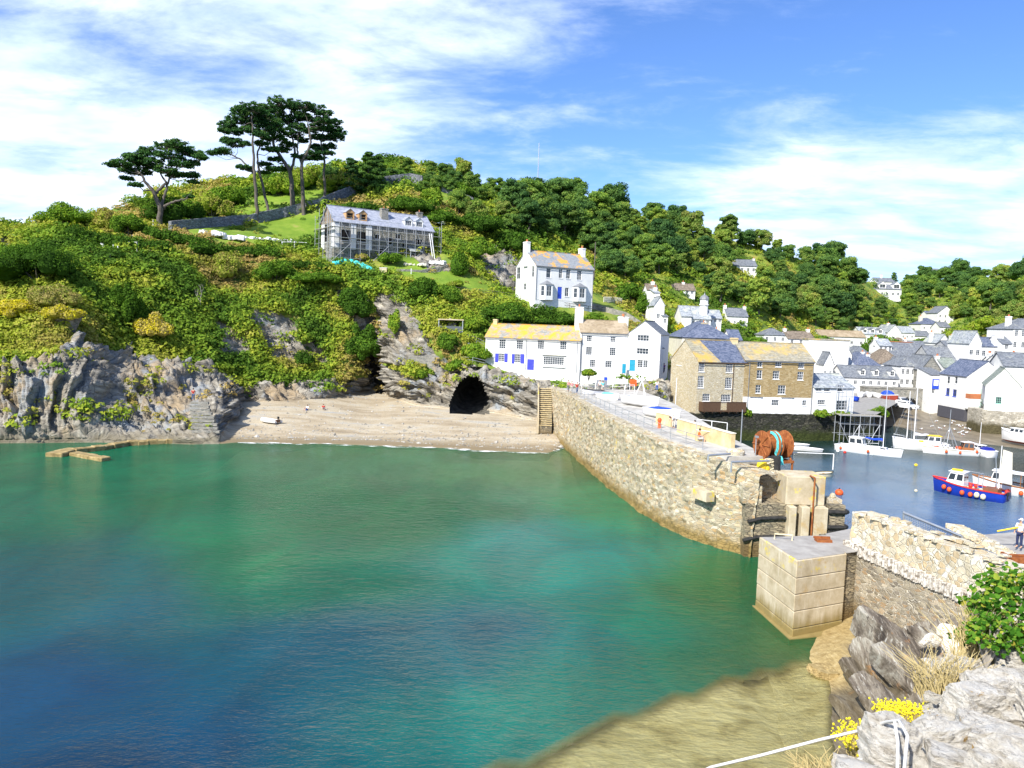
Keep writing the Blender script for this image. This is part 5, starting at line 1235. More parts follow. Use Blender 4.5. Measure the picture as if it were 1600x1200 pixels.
vh('long house with a yellowish tan roof behind the green bush in the village', 1281, 1352, 541, 215, 16, 7, ('gx', 1.9), 'tan_roof', (5, 1, .9, .9, 1.0, 2.4), rot=.05)
S = vh('white block with three roof dormers left of the gable fronted village house', 1344, 1383, 539, 224, 17, 8, ('gx', 2.3), 'pale_slate_roof', (3, 1, .8, 1, 1.2, 2.4))
for x_ in (1351, 1363, 1375): dormer(S, x_, 512, 517, 7)
vh('white gable fronted house with a tall plain gable beside the dormered block', 1386, 1407, 536, 220, 17, 10, ('gy', 2.6), 'pale_slate_roof', (1, 1, .8, 1, 1.2, 2.4), CH((.5, .6)))
vh('white cottage with twin windows attached right of the plain gable', 1407, 1428, 538, 219, 18, 7, ('gx', 2.2), 'pale_slate_roof', (3, 2, .7, .8, .5, 1.8))
vh('low white cottage with a dark roof at the end of the upper village row', 1429, 1453, 538, 217, 13, 6, ('gx', 1.8), 'slate_roof', (3, 1, .7, .9, .7, 2))
vh('white house with a hipped blue slate roof and tall chimney below the gabled guest house', 1438, 1470, 524, 240, 17, 9, ('hip', 2.4), 'blue_slate_roof', (3, 2, .7, .9, .5, 1.9), [(.25,.5,.9,1.1,1.1,'cream_render',2)])
vh('small wing with a dark roof right of the hipped blue slate house', 1468, 1484, 523, 238, 12, 6, ('gx', 1.8), 'slate_roof', (2, 1, .7, .9, .8, 2))
S = vh('white gabled guest house with a verandah standing highest above the village', 1464, 1490, 506, 262, 17, 8, ('gy', 2.7), 'slate_roof', (3, 2, .8, 1.0, .5, 2), CH((.95, .3)))
vh('slate roofed side wing left of the gabled guest house', 1450, 1465, 502, 262, 9, 7, ('gx', 1.8), 'blue_slate_roof', (2, 1, .7, .8, .5, 2))
S = vh('long white house with two gables high in the wood left of the valley', 1356, 1408, 462, 288, 11, 8, ('gx', 2.2), 'slate_roof', (6, 1, 1.0, 1.1, .6, 2), CH((.02, .9)))
for x_ in (1378, 1400): dormer(S, x_, 449, 455, 11, nx=2)
vh('white upper house with a tall chimney behind the two gabled house in the wood', 1369, 1397, 450, 298, 10, 8, ('gx', 2.0), 'slate_roof', (3, 1, .9, 1, .7, 2), CH((.45, 1.4)))
vh('white house with a dark slate roof alone in the wood near the skyline', 1146, 1182, 427, 244, 12, 7, ('gx', 2.3), 'slate_roof', (4, 1, .9, 1.1, .8, 2), CH((.03, .5), (.97, .5)))
vh('white house with two end chimneys at the foot of the wood above the quay', 1136, 1168, 507, 203, 13, 7, ('gx', 2.2), 'slate_roof', (4, 2, .6, .8, .3, 1.2), CH((.02, .8), (.98, .6)))
vh('white cottage with a brown roof half hidden in trees above the cupola', 1052, 1086, 461, 214, 8, 7, ('gx', 1.9), 'brown_roof', (4, 1, .8, .9, .4, 2), CH((.55, .5)))
S = vh('white stepped house wall climbing the hill right of the villa', 1021, 1037, 504, 160, 28, 6, ('gy', 1.6), 'pale_slate_roof', (1, 2, .7, 1, .9, 2.0), ())
vh('topmost white block of the stepped house with a brown roof', 1011, 1027, 466, 172, 13, 6, ('gx', 1.4), 'brown_roof', (1, 1, .6, .8, .6, 2), CH((.7, .6)))
vh('narrow white middle block of the stepped house', 1022, 1030, 478, 166, 20, 6, ('mono', 1.0), 'pale_slate_roof', None, CH((.5, .3)))
vh('white lean-to porch at the foot of the stepped house', 1036, 1043, 508, 158, 13, 4, ('mono', .6), 'slate_roof', (1, 1, .6, .9, .4, 2))
# cupola house
S = vh('low white house with a grey roof carrying a domed white turret', 1079, 1110, 508, 178, 10, 9, ('gx', 2.9), 'pale_slate_roof', (3, 1, .7, .8, .3, 2))
q = P(1099, 497, 180)-S.o; M = Matrix.Rotation(-atan2(S.u[1], S.u[0]), 3, 'Z'); q = M@V(q); mb = MB(); mb.lathe([(.95, S.h), (.95, S.h+3.2), (1.15, S.h+3.25), (1.15, S.h+3.5), (.95, S.h+3.55), (.95, S.h+4.6)], (q.x, q.y, 0), 8); tw2 = mb.build('turret', MAT['white_render'], S.r)
mb = MB(); mb.lathe([(1.15, S.h+4.6), (1.05, S.h+5.0), (.7, S.h+5.4), (.25, S.h+5.65), (.05, S.h+6.1), (.02, S.h+6.5)], (q.x, q.y, 0), 8); mb.build('dome', MAT['lead'], tw2)
vh('white cottage right of the turreted house with a pergola', 1108, 1127, 506, 184, 9, 6, ('gx', 1.9), 'pale_slate_roof', (3, 1, .7, .8, .4, 2))
vh('steep white gable wall left of the turreted house', 1065, 1080, 504, 176, 10, 8, ('gx', 2.4), 'pale_slate_roof', None)
S = vh('large hipped blue grey slate roof house behind the pale stone warehouse', 1064, 1141, 560, 139, 32, 12, ('hip', 3.0), 'blue_slate_roof', (5, 1, .9, 1.0, 2.2, 2), [(.52,.3,-.1,1.1,1.1,'warm_stone',1),(.97,.8,-1.2,.8,.8,'tan_render',1)], wall='cream_render')
vh('small blue slate roof peeping between the two warehouses', 1141, 1158, 548, 158, 17, 7, ('gx', 2.0), 'blue_slate_roof', (2, 1, .6, .9, 1.2, 2))
# village centre
vh('white corner house with a pyramid slate roof in the village centre', 1405, 1438, 606, 172, 33, 8, ('hip', 2.2), 'slate_roof', (4, 2, .75, 1.15, .8, 2.3))
S = vh('long low white building with a grey roof and three dormers beside the harbour head', 1318, 1403, 605, 170, 16, 8, ('gx', 2.4), 'slate_roof', (7, 1, .8, .9, .7, 2))
for x_ in (1347, 1368, 1393): dormer(S, x_, 578, 586, 8)
vh('white pale roofed house with a tall chimney at its left end behind the annexe', 1300, 1335, 588, 178, 15, 7, ('gx', 2.0), 'pale_slate_roof', (3, 1, .7, 1, .9, 2), [(.02,.5,1.3,1.5,1.2,'white_render',2)])
vh('narrow white house front beside the brown warehouse with a steep slate gable', 1286, 1301, 590, 172, 23, 8, ('gy', 2.4), 'slate_roof', (2, 2, .6, .9, .6, 1.7))
vh('dark hipped slate roof house with paired white chimneys in the village', 1331, 1374, 580, 186, 9, 9, ('hip', 3.1), 'blue_slate_roof', (4, 1, .6, .7, .4, 2), [(.52,.3,.2,.7,.7,'white_render',2),(.68,.25,-.4,.9,.9,'white_render',2)])
S = vh('brown hipped roof house with one white dormer in the village', 1368, 1412, 578, 190, 9, 9, ('hip', 3.5), 'brown_roof', (4, 1, .6, .7, .4, 2)); dormer(S, 1396, 560, 565, 9)
vh('grey pyramid roof just below the whitewashed wall', 1331, 1362, 568, 199, 12, 8, ('hip', 2.4), 'slate_roof', (3, 1, .6, .7, .8, 2))
S = vh('slate roof house with an orange tiled ridge in the middle of the village', 1394, 1440, 567, 200, 11, 11, ('gx', 3.4), 'slate_roof', (4, 1, .7, .8, .5, 2))
MB().box((-.2, S.c-.16, S.h+S.rh+.17), (S.w+.2, S.c+.16, S.h+S.rh+.33)).build('ridge_tile', MAT['terracotta'], S.roof)
vh('low dark curved slate roof behind the brown warehouse gable', 1275, 1322, 573, 186, 12, 9, ('gx', 3.2), 'slate_roof', (3, 1, .7, .8, .5, 2), CH((.45, .3)), wall='grey_render')
vh('small white house under the rounded village tree with a half brown roof', 1396, 1424, 549, 207, 11, 7, ('hip', 2.1), 'brown_roof', (3, 1, .7, .8, .5, 2), wall='cream_render')
vh('grey stone gable house immediately right of the pyramid roofed corner house', 1437, 1467, 608, 169, 32, 8, ('gy', 2.9), 'slate_roof', (2, 2, .7, .9, 1.0, 2.6), wall='grey_stone', group=None)
vh('low roof of brown lichened slate over grey stone walls above the blue shop', 1455, 1508, 585, 182, 20, 10, ('gx', 3.6), 'slate_roof', (4, 1, .9, 1.0, 1.0, 2), (), wall='grey_render', group=None)
vh('grey roofed building left of the white gabled terrace house', 1482, 1513, 562, 190, 16, 8, ('gx', 2.0), 'slate_roof', (3, 1, .8, .8, .9, 2), (), wall='grey_render', group=None)
S = vh('small white and bright blue harbour shop with a slate lean-to', 1453, 1474, 622, 163, 36, 6, ('mono', 1.3), 'slate_roof', (2, 1, .7, .9, 1.0, 2.3), group=None, name='shop', cat='shop')
q = S.rc((1457, 592, 1468, 608)); MB().box((q[0], -.12, q[1]), (q[2], -.01, q[3])).build('shopfront', MAT['blue_paint'], S.r); MB().box((q[0]+.25, -.16, q[1]+.7), (q[2]-.4, -.125, q[3]-.2)).build('sign_board', MAT['white_paint'], S.r)
# big white gable house
S = house('large white harbour house with a dark blue slate roof and blue framed windows', (1507, 637, 149), (1569, 640, 149), 6.2, 9.5, ('gy', 3.0), rmat='blue_slate_roof', group=None, dz=0.3, over=.08,
          side=[(1480,588,1483.5,600,1,2),(1492,588,1495.5,600,1,2),(1478.5,606,1483,618,2,2,dict(fr='blue_paint')),(1489,608,1494,620,2,2,dict(fr='blue_paint'))])
# raise on dark undercroft
mb = MB(); mb.box((.05, .05, -2.6), (S.w-.05, S.dep-.05, -.3)); mb.build('undercroft', m_plain('dark_wall', (.075,.075,.09), .8), S.r)
q = S.rc((1500, 601, 1520, 612)); MB().box((.02, -1.6, 2.0), (3.2, -.004, 2.9)).build('red_parapet', MAT['terracotta'], S.r)
MB().box((.02, -1.58, 0), (3.1, -.004, 1.99)).build('lean_to', MAT['white_render'], S.r)
GH = S
S = house('stone and white cottage with mossy slate roof and green windows at the harbour edge', (1537, 641, 137), (1592, 644, 134.5), 4.6, 9, ('gy', 3.0), rmat='green_slate_roof', group=None, name='cottage', cat='cottage', dz=.5, over=.1,
          wins=[(1556,620,1564.5,631,3,3,dict(fr='green_paint'))], side=[(1518,617,1521.5,630,2,2,dict(fr='green_paint')),(1525,619,1528.5,631,2,2,dict(fr='green_paint')),(1532,621,1535.5,633,2,2,dict(fr='green_paint'))])
mb = MB(); mb.box((-.03, .1, -.3), (-.004, S.dep-.1, 1.0)); mb.build('stone_plinth', MAT['grey_stone'], S.r)
S = house('tall white house behind the green windowed cottage with a green framed casement', (1566, 622, 143), (1640, 626, 141), 6.0, 9, ('gx', 2.4), rmat='slate_roof', group=None, dz=3, wins=[(1581,603,1595,613,3,2,dict(fr='green_paint'))])
S = vh('tall white hipped roof house at the right edge above the village', 1580, 1650, 549, 183, 34, 10, ('hip', 2.6), 'slate_roof', (6, 2, .8, 1.4, .9, 2.7), [(.12,.4,.6,1.0,1.0,'white_render',2)])
vh('white house with a big left gable among the bushes on the right', 1513, 1532, 560, 178, 25, 9, ('gy', 2.6), 'pale_slate_roof', (2, 1, .9, 1.2, .8, 2))
vh('white terrace house with a blue slate roof and a broad white chimney stack', 1533, 1568, 561, 178, 20, 8, ('gx', 2.0), 'blue_slate_roof', (4, 1, .9, 1.3, .7, 2), [(.75,.1,.9,2.0,1.4,'white_render',0)])
vh('small grey roofed house right of the broad white chimney', 1566, 1580, 549, 176, 12, 7, ('gx', 1.8), 'slate_roof', (1, 1, .8, 1.1, .5, 2))
vh('pale slate roofed house stepping up behind the large white harbour house', 1572, 1618, 600, 158, 21, 10, ('gx', 3.0), 'pale_slate_roof', (4, 1, .8, 1.1, .9, 2), CH((.7, .6)))
vh('white house with a dark chimney at the far right of the harbour', 1583, 1645, 618, 150, 30, 8, ('gx', 2.6), 'slate_roof', (5, 1, .8, 1.1, 1.8, 2), [(.02,.5,.5,1.2,1.0,'grey_render',2)])
vh('distant dark roofed barn on the far skyline of the valley', 1459, 1470, 429, 430, 3, 7, ('gx', 2.4), 'slate_roof', None, group=None, name='barn', cat='barn')
for a in [('little white cottage under the two slate ridges right of the village tree',1421,1449,558,204,13,7,('gx',2.0),'slate_roof'),('small white gable fronted cottage on the bank below the hipped slate house',1463,1484,549,207,14,7,('gy',2.2),'pale_slate_roof'),
          ('white cottage with a blue slate roof left of the big left gable house',1496,1513,553,192,13,7,('gx',1.9),'blue_slate_roof'),('narrow white house wedged left of the pyramid slate roof',1312,1330,570,188,16,7,('gy',2.2),'slate_roof'),
          ('white cottage with a mossy roof behind the blue shop',1474,1497,590,176,16,7,('gx',2.0),'green_slate_roof'),('white lean-to cottage between the harbour house and the terrace',1556,1578,583,166,14,6,('gx',1.8),'slate_roof'),
          ('tiny white cottage between the brown hipped roof and the upper row',1374,1393,552,202,12,6,('gx',1.7),'pale_slate_roof')]:
    vh(a[0], *a[1:5], a[5], a[6], a[7], a[8], (3, 1, .7, .9, .8, 2), CH((.05, .5)), keep=1)
# bridge wall with arch at the harbour head
S = house('stone bridge wall with a dark arch at the head of the slipway', (1352, 627, 166), (1452, 631, 166), 3.0, 3, ('flat', .25), wall='grey_stone', rmat='grey_stone', name='bridge', cat='bridge', group=None, dz=1.5, doors=())
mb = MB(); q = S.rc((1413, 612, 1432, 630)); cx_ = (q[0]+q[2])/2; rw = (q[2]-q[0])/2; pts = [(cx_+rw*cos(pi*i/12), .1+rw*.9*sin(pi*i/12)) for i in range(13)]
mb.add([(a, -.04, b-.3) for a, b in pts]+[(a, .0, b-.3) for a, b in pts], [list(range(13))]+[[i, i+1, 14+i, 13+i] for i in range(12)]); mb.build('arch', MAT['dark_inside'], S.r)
# ================================================================== PIER, NEAR PIER, FOREGROUND
PST = [(.46,.38,.24),(.60,.53,.38),(.26,.215,.14),(.70,.64,.50),(.50,.34,.17),(.33,.29,.22),(.56,.48,.33)]
m_stone('pier_stone', PST, (.66,.60,.46), 2.0, (1,1,2.3), .045, world=True, bstr=1.0, bdist=.10, foot=((.20,.14,.05), .3, 1.7, 1.6), stain=[((.62,.46,.12), .9, .60, .72, (3,0,0))])
m_stone('pale_rubble', [(.62,.55,.40),(.72,.66,.52),(.52,.42,.27),(.66,.52,.32),(.76,.72,.62)], (.74,.69,.56), 2.6, (1,1,1.25), .05, world=True, bstr=1.0, bdist=.08, warp=.35)
m_stone('low_slate_wall', [(.32,.27,.19),(.48,.42,.31),(.22,.19,.15),(.58,.51,.39),(.42,.30,.18)], (.66,.60,.48), 2.4, (1,1,2.6), .05, world=True, bstr=1.0, bdist=.10, foot=((.16,.11,.045), .6, 1.8, 1.0), warp=.35)
m_stone('dark_coursed', [(.30,.26,.18),(.42,.35,.24),(.20,.18,.14),(.50,.42,.28)], (.14,.12,.09), 2.2, (1,1,3.4), .05, world=True, bstr=1.0, bdist=.08, foot=((.13,.09,.04), .4, 1.8, 1.0))
m, n = newmat('pale_concrete'); co = wpos(n); t_ = n.noise(co, .8, 7, .7); st = n.noise(n.mapping(co, scale=(1, 1, .12)), 2.5, 5, .7)
c_ = n.ramp(t_, [(.3, (.36,.29,.18)), (.5, (.50,.42,.29)), (.7, (.62,.55,.42))]); c_ = n.mix(n.smooth(st, .55, .75), c_, (.68,.62,.50)); c_ = n.mix(n.smooth(n.noise(n.mapping(co, loc=(5, 5, 5)), .5, 6, .7), .56, .7), c_, (.46,.32,.15))
z_ = n.n('ShaderNodeSeparateXYZ'); n.set(z_.inputs[0], co); c_ = n.mix(n.smooth(n.math('ADD', z_.outputs[2], n.math('MULTIPLY', st, 1.6)), 2.1, 1.1), c_, n.mix(t_, (.10,.085,.03), (.42,.31,.12))); yl = n.math('MULTIPLY', n.smooth(n.noise(n.mapping(co, loc=(1, 2, 7)), 1.1, 5, .7), .56, .66), n.smooth(z_.outputs[2], 3.3, 3.7))
c_ = n.mix(n.math('MULTIPLY', yl, .8), c_, (.72,.55,.02)); finish(n, c_, .9, n.noise(co, 12, 5, .7), .35, .03, .2)
m_noise('deck_concrete', [(.3,(.30,.28,.25)),(.5,(.44,.42,.38)),(.7,(.55,.53,.49))], .7, .9, .3, .03, world=True, detail=8)
m_noise('grey_concrete', [(.3,(.26,.24,.22)),(.55,(.36,.34,.31)),(.75,(.46,.44,.40))], 1.2, .9, .4, .03, world=True, detail=8)
m_noise('rust', [(.3,(.16,.045,.015)),(.55,(.30,.10,.03)),(.75,(.42,.18,.06))], 3, .85, .4, .02)
m_noise('black_rubber', [(.3,(.012,.012,.012)),(.7,(.045,.043,.04))], 4, .7, .4, .03)
m_plain('orange_paint', (.75,.10,.02), .5); m_plain('red_paint', (.55,.03,.02), .5); m_plain('yellow_paint', (.80,.55,.02), .5); m_plain('bench_brown', (.20,.08,.04), .7)
m_plain('turquoise_net', (.10,.55,.58), .9); m_plain('navy_paint', (.015,.02,.22), .3); m_plain('royal_blue', (.01,.06,.50), .6); m_plain('rope_white', (.62,.61,.58), .8); m_plain('cream_paint', (.70,.62,.42), .5)
def rotz(a): return Matrix.Rotation(a, 4, 'Z')
pr = root('pier', 'long battered rubble stone pier running out from the beach to the harbour mouth', 'pier', (0, 0, 0))
foot = [(4.4,120),(6.0,113),(7.6,102.8),(9.0,88.5),(10.4,78.8),(12.0,68.7),(13.6,63.2),(15.5,59.5),(18.3,56.5)]
wall_run('', foot, -2.5, [7.3,7.2,7.15,7.1,7.05,7.0,7.0,6.9,6.2], 2.4, 'pier_stone', 'wall', '', .16, 5, batter=.9 if 0 else -.0, step=.32, parent=pr) if 0 else None
def pier_wall():
    pts = [np.array(p, float) for p in foot]; S_ = [0]
    for a, b in zip(pts[:-1], pts[1:]): S_.append(S_[-1]+np.linalg.norm(b-a))
    n_ = int(S_[-1]/.28); tt = np.linspace(0, S_[-1], n_+1)
    cx = smooth1(np.interp(tt, S_, [p[0] for p in pts]), 9); cy = np.interp(tt, S_, [p[1] for p in pts])
    zt = np.interp(tt, S_, [7.3,7.2,7.15,7.1,7.05,7.0,7.0,6.9,6.3]); tx = np.gradient(cx); ty = np.gradient(cy); l = np.hypot(tx, ty); nx_, ny_ = -ty/l, tx/l
    nz = 34; Vt = np.zeros((n_+1, nz+8, 3))
    for j in range(nz+8):
        if j <= nz: f = j/nz; off = .95*f**.8; z = -2.5+(zt+2.5)*f
        else: off = .95+(j-nz)*.26; z = zt+0*tt
        Vt[:, j, 0] = cx+nx_*off; Vt[:, j, 1] = cy+ny_*off; Vt[:, j, 2] = z
    rg_ = vnoise(np.stack([Vt[..., 0]*.3, Vt[..., 1]*2.2, Vt[..., 2]*4.2], -1))-.5
    d_ = (fbm(Vt*.5, 3)-.5)*.5+rg_*.22; Vt[..., 0] += -nx_[:, None]*d_; Vt[..., 1] += -ny_[:, None]*d_
    Vt[:, nz-1:, 2] += ((vnoise(Vt[:, nz-1:]*1.6)-.5)*.16)
    k = nz+8; ii = np.arange((n_+1)*k).reshape(n_+1, k); f = np.stack([ii[:-1, :-1], ii[1:, :-1], ii[1:, 1:], ii[:-1, 1:]], -1).reshape(-1, 4)
    link('wall', npmesh('wall', Vt.reshape(-1, 3), f, MAT['pier_stone'], False), pr)
pier_wall()
dk = MB(); out = [(6.9,119.5),(8.2,112),(9.6,102),(11.2,88),(12.7,78),(14.2,68),(15.8,62.8),(17.2,59.6)]; inn = [(20,121.3),(21,112),(21.5,100),(21,88),(20.6,78),(20.4,70),(20.6,64),(20.8,60.5)]
for i in range(7): dk.prism([out[i], out[i+1], inn[i+1], inn[i]][::-1], 6.6, 7.16 if i < 9 else 7)
dk.build('deck', MAT['deck_concrete'], pr)
iq = MB(); iq.prism([(12,119),(14,90),(16,75),(17,60),(21,60.3),(20.7,64),(20.5,70),(20.7,78),(21.1,88),(21.6,100),(21.1,112),(20.5,119.8)], -2, 6.58); iq.build('inner_face', MAT['dark_coursed'], pr)
sb = MB(); q = P(1100, 772, 60.3); sb.cbox((q[0]-.15, q[1]-.2, q[2]), (1.9, .8, .75), rz=-1.15); sb.build('projecting_stone', MAT['pale_concrete'], pr)
# steps to the beach at the landward end
st = root('stone_steps', 'narrow flight of pale steps going down to the beach beside the pier wall', 'steps', P(852, 667, 112.8))
mb = MB()
for i in range(19): mb.box((-.95, .0+i*.26, -1+i*.01), (.95, .26+i*.26, .28+i*.28))
mb.build('riser', MAT['dark_coursed'], st); mb = MB()  # risers coloured dark to paint in the shade stripes between treads
for i in range(19): mb.box((-.97, -.10+i*.26, .20+i*.28), (.97, .10+i*.26, .285+i*.28))
mb.build('tread', MAT['tan_render'], st); mb = MB(); mb.prism([(-1.15,-.2),(-.97,-.2),(-.97,5.2),(-1.15,5.2)], -1, 1.0)
for i in range(10): mb.box((-1.16, i*.5, .2+i*.53), (-.97, i*.5+.5, 1.3+i*.53))
mb.build('side_wall', MAT['pale_concrete'], st)
# railings
def railing(label, pts, h=1.05, sp=2.4, r=.028, rails=(.5, 1.0), mat='galvanised', name='railing'):
    rt = root(name, label, 'railing', pts[0]); o = np.array(pts[0], float); pm = MB(); 
    for a, b in zip(pts[:-1], pts[1:]):
        a = np.array(a, float)-o; b = np.array(b, float)-o; L = np.linalg.norm(b-a); k = max(1, int(round(L/sp)))
        for i in range(k+1 if b is not None else k):
            c = a+(b-a)*i/k; MB().tube([c-np.array([0, 0, .1]), c+np.array([0, 0, h])], r*1.25, 6).build('post', MAT[mat], rt) if (i or a is not None) and not (i == 0 and np.linalg.norm(a) > 1e-6) else None
        for q in rails: pm.tube([a+np.array([0, 0, h*q]), b+np.array([0, 0, h*q])], r, 6)
    MB().tube([(0, 0, -.1), (0, 0, h)], r*1.25, 6).build('post', MAT[mat], rt)
    pm.build('rail', MAT[mat], rt); return rt
railing('long thin galvanised railing along the seaward side of the pier', [(x+.1, y, 7.15) for x, y in out[1:7]])
railing('galvanised handrail beside the path at the landward end of the pier', [(8.5,118,7.15),(13,119.5,7.15),(18.5,120.3,7.15)], mat='white_paint')
railing('white framed railing around the brown benches on the pier', [tuple(P(1087,690,68)[:2])+(7.15,), tuple(P(1134,706,66)[:2])+(7.15,)], h=1.9, sp=1.5, mat='white_paint')
def prl(px, z, d): q, _ = PZ(px, d, z); return q
def parapet(label, x0, d0, x1, d1, h):
    a = prl(x0, 7.15, d0); b = prl(x1, 7.15, d1); u = b-a; L = float(np.linalg.norm(u)); rt = root('parapet', label, 'wall', a, atan2(u[1], u[0]), 'tan rendered walls on the pier')
    MB().prism([(0,0),(L,0),(L,.45),(0,.45)], -.02, h).build('body', MAT['tan_render'], rt, bevel=.03); MB().box((-.04,-.05,h+.002),(L+.04,.5,h+.08)).build('coping', MAT['cream_render'], rt, bevel=.02)
parapet('short tan rendered wall beside the orange bollard on the pier', 1024, 79, 1047, 76.5, 1.15)
parapet('long tan rendered wall with the seated man in orange on the pier', 1057, 73, 1141, 63.8, 1.25)
mb = MB(); q = prl(1030, 7.16, 75.5); mb.lathe([(.20,0),(.20,.06),(.15,.1),(.14,.6),(.2,.7),(.22,.85),(.15,.98),(.03,1.02)], (0,0,0), 12); tag(mb.build('bollard', MAT['orange_paint'], loc=q, smooth=True), 'squat orange mooring bollard standing on the pier deck', 'bollard')
def bench(label, x, d, rz):
    rt = root('bench', label, 'bench', prl(x, 7.16, d), rz, 'brown benches on the pier')
    for sx_ in (-.7, .7): MB().box((sx_-.04,-.25,0),(sx_+.04,.25,.42)).box((sx_-.04,.2,.42),(sx_+.04,.27,.9)).build('leg', MAT['bench_brown'], rt)
    MB().box((-.8,-.25,.425),(.8,.2,.47)).build('seat', MAT['bench_brown'], rt); MB().box((-.8,.17,.55),(.8,.198,.68)).box((-.8,.17,.74),(.8,.198,.88)).build('backrest', MAT['bench_brown'], rt)
bench('brown bench under the white railing, left one of two', 1092, 71, 2.6); bench('brown bench under the white railing, nearest the winch', 1128, 68, 2.6)
def pole(label, px, py0, py1, d, r=.05, mat='galvanised', name='pole', cat='pole', head=None):
    b = P(px, py1, d); t_ = PZ(px, d, zat(px, py0, d))[0]; h = float(t_[2]-b[2]); rt = root(name, label, cat, b)
    MB().tube([(0,0,-.2),(0,0,h)], [r, r*.7], 8).build('post', MAT[mat], rt)
    if head: MB().cbox((0,-.1,h), (.22,.34,.14)).build('lamp_head', MAT[mat], rt)
    return rt
pole('tall thin grey pole standing before the left stone warehouse balcony', 1157, 640, 695, 67, .06)
pole('grey lamp post with a small head beside the rusty net winch', 1178, 682, 746, 60.5, .06, head=1)
pole('tall white flagpole on the path below the left stone warehouse', 1055, 590, 640, 112, .06, 'white_paint', 'flagpole')
pole('tall wooden utility pole right of the white villa', 928, 378, 436, 168, .13, 'bark', 'utility_pole')
pole('thin radio mast rising from the wooded skyline', 840, 223, 290, 262, .16, 'galvanised', 'radio_mast', 'mast')
# round stone pillar, galvanised rails over the wall edge
mb = MB(); q = prl(1148, 6.2, 60.8); mb.lathe([(.72,-.4),(.70,.2),(.73,.5),(.69,.9),(.74,1.25),(.6,1.4),(.02,1.45)], (0,0,0), 14); tag(mb.build('stone_pillar', MAT['pale_rubble'], loc=q), 'round drystone pillar at the end of the long tan wall', 'pillar')
for (x0, x1, dd, l) in ((1106, 1141, 58.4, 'bent galvanised rail over the pier edge below the round pillar'), (1142, 1202, 57.6, 'bent galvanised rail over the pier edge below the net winch')):
    a = P(x0, 722 if x0 < 1140 else 738, dd); b = P(x1, 709 if x0 < 1140 else 720, dd+1.2); a2 = np.array([a[0], a[1], b[2]])
    mb = MB(); mb.tube([(0,0,0), a2-a, b-a], .09, 8); tag(mb.build('guard_rail', MAT['galvanised'], loc=a), l, 'rail', 'bent galvanised rails on the pier edge')
# ---- pier head at the harbour mouth
hd = root('pier_end', 'stone and concrete head of the far pier with vertical grooves and black fenders', 'pier', (17.2, 57.0, 0))
b = MB(); b.prism([(.75,-.05),(8.0,.3),(8.0,5),(.5,6)], -3, 4.1); ob = b.build('bastion', MAT['dark_coursed'], hd)
b = MB(); b.prism([(.2,2.0),(3.69,2.1),(3.69,3.0),(.2,3.0)], 4.09, 6.05); b.build('upper_wall', MAT['low_slate_wall'], hd)
b = MB()
for i in range(20): b.cbox((.22+i*.178, 2.5, 6.17), (.15, 1.0, .26), rz=random.uniform(-.05, .05))
b.build('coping_stones', MAT['pale_rubble'], hd)
b = MB(); b.prism([(.5,.1),(1.9,.05),(1.9,1.9),(.5,1.9)], 4.05, 5.4); b.build('buttress', MAT['pier_stone'], hd)
b = MB(); b.prism([(3.7,.0),(6.7,.15),(6.7,2.8),(3.7,2.8)], 4.08, 6.25); b.build('concrete_block', MAT['pale_concrete'], hd, bevel=.05)
for x0, x1, zt in ((3.8,4.35,4.1),(4.75,5.35,4.1),(5.65,6.7,4.1)):
    b = MB(); b.box((x0, -.65, -3), (x1, .25, zt-.02)); b.build('groove_pier', MAT['pale_concrete'], hd, bevel=.04)
b = MB(); b.tube([(5.5,-.72,6.3),(5.5,-.72,-.5)], .07, 6); b.tube([(5.5,.2,6.32),(5.5,-.72,6.32)], .07, 6); b.build('rusty_pole', MAT['rust'], hd)
b = MB(); b.box((6.9,-.3,-3),(8.1,.35,4.25)); b.build('fender_column', MAT['dark_coursed'], hd)
for z in (3.75, 2.6, 2.15, 1.0, .55): MB().tube([(6.75,-.25,z+.03),(6.9,-.42,z),(8.1,-.42,z),(8.3,-.2,z),(8.3,.4,z-.02)], .17, 8).build('fender', MAT['black_rubber'], hd)
for z, x0 in ((3.0, 1.9), (1.55, 1.6)): MB().tube([(x0-1.0,-.2,z-.25),(x0,-.12,z),(x0+1.6,-.05,z+.1),(3.75,-.1,z+.06)], .15, 8).build('fender', MAT['black_rubber'], hd)
b = MB(); b.cbox((7.6,1,4.35),(1.0,1.3,.4)); b.ball((7.6,.9,4.65),(.25,.25,.3)); b.build('mooring_stone', MAT['pale_rubble'], hd)
# net winch
wq = prl(1206, 6.1, 61.0); wr = root('net_winch', 'big rusty twin drum net winch with turquoise netting on the pier head', 'winch', wq, .35)
for x in (-.62, .62):
    pf_ = [(.15,-.42),(1.10,-.40),(1.14,-.36),(1.10,-.32),(.62,-.28),(.60,.28),(1.10,.32),(1.14,.36),(1.10,.40),(.15,.42)]
    MB().lathe([(r_, x+z_*1.3) for r_, z_ in pf_], (0,0,1.95), 20, 'x').build('drum', MAT['rust'], wr, smooth=False)
    b = MB()
    for i in range(8): b.tube([(x+.56*(1 if x > 0 else -1), 0, 1.95), (x+.58*(1 if x > 0 else -1), 1.05*cos(i*pi/4), 1.95+1.05*sin(i*pi/4))], .05, 4)
    b.build('spoke', MAT['rust'], wr)
MB().box((-1.4,-.9,.55),(1.4,-.7,.75)).box((-1.4,.7,.55),(1.4,.9,.75)).box((-1.4,-.7,.56),(-1.2,.7,.74)).box((1.2,-.7,.56),(1.4,.7,.74)).build('frame', MAT['rust'], wr)
for x, y in ((-1.3,-.8),(1.3,-.8),(-1.3,.8),(1.3,.8)): MB().tube([(x,y,-.3),(x,y,.56)], .09, 6).build('leg', MAT['rust'], wr); 
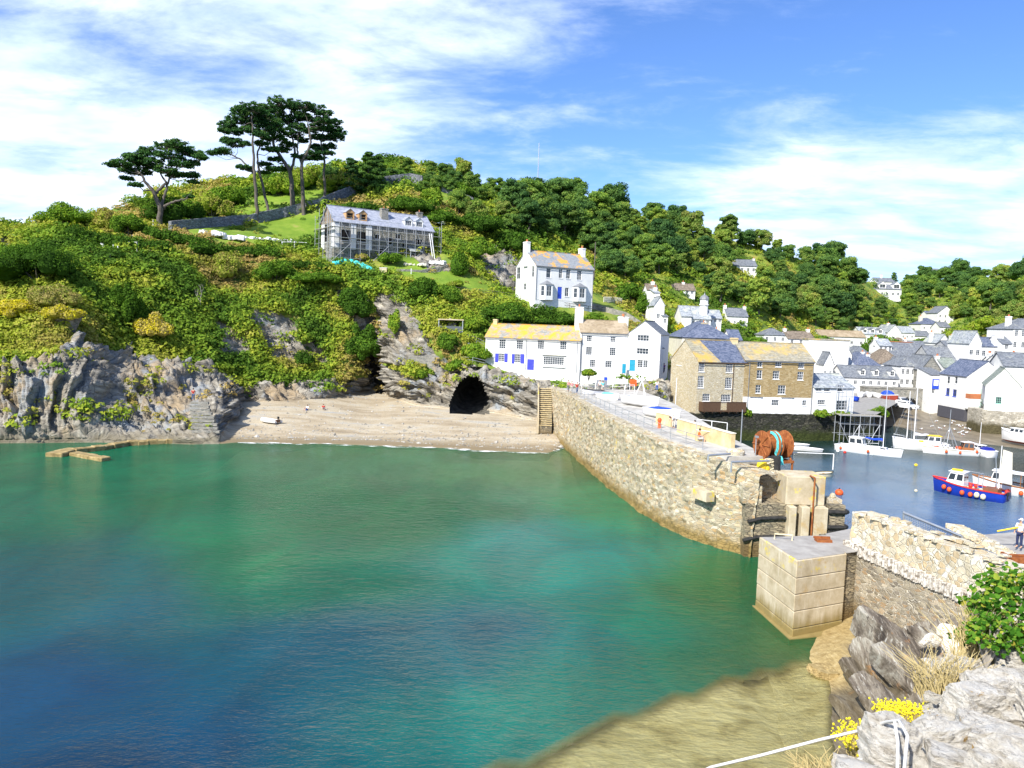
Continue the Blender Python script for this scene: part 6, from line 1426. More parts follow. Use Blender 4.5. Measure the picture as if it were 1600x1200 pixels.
for x in (-1.25, 1.25): MB().tube([(x,-.7,.75),(x,0,1.95),(x,.7,.75)], .08, 5).build('bracket', MAT['rust'], wr)
nb = MB(); rgn = random.Random(4)
for k in range(26):
    y0 = rgn.uniform(-.1, .1); x0 = rgn.uniform(-.3, .3); nb.tube([(x0+rgn.uniform(-.05,.05), -(.85+y0)*cos(a), 1.95+(.95+y0)*sin(a)) for a in np.linspace(1.7, -.75, 9)]+[(x0, -.9, .9), (x0+rgn.uniform(-.2,.2), -.95, .45)], .045, 4)
nb.build('netting', MAT['turquoise_net'], wr)
q = prl(1190, 6.1, 59.2); mb = MB(); mb.ball((0,0,.5), (.42,.3,.55), 10, 8); mb.ball((.35,.05,.3), (.3,.3,.35), 8, 6); tag(mb.build('oilskin_bundle', MAT['yellow_paint'], loc=q, smooth=True), 'yellow orange bundle of oilskins under the net winch', 'bundle')
q = prl(1201, 6.1, 59.4); mb = MB()
for k in range(14): a = k*.8; mb.tube([(.35*cos(t+a), .2*sin(t+a)+rgn.uniform(-.05,.05), .08+k*.07+.05*sin(t*2)) for t in np.linspace(0, 6.2, 12)], .035, 4)
tag(mb.build('rope_heap', MAT['cream_paint'], loc=q), 'tangled heap of pale rope under the net winch', 'rope')
q = prl(1211, 6.1, 59.6); mb = MB(); mb.lathe([(.36,0),(.38,.1),(.38,1.2),(.34,1.25)], (0,0,0), 14); tag(mb.build('barrel', MAT['black_rubber'], loc=q, smooth=False), 'black barrel under the right drum of the winch', 'barrel')
railing('galvanised railing on the harbour side of the pier head behind the winch', [tuple(P(1236,745,62)[:2])+(6.1,), tuple(P(1300,752,62)[:2])+(6.1,)], h=1.2, sp=2.9, rails=(1.0,), r=.035, mat='white_paint')
# ---- near pier: concrete block, walls
nb_ = root('harbour_wall_end', 'pale coursed concrete block closing the end of the near harbour wall', 'block', (16.15, 41.75, 0))
pl_ = [(-.6,4.7),(0,0),(3.5,1.7),(4.4,5.8)]
def inset(pl, k): c = np.mean(pl, 0); return [tuple(np.array(p)+(c-np.array(p))*k) for p in pl]
for i, (z0, z1, k) in enumerate([(3.42,4.4,0),(2.48,3.38,.004),(1.52,2.44,.0),(.5,1.48,.004),(-.6,.46,.0)]):
    MB().prism([p if isinstance(p, tuple) else tuple(p) for p in inset(pl_, k-.0)], z0, z1).build('course', MAT['pale_concrete'], nb_, bevel=.03)
MB().prism(inset(pl_, .03), -3, 4.36).build('core', MAT['grey_concrete'], nb_)
MB().prism(inset(pl_, .05), 4.401, 4.43).build('top_screed', MAT['grey_concrete'], nb_)
MB().prism([(3.3,1.9),(5.4,3.0),(6,7),(3.6,6)], -2, 4.38).build('stone_return', MAT['dark_coursed'], nb_)
MB().prism([(3.5,1.85),(5.6,2.9),(7,8),(4.0,6)], 4.385, 4.42).build('return_top', MAT['grey_concrete'], nb_)
MB().tube([(.2,4.3,4.4),(.2,4.3,4.75),(1.2,4.1,4.75),(1.2,4.1,4.4)], .05, 6).build('handle', MAT['cream_paint'], nb_)
MB().cbox((3.1,4.1,4.5),(.9,.5,.16)).cbox((3.1,4.35,4.62),(1.0,.12,.12)).build('rusty_bracket', MAT['rust'], nb_)
MB().prism([(-.25,-.3),(4.0,1.0),(5.0,2.8),(-.75,4.8)], -3, .06).build('footing', MAT['pale_concrete'], nb_)
nw = root('harbour_wall', 'near rubble harbour wall with a band of whitewashed upright stones', 'wall', (0, 0, 0))
wl = [(20.35,45.6),(22.75,34.5),(24.4,27),(25.4,21)]
wall_run('', wl, -1.0, [4.3,4.4,4.6,5.0], 3.4, 'low_slate_wall', 'lower_wall', '', .10, 8, step=.22, parent=nw)
wl2 = [(20.62,45.3),(23.0,34.5),(24.7,27),(25.7,21)]
wall_run('', wl2, [4.7]*4, [6.45,6.55,6.9,7.6], 1.5, 'pale_rubble', 'parapet', '', .10, 9, step=.2, parent=nw)
mb = MB(); tt_ = 0
m_noise('whitewash', [(.38,(.16,.13,.10)),(.47,(.44,.40,.34)),(.58,(.64,.62,.58))], 5, .9, .5, .04)
for i in range(140):
    t_ = i/140*18; x = 20.45+t_*.2115; y = 45.35-t_*.977; s = random.uniform(.85, 1.1)
    mb.cbox((x-.02, y, 4.42+.01*t_), (.34+random.uniform(-.05,.10), .075, .62*s), rz=-.21, rx=random.uniform(-.12, .12))
mb.build('upright_stones', MAT['whitewash'], nw)
for i in range(60):
    pass
cp = MB(); rr = random.Random(3)
for i in range(44):
    t_ = rr.uniform(0, 20); x = 20.7+t_*.216+rr.choice([.05, 1.3])*rr.uniform(.8, 1.1); y = 45.2-t_*.97; cp.cbox((x, y, 6.5+.02*t_+max(0, t_-12)*.06), (rr.uniform(.3,.6), rr.uniform(.3,.55), rr.uniform(.08,.18)), rz=rr.uniform(0,3), rx=rr.uniform(-.1,.1))
cp.build('loose_coping', MAT['pale_rubble'], nw)
MB().prism([(23.6,46),(40,52),(44,40),(34,18),(27,22)], -2, 4.5).build('quay_core', MAT['grey_concrete'], nw)
mb = MB()   # boarded galvanised fence leaning behind the parapet
a = P(1412,824,44.2); e = P(1503,862,40.0)
fr_o = root('mesh_fence', 'leaning galvanised mesh fence panel behind the near parapet', 'fence', a); a2 = P(1412,799,44.2)-a; b0 = e-a; b1 = P(1503,838,40.0)-a
MB().tube([(0,0,-.4), a2], .05, 6).build('post', MAT['galvanised'], fr_o); MB().tube([b0, b1], .05, 6).build('post', MAT['galvanised'], fr_o); MB().tube([a2*.92, b1], .07, 6).build('top_rail', MAT['galvanised'], fr_o)
mb = MB()
for i in range(1, 24): mb.tube([b0*i/24+a2*.02, a2*.9*(1-i/24)+b1*i/24], .012, 3, False)
for j in range(1, 8): mb.tube([a2*.92*j/8, b0+(b1-b0)*j/8], .012, 3, False)
mb.build('mesh', MAT['galvanised'], fr_o)
a = P(1500,858,38.6); e = P(1592,896,34.6); u = e-a; L = float(np.linalg.norm(u)); gr_ = root('gangway', 'folded aluminium gangway lying along the top of the near parapet', 'gangway', (a[0], a[1], a[2]+.02), atan2(u[1], u[0]))
for y in (0, .42, .84): MB().box((0,y,0),(L,y+.07,.16)).build('beam', MAT['galvanised'], gr_)
mb = MB()
for i in range(16): mb.box((i*L/16+.05,.07,.05),(i*L/16+.12,.42,.09)); mb.box((i*L/16+.05,.49,.05),(i*L/16+.12,.84,.09))
mb.build('rung', MAT['galvanised'], gr_); MB().box((.2,.08,.10),(L-.3,.40,.12)).build('tread_plate', MAT['pale_slate_roof'], gr_)
ow = [P(1488,838,46.0), P(1540,846,42.5), P(1625,880,37.0), P(1750,930,32)]
wall_run('second rubble wall with sloping coping behind the near parapet at the right edge', [(p[0], p[1]) for p in ow], 2, [5.4,5.35,5.3,5.5], 1.1, 'low_slate_wall', 'rubble_wall', 'wall', .10, 12, step=.22)
mb = MB()
for i in range(46):
    t_ = i/46; k = t_*3; j = min(2, int(k)); p_ = ow[j]+(ow[j+1]-ow[j])*(k-j); mb.cbox((p_[0]+.35, p_[1]+.4, 5.5), (.13, 1.0, .3), rz=.9, rx=random.uniform(-.1,.1))
tag(mb.build('coping_row', MAT['pale_rubble']), 'row of upright coping stones on the second wall at the right edge', 'coping')
q = P(1588,878,38.5); bx_ = MB(); bx_.cbox((0,0,.15),(.9,.6,.3)); bx_.cbox((-.62,0,.22),(.14,.5,.45)); bx_.cbox((.1,0,.36),(1.3,.12,.08)); tag(bx_.build('fish_box', MAT['rust'], loc=q), 'rusty iron box lying beside the gangway at the right edge', 'box')
# ---- rocks at the foot of the near pier and the bank below the viewpoint
ctl = [(*G(1268,1030)[:2],0.05),(*G(1295,1062)[:2],.0),(*G(1300,1100)[:2],.0),(*G(1300,1150)[:2],.0),(*G(1310,1200)[:2],.0),(*G(1330,1290)[:2],0),(*G(1200,1290)[:2],-1.0),
       (19.6,42.6,.35),(21.0,40.5,1.0),(20.3,37,1.9),(21.5,38,2.3),(22.3,34,3.2),(19.6,33.5,2.0),(18.5,35,1.1),(20.5,30,3.6),(18.5,28.5,2.0),(17.5,25,2.0),(23,29,5.2),(22,24,6.0),(19,21,5.0),(24.5,22,7.5),(22,17,9),(18,15,8.2),(15.5,17.5,4.8),(28,16,11.5),(26,26,6.5),(30,30,5),
       (14,13,6.5),(12,9,9.5),(9,7.2,11.0),(5.5,5,11.5),(2,3.4,12),(0,1.6,15.1),(-3,1.4,15),(3,1.5,15.25),(4.4,3.0,14.9),(6,4.4,14.3),(8.5,7.0,13.6),(12,10,12.9),(17,12,12.8),(24,12,13),(8,2,15.4),(16,3,15.6),(0,-6,15.4),(20,-5,16),(-12,-4,14),(-8,2.5,9),(-8,7,3),(0,8,4),(6,11,2.5),(11,16,.2),(14,22,-.4),(0,13,-2),(-12,11,-2.5)]
ctl = np.array(ctl, float); xs = np.arange(-14, 32, .22); ys = np.arange(-8, 47, .22); GX, GY = np.meshgrid(xs, ys, indexing='ij')
A_ = np.linalg.norm(ctl[:, None, :2]-ctl[None, :, :2], axis=-1); wts = np.linalg.solve(A_+np.eye(len(ctl))*.02, ctl[:, 2]-ctl[:, 2].mean())
GZ = ctl[:, 2].mean()+sum(wts[i]*np.hypot(GX-ctl[i, 0], GY-ctl[i, 1]) for i in range(len(ctl)))
PW = np.stack([GX, GY, GZ], -1); dp2 = np.array([.80, .52, .30]); dp2 /= np.linalg.norm(dp2)
t_ = (PW@dp2)*1.15+fbm(PW*.25, 3)*1.8; s1 = t_ % 1.0; l1 = np.where(s1 < .8, s1/.8, (1-s1)/.2); t2_ = (PW@dp2)*4.1+fbm(PW*.5+2, 3)*2; s2 = t2_ % 1.0; l2 = np.where(s2 < .75, s2/.75, (1-s2)/.25)
amp = np.clip((GZ-.1)/1.0, 0, 1)*np.clip((GY-1.5)/3, 0, 1)
amp = amp*np.clip((GZ-.7)/.9, .08, 1)
GZ = GZ+amp*((l1-.5)*1.0+(l2-.5)*.2+(fbm(PW*.4+9, 4)-.5)*1.1)+(fbm(PW*2.1, 3)-.5)*.05
a, b = GX.shape; ii = np.arange(a*b).reshape(a, b); PW = np.stack([GX, GY, GZ], -1)
px_, py__ = proj(PW+np.array([0, 1e-3, 0]))
far = (GY > 1.0); block = (GY < 6) & (GY > 1.2) & (PW[..., 2] > H-.575*GY-.25) & (GX < 2.0+.3*GY)
PW[..., 2] = np.where(block, np.minimum(PW[..., 2], H-.62*GY-.5), PW[..., 2])
f = np.stack([ii[:-1, :-1], ii[1:, :-1], ii[1:, 1:], ii[:-1, 1:]], -1).reshape(-1, 4)
m, n = newmat('near_rock'); gp = wpos(n); rv = n.mapping(gp, rot=(R(12), R(-24), R(33)), scale=(2.2, .3, .3)); g1 = n.noise(rv, 1.4, 8, .65, .15); g2 = n.noise(rv, 6.0, 6, .7)
c_ = n.ramp(g1, [(.30, (.035,.03,.026)), (.42, (.11,.09,.07)), (.53, (.22,.19,.15)), (.66, (.40,.38,.32))]); c_ = n.mix(n.smooth(g2, .55, .70), c_, (.50,.48,.43)); c_ = n.mix(n.smooth(g2, .42, .32), c_, (.06,.05,.045))
c_ = n.mix(n.smooth(n.noise(gp, .7, 5, .65), .60, .70), c_, (.42,.20,.06)); z_ = n.n('ShaderNodeSeparateXYZ'); n.set(z_.inputs[0], gp)
sd_ = n.ramp(n.noise(gp, 3.0, 6, .7), [(.3, (.26,.18,.07)), (.55, (.44,.33,.15)), (.75, (.56,.46,.26))]); low_ = n.smooth(n.math('ADD', z_.outputs[2], n.math('MULTIPLY', g1, .8)), 1.25, .85); c_ = n.mix(n.math('MULTIPLY', n.smooth(n.math('ADD', z_.outputs[2], g1), 2.6, 1.2), .75), c_, n.mix(g2, (.07,.055,.03), (.20,.155,.085)))
c_ = n.mix(n.math('MULTIPLY', low_, n.smooth(n.math('ADD', z_.outputs[1], n.math('MULTIPLY', g2, 2)), 35.5, 37.5)), c_, sd_)
bed_ = n.ramp(n.noise(gp, .45, 8, .6, .2), [(.30, (.44, .34, .17)), (.42, (.68, .55, .30)), (.55, (.84, .70, .42)), (.68, (.72, .57, .30)), (.78, (.40, .30, .15))]); c_ = n.mix(n.smooth(z_.outputs[2], .02, -.12), c_, bed_)
finish(n, c_, .85, n.math('ADD', g1, n.math('MULTIPLY', g2, .6)), 1.0, .12, .25)
tag(link('shore_rocks', npmesh('shore_rocks', PW.reshape(-1, 3), f, MAT['near_rock'], False)), kind='structure')
SLABS = []
# boulders of the loose wall in the foreground
m, n = newmat('boulder'); co = obco(n); g1 = n.noise(n.mapping(co, scale=(1, 1, 3.2)), 8.0, 10, .72, .3); g2 = n.noise(co, 45, 6, .8); g3 = n.noise(n.mapping(co, loc=(4, 4, 4)), 4.2, 7, .72)
c_ = n.ramp(g1, [(.32, (.40,.34,.26)), (.41, (.68,.62,.52)), (.50, (.84,.79,.70)), (.62, (.90,.87,.80))]); c_ = n.mix(.6, c_, n.mix(g2, (.6,.6,.6), (1.35,1.35,1.35)), 'MULTIPLY'); c_ = n.mix(n.smooth(g3, .60, .66), c_, (.55,.34,.10)); c_ = n.mix(n.smooth(n.noise(n.mapping(co, loc=(9, 1, 4)), 7, 5, .7), .66, .72), c_, (.78,.78,.74))
vc = n.math('ABSOLUTE', n.math('SUBTRACT', n.noise(n.mapping(co, loc=(2, 8, 3), scale=(1, 1, 2.4)), 3.2, 6, .6, .5), .5)); c_ = n.mix(n.math('MULTIPLY', n.smooth(vc, .010, .003), .5), c_, (.16,.13,.10))
finish(n, c_, .9, n.math('ADD', n.math('MULTIPLY', g1, 1.4), n.math('MULTIPLY', g2, .7)), 1.0, .05, .2)
import bmesh
def rock_mesh(seed, size, k0=1.0):
    bm = bmesh.new(); bmesh.ops.create_cube(bm, size=1.0); bmesh.ops.subdivide_edges(bm, edges=bm.edges[:], cuts=26, use_grid_fill=True)
    v = np.array([p.co[:] for p in bm.verts]); v = v*.86+v/np.linalg.norm(v, axis=1, keepdims=True)*.09; rg_ = np.random.default_rng(seed); rad = np.linalg.norm(v, axis=1)
    for k in range(9):   # slice off flat facets
        d_ = rg_.normal(0, 1, 3); d_ /= np.linalg.norm(d_); lim = rg_.uniform(.40, .56); s_ = v@d_; v = v-np.maximum(0, s_-lim)[:, None]*d_*.92
    v = v*np.array(size); t_ = v[:, 2]*14/k0**.8+fbm(v*2.2+seed, 3)*5; v += (v/np.linalg.norm(v, axis=1, keepdims=True))*(((t_ % 1)-.5)[:, None]*.016*k0+(fbm(v*3.5/k0**.6+seed, 4)-.5)[:, None]*.09*k0+(fbm(v*16/k0**.7+seed, 4)-.5)[:, None]*.030*k0-np.clip(.035-np.abs(fbm(v*np.array([3,3,8])+seed+9, 4)-.5), 0, 1)[:, None]*.55)
    for p, q in zip(bm.verts, v): p.co = q
    me = bpy.data.meshes.new('boulder'); bm.to_mesh(me); bm.free(); me.materials.append(MAT['boulder']); return me
BO = [ # photo centre x,y, distance, width, height in pixels, tilt, label
 (1515,1112,4.6,92,90,.25,'pale upright slab boulder standing left of the sunlit flat stones'),
 (1455,1168,4.2,104,72,-.2,'long grey boulder in front of the yellow flowers, right of the roped stone'),
 (1392,1172,3.9,76,96,.1,'rounded grey boulder with white rope looped over it'),
 (1572,1088,4.9,112,78,.15,'large grey boulder below the leafy bush at the right edge'),
 (1565,1158,4.2,124,66,.3,'broad sunlit flat stone at the lower right corner'),
 (1508,1196,3.7,112,42,.0,'low flat grey stone at the bottom edge right of the roped boulder'),
 (1590,1035,5.4,70,52,-.2,'ochre stained boulder tucked under the leafy bush'),
 (1600,1190,3.6,110,70,.2,'sunlit stone cut by the lower right corner of the picture'),
 (1478,1140,4.5,60,40,-.3,'small grey stone wedged beside the upright slab'),
 (1350,1215,3.7,80,40,.1,'small stone at the bottom edge left of the roped boulder'),
 (1640,1120,4.4,90,90,.1,'boulder just outside the right edge beside the big grey one'),
 (1455,1000,34,26,22,.3,'pale angular block at the foot of the near harbour wall'),
 (1490,1010,33,30,26,.1,'whitish block beside the angular one at the wall foot'),
 (1478,985,35.5,26,16,.1,'cream boulder on top of the wall foot blocks'),
 (1545,1130,4.9,50,34,.2,'fist sized pale stone between the upright slab and the flat stone'),
 (1478,1178,4.1,46,34,-.3,'small buff stone between the grey boulder and the flat stone'),
 (1432,1208,3.8,60,36,.2,'dark small stone at the bottom edge behind the rope strand'),
 (1588,1130,4.5,46,30,.1,'small white stone behind the broad sunlit one'),
 (1520,1068,5.3,44,28,.3,'little grey stone behind the upright slab'),
 (1462,1112,5.0,40,26,-.2,'little buff stone on the edge above the yellow flowers'),
 (1550,1195,3.6,60,30,.3,'small angular stone at the bottom edge near the corner'),
]
for i, (x, y, d, w_, h_, tl, lab) in enumerate(BO):
    c = P(x, y, d); s = d/F; o_ = link('boulder', rock_mesh(20+i, (w_*s*1.0, w_*s*.8, h_*s*1.02))); o_.location = V(c); o_.rotation_euler = (random.uniform(-.15, .15), tl*.6, random.uniform(-.5, .5)); tag(o_, lab, 'boulder', 'boulders of the foreground wall')
mb = MB(); gq = [P(1372,1235,3.9), P(1440,1190,4.4), P(1500,1120,5.2), P(1530,1050,5.9), P(1700,1040,6.2), P(1900,1250,3.2)]
# stone bank under the boulders
xs_ = np.linspace(1385, 1960, 60); ds_ = np.linspace(3.0, 5.7, 40); BK = np.zeros((60, 40, 3))
for i, x in enumerate(xs_):
    for j, d in enumerate(ds_):
        top = 14.80+.045*(x-1385)/100; BK[i, j] = PZ(x+ (d-3)*22, d, top)[0]
BK[..., 2] += (fbm(BK*2.2, 4)-.5)*.5-.46; BK[0, :, 2] -= 1.5; BK[:, -1, 2] -= 2; BK[:, 0, 2] -= .2; ii = np.arange(2400).reshape(60, 40)
f = np.stack([ii[:-1, :-1], ii[1:, :-1], ii[1:, 1:], ii[:-1, 1:]], -1).reshape(-1, 4); tag(link('stony_bank', npmesh('stony_bank', BK.reshape(-1, 3), f, m_noise('bank_soil', [(.3,(.10,.085,.055)),(.5,(.24,.20,.14)),(.7,(.42,.38,.30))], 6, .95, .8, .05), False)), kind='structure')
rs_ = random.Random(12); SM = [rock_mesh(90+i, (rs_.uniform(.13,.24), rs_.uniform(.12,.2), rs_.uniform(.07,.13))) for i in range(6)]
for i in range(46):
    x = rs_.uniform(1395, 1700); d = rs_.uniform(3.5, 5.6); top = 14.80+.045*(x-1385)/100; q = PZ(x+(d-3)*22, d, top-.20)[0]
    o_ = link('loose_stone', SM[i % 6], loc=q); o_.rotation_euler = (rs_.uniform(-.4,.4), rs_.uniform(-.4,.4), rs_.uniform(0,6.28)); o_.scale = (rs_.uniform(.6,1.25),)*3
    tag(o_, 'small loose pale stone packed among the foreground boulders', 'stone', 'small stones packed among the foreground boulders')
# tilted slate slabs on the shore below the near wall
for i, (x, y, d, L_, T_, Hh_, yw, pt, lab) in enumerate([
 (1418,1030,35.5,6.0,1.5,2.0,-1.05,.42,'big dark tilted slate slab at the foot of the near harbour wall'),
 (1392,1062,34.6,4.6,.9,1.3,-1.15,.46,'pale green grey slate slab lying against the big dark slab'),
 (1440,1078,32.5,5.0,1.2,1.6,-1.0,.38,'brownish slate slab nearer than the pale green one'),
 (1365,1090,34.0,4.2,.8,.9,-1.2,.34,'low weedy slate ridge running into the water'),
 (1400,1122,30.5,4.6,1.0,1.3,-1.1,.34,'layered slate slab above the submerged ledge'),
 (1345,1130,31.5,3.6,.8,.7,-1.2,.22,'half submerged brown rock ridge beside the ledge'),
 (1298,1052,37.4,2.0,1.2,.5,.3,.1,'ochre weedy boulder at the edge of the sandy patch'),
 (1470,1020,35.0,3.2,1.2,1.2,-1.0,.3,'reddish brown rock between the dark slab and the wall foot')]):
    me = rock_mesh(60+i, (L_, T_, Hh_), 3.2); me.materials.clear(); me.materials.append(MAT['near_rock']); o_ = link('rock_slab', me); o_.location = V(P(x, y, d)); o_.rotation_euler = (0, pt, yw); tag(o_, lab, 'rock', 'slate slabs of the shore')
# leafy bush at the right edge: real lobed leaves
m_leaf('vine_leaf', [(.03,.10,.012),(.07,.19,.02),(.15,.29,.035),(.36,.38,.05),(.42,.22,.05)], .35, objvar=0)
def leafy(label, px, py, d, w_, h_, N, size, cols=(0, .6), seed=1, name='leafy_bush', mat='vine_leaf', flat=.55):
    rg = np.random.default_rng(seed); c = P(px, py, d); s = d/F; rad = np.array([w_*s/2, w_*s/2*.9, h_*s/2]); dr = dome_dirs(N, rg, -.7); pos = dr*rad*rg.uniform(.35, 1.05, N)[:, None]**.6
    pos += (np.stack([vnoise(dr*3+seed), vnoise(dr*3+20), vnoise(dr*3+40)], -1)-.5)*rad*.6
    nn = dr*.6+np.array([-.15, -.35, .75])+rg.normal(0, flat, (N, 3)); nn /= np.linalg.norm(nn, axis=1, keepdims=True); t = np.cross(nn, rg.normal(0, 1, (N, 3))); t /= np.linalg.norm(t, axis=1, keepdims=True); b = np.cross(nn, t)
    out = [(0,-.5),(.30,-.38),(.50,-.05),(.30,.12),(.28,.36),(0,.55),(-.28,.36),(-.30,.12),(-.50,-.05),(-.30,-.38)]; sz = (size*rg.uniform(.6, 1.3, N))[:, None]; vs = [pos]
    for (x, y) in out: vs.append(pos+t*x*sz+b*y*sz-nn*(abs(x)*.25)*sz)
    v = np.stack(vs, 1).reshape(-1, 3); k = len(out)+1; f = np.array([[i*k, i*k+1+j, i*k+1+(j+1) % (k-1)] for i in range(N) for j in range(k-1)]); tn = np.repeat(np.clip(rg.uniform(cols[0], cols[1], N)**1.2, 0, 1), k)
    r = root(name, label, 'bush', c-np.array([0, 0, rad[2]])); link('foliage', npmesh('foliage', v+np.array([0, 0, rad[2]]), f, MAT[mat], False, {'tint': tn}), r)
    mb = MB()
    for i in range(16):
        e = pos[i*7 % N]+np.array([0, 0, rad[2]]); mb.tube([(0,0,-.1), e*.5+rg.normal(0,.02,3), e], [.010,.007,.004], 5)
    mb.build('stem', MAT['pale_bark'], r); return r
leafy('bright green ivy leaved bush overhanging the stones at the right edge', 1590, 965, 5.6, 175, 170, 2600, .040, (0, .85), 3)
leafy('small green leafy shoot in front of the big bush at the right edge', 1545, 990, 5.3, 64, 64, 420, .032, (0, .8), 5)
m_plain('flower_yellow', (.85,.70,.02), .7); m_plain('dry_stalk', (.52,.42,.20), .9)
def tuft(label, px, py, d, w_, h_, N, mat, name='grass_tuft', cat='grass', seed=1, lean=.5, th=.004, tips=None):
    rg = random.Random(seed); c = P(px, py, d); s = d/F; r = root(name, label, cat, c); mb = MB(); tp = MB()
    for i in range(N):
        x = rg.uniform(-.5, .5)*w_*s*.6; y = rg.uniform(-.25, .25)*w_*s; h = h_*s*rg.uniform(.5, 1.1); dx = rg.uniform(-lean, lean)*h+x*.5; dy = rg.uniform(-lean, lean)*h*.5
        mb.tube([(x,y,-.03),(x+dx*.35,y+dy*.3,h*.6),(x+dx,y+dy,h)], [th, th*.7, th*.3], 3, False)
        if tips: tp.ball((x+dx, y+dy, h), (tips*rg.uniform(.7,1.3),)*3, 5, 3)
    mb.build('stalk', MAT[mat], r)
    if tips: tp.build('blossom', MAT['flower_yellow'], r)
    return r
tuft('mat of bright yellow stonecrop flowers spilling over beside the roped boulder', 1372, 1185, 4.4, 130, 44, 1100, 'dry_stalk', 'yellow_flowers', 'flowers', 2, .5, .002, .0065)
tuft('upper patch of bright yellow stonecrop flowers above the roped boulder', 1405, 1132, 4.8, 76, 30, 700, 'dry_stalk', 'yellow_flowers', 'flowers', 5, .5, .002, .0065)
tuft('dry straw coloured grass between the rocks and the upright slab', 1470, 1085, 5.2, 110, 70, 200, 'dry_stalk', seed=7, lean=.8)
tuft('tall dry grass stems below the leafy bush', 1520, 1050, 5.5, 90, 110, 150, 'dry_stalk', seed=8, lean=.7)
tuft('dry grass tuft at the bottom edge left of the roped boulder', 1290, 1215, 4.6, 130, 34, 150, 'dry_stalk', seed=9, lean=.9)
# rope along the edge
rp = MB(); a = [P(1060,1224,4.0), P(1110,1199,4.05), P(1190,1180,4.1), P(1280,1156,4.15), P(1350,1140,4.1), P(1385,1128,3.85), P(1405,1126,3.75), P(1418,1150,3.62), P(1412,1210,3.5)]
rp.tube(a, .0085, 7); tag(rp.build('rope', MAT['rope_white'], smooth=True), 'white rope stretched from the bottom edge to the grey boulder', 'rope')
rp = MB(); rp.tube([P(1290,1206,3.9), P(1320,1194,3.95), P(1342,1186,3.95), P(1362,1190,3.9)], .008, 7); tag(rp.build('rope', MAT['rope_white'], smooth=True), 'short second end of white rope under the yellow flowers', 'rope')
rp = MB(); rp.tube([P(1398,1128,3.72), P(1403,1160,3.6), P(1402,1215,3.5)], .008, 7); tag(rp.build('rope', MAT['rope_white'], smooth=True), 'strand of white rope hanging down the face of the roped boulder', 'rope')
# low stone jetty on the left
jt = MB()
def jet(pts, w, z):
    W_ = [G(x, y, z) for x, y in pts]
    for p0, p1 in zip(W_[:-1], W_[1:]):
        u = p1-p0; L = np.linalg.norm(u); k = max(1, int(L/1.0)); u /= L
        for i in range(k): c = p0+u*(i+.5)*L/k; jt.cbox((c[0], c[1], z-.35+random.uniform(-.05,.05)), (L/k+.15, w*random.uniform(.9,1.15), .9), rz=atan2(u[1], u[0])+random.uniform(-.06,.06))
jet([(84,709),(116,701)], 1.8, .35); jet([(116,702),(160,697),(200,690),(260,687),(322,685)], 1.1, .45); jet([(116,707),(165,716)], 1.2, .3)
tag(jt.build('low_jetty', m_noise('weedy_stone', [(.3,(.14,.10,.04)),(.55,(.34,.25,.11)),(.75,(.48,.38,.22))], 1.5, .9, .6, .08), bevel=.08), 'low broken weedy stone jetty at the waterline on the left', 'jetty')
# rock steps cut on the left outcrop
sp_ = MB(); b0 = P(322, 672, 100.5)
for i in range(9): sp_.cbox((random.uniform(-.1,.1)-.28*i, .42*i, .3+.42*i), (3.6-.16*i, .6, .32), rz=.06)
tag(sp_.build('rock_steps', MAT['grey_stone'], loc=b0-np.array([0,0,.5])), 'worn steps cut in the dark outcrop left of the beach', 'steps')
# ================================================================== SCAFFOLDED HOUSE, HILL WALL, CLUTTER
m_plain('scaffold_tube', (.40,.42,.45), .5, .5, .3); m_noise('scaffold_board', [(.3,(.26,.24,.20)),(.7,(.42,.39,.33))], 4, .9)
m_noise('slate_felt', [(.3,(.22,.24,.30)),(.5,(.31,.33,.40)),(.7,(.42,.44,.50))], 1.6, .6, .2, .02, sc=(1,1,2)); m_noise('tarp', [(.3,(.03,.42,.42)),(.7,(.08,.60,.58))], 2, .5, .4, .1)
S = house('long stone house under rebuilding with a bare slate roof, wrapped in scaffolding', (522, 411, 154.5), (676, 409, 167), 8.3, 7.6, ('gx', 3.4), wall='scaffold_house_stone', rmat='slate_felt', group=None, dz=3.5, over=.3,
          gl='dark_inside', wins=[(533,358,552,377,1,1),(558,361,575,379,1,1),(586,366,594,374,1,1),(606,371,613,383,1,2),(618,365,626,374,1,1),(593,388,600,400,1,1),(628,378,633,394,1,2),(648,373,660,384,3,1),(657,394,664,403,1,1)], side=[(505,352,511,378,1,2)],
          chim=[(.52,.28,.5,1.5,1.1,'grey_stone',1),(.93,.5,.9,1.1,1.1,'grey_stone',1)])
SH = S; w_, h_ = S.w, S.h
MB().box((-.05,-.06,3.0),(w_*.36,-.004,h_-.35)).build('render_panel', MAT['white_render'], S.r) if 0 else None
pn = MB()
for a_, b_ in ((0,.045),(.155,.205),(.30,.36)): pn.box((w_*a_+.02,-.05,3.0),(w_*b_,-.004,h_-.3))
pn.box((-.05,.1,3.0),(-.004,1.9,h_-.2)); pn.box((-.05,5.4,3.0),(-.004,7.2,h_-.2)); pn.build('render_panel', MAT['white_render'], S.r)
for x_, st_ in ((546,'open'),(566,'open'),(637,'white'),(654,'white')): dormer(S, x_, 335 if st_ == 'open' else 352, 346 if st_ == 'open' else 361, 14, st_, 'slate_felt', ny=2, nx=3)
gt = MB()
for i in range(8): y = .3+i*.95; gt.box((-.08, y, h_-.1), (-.02, y+.08, h_+3.3*(1-abs(y-3.7)/3.7)))
gt.build('gable_timbers', MAT['bare_timber'], S.r)
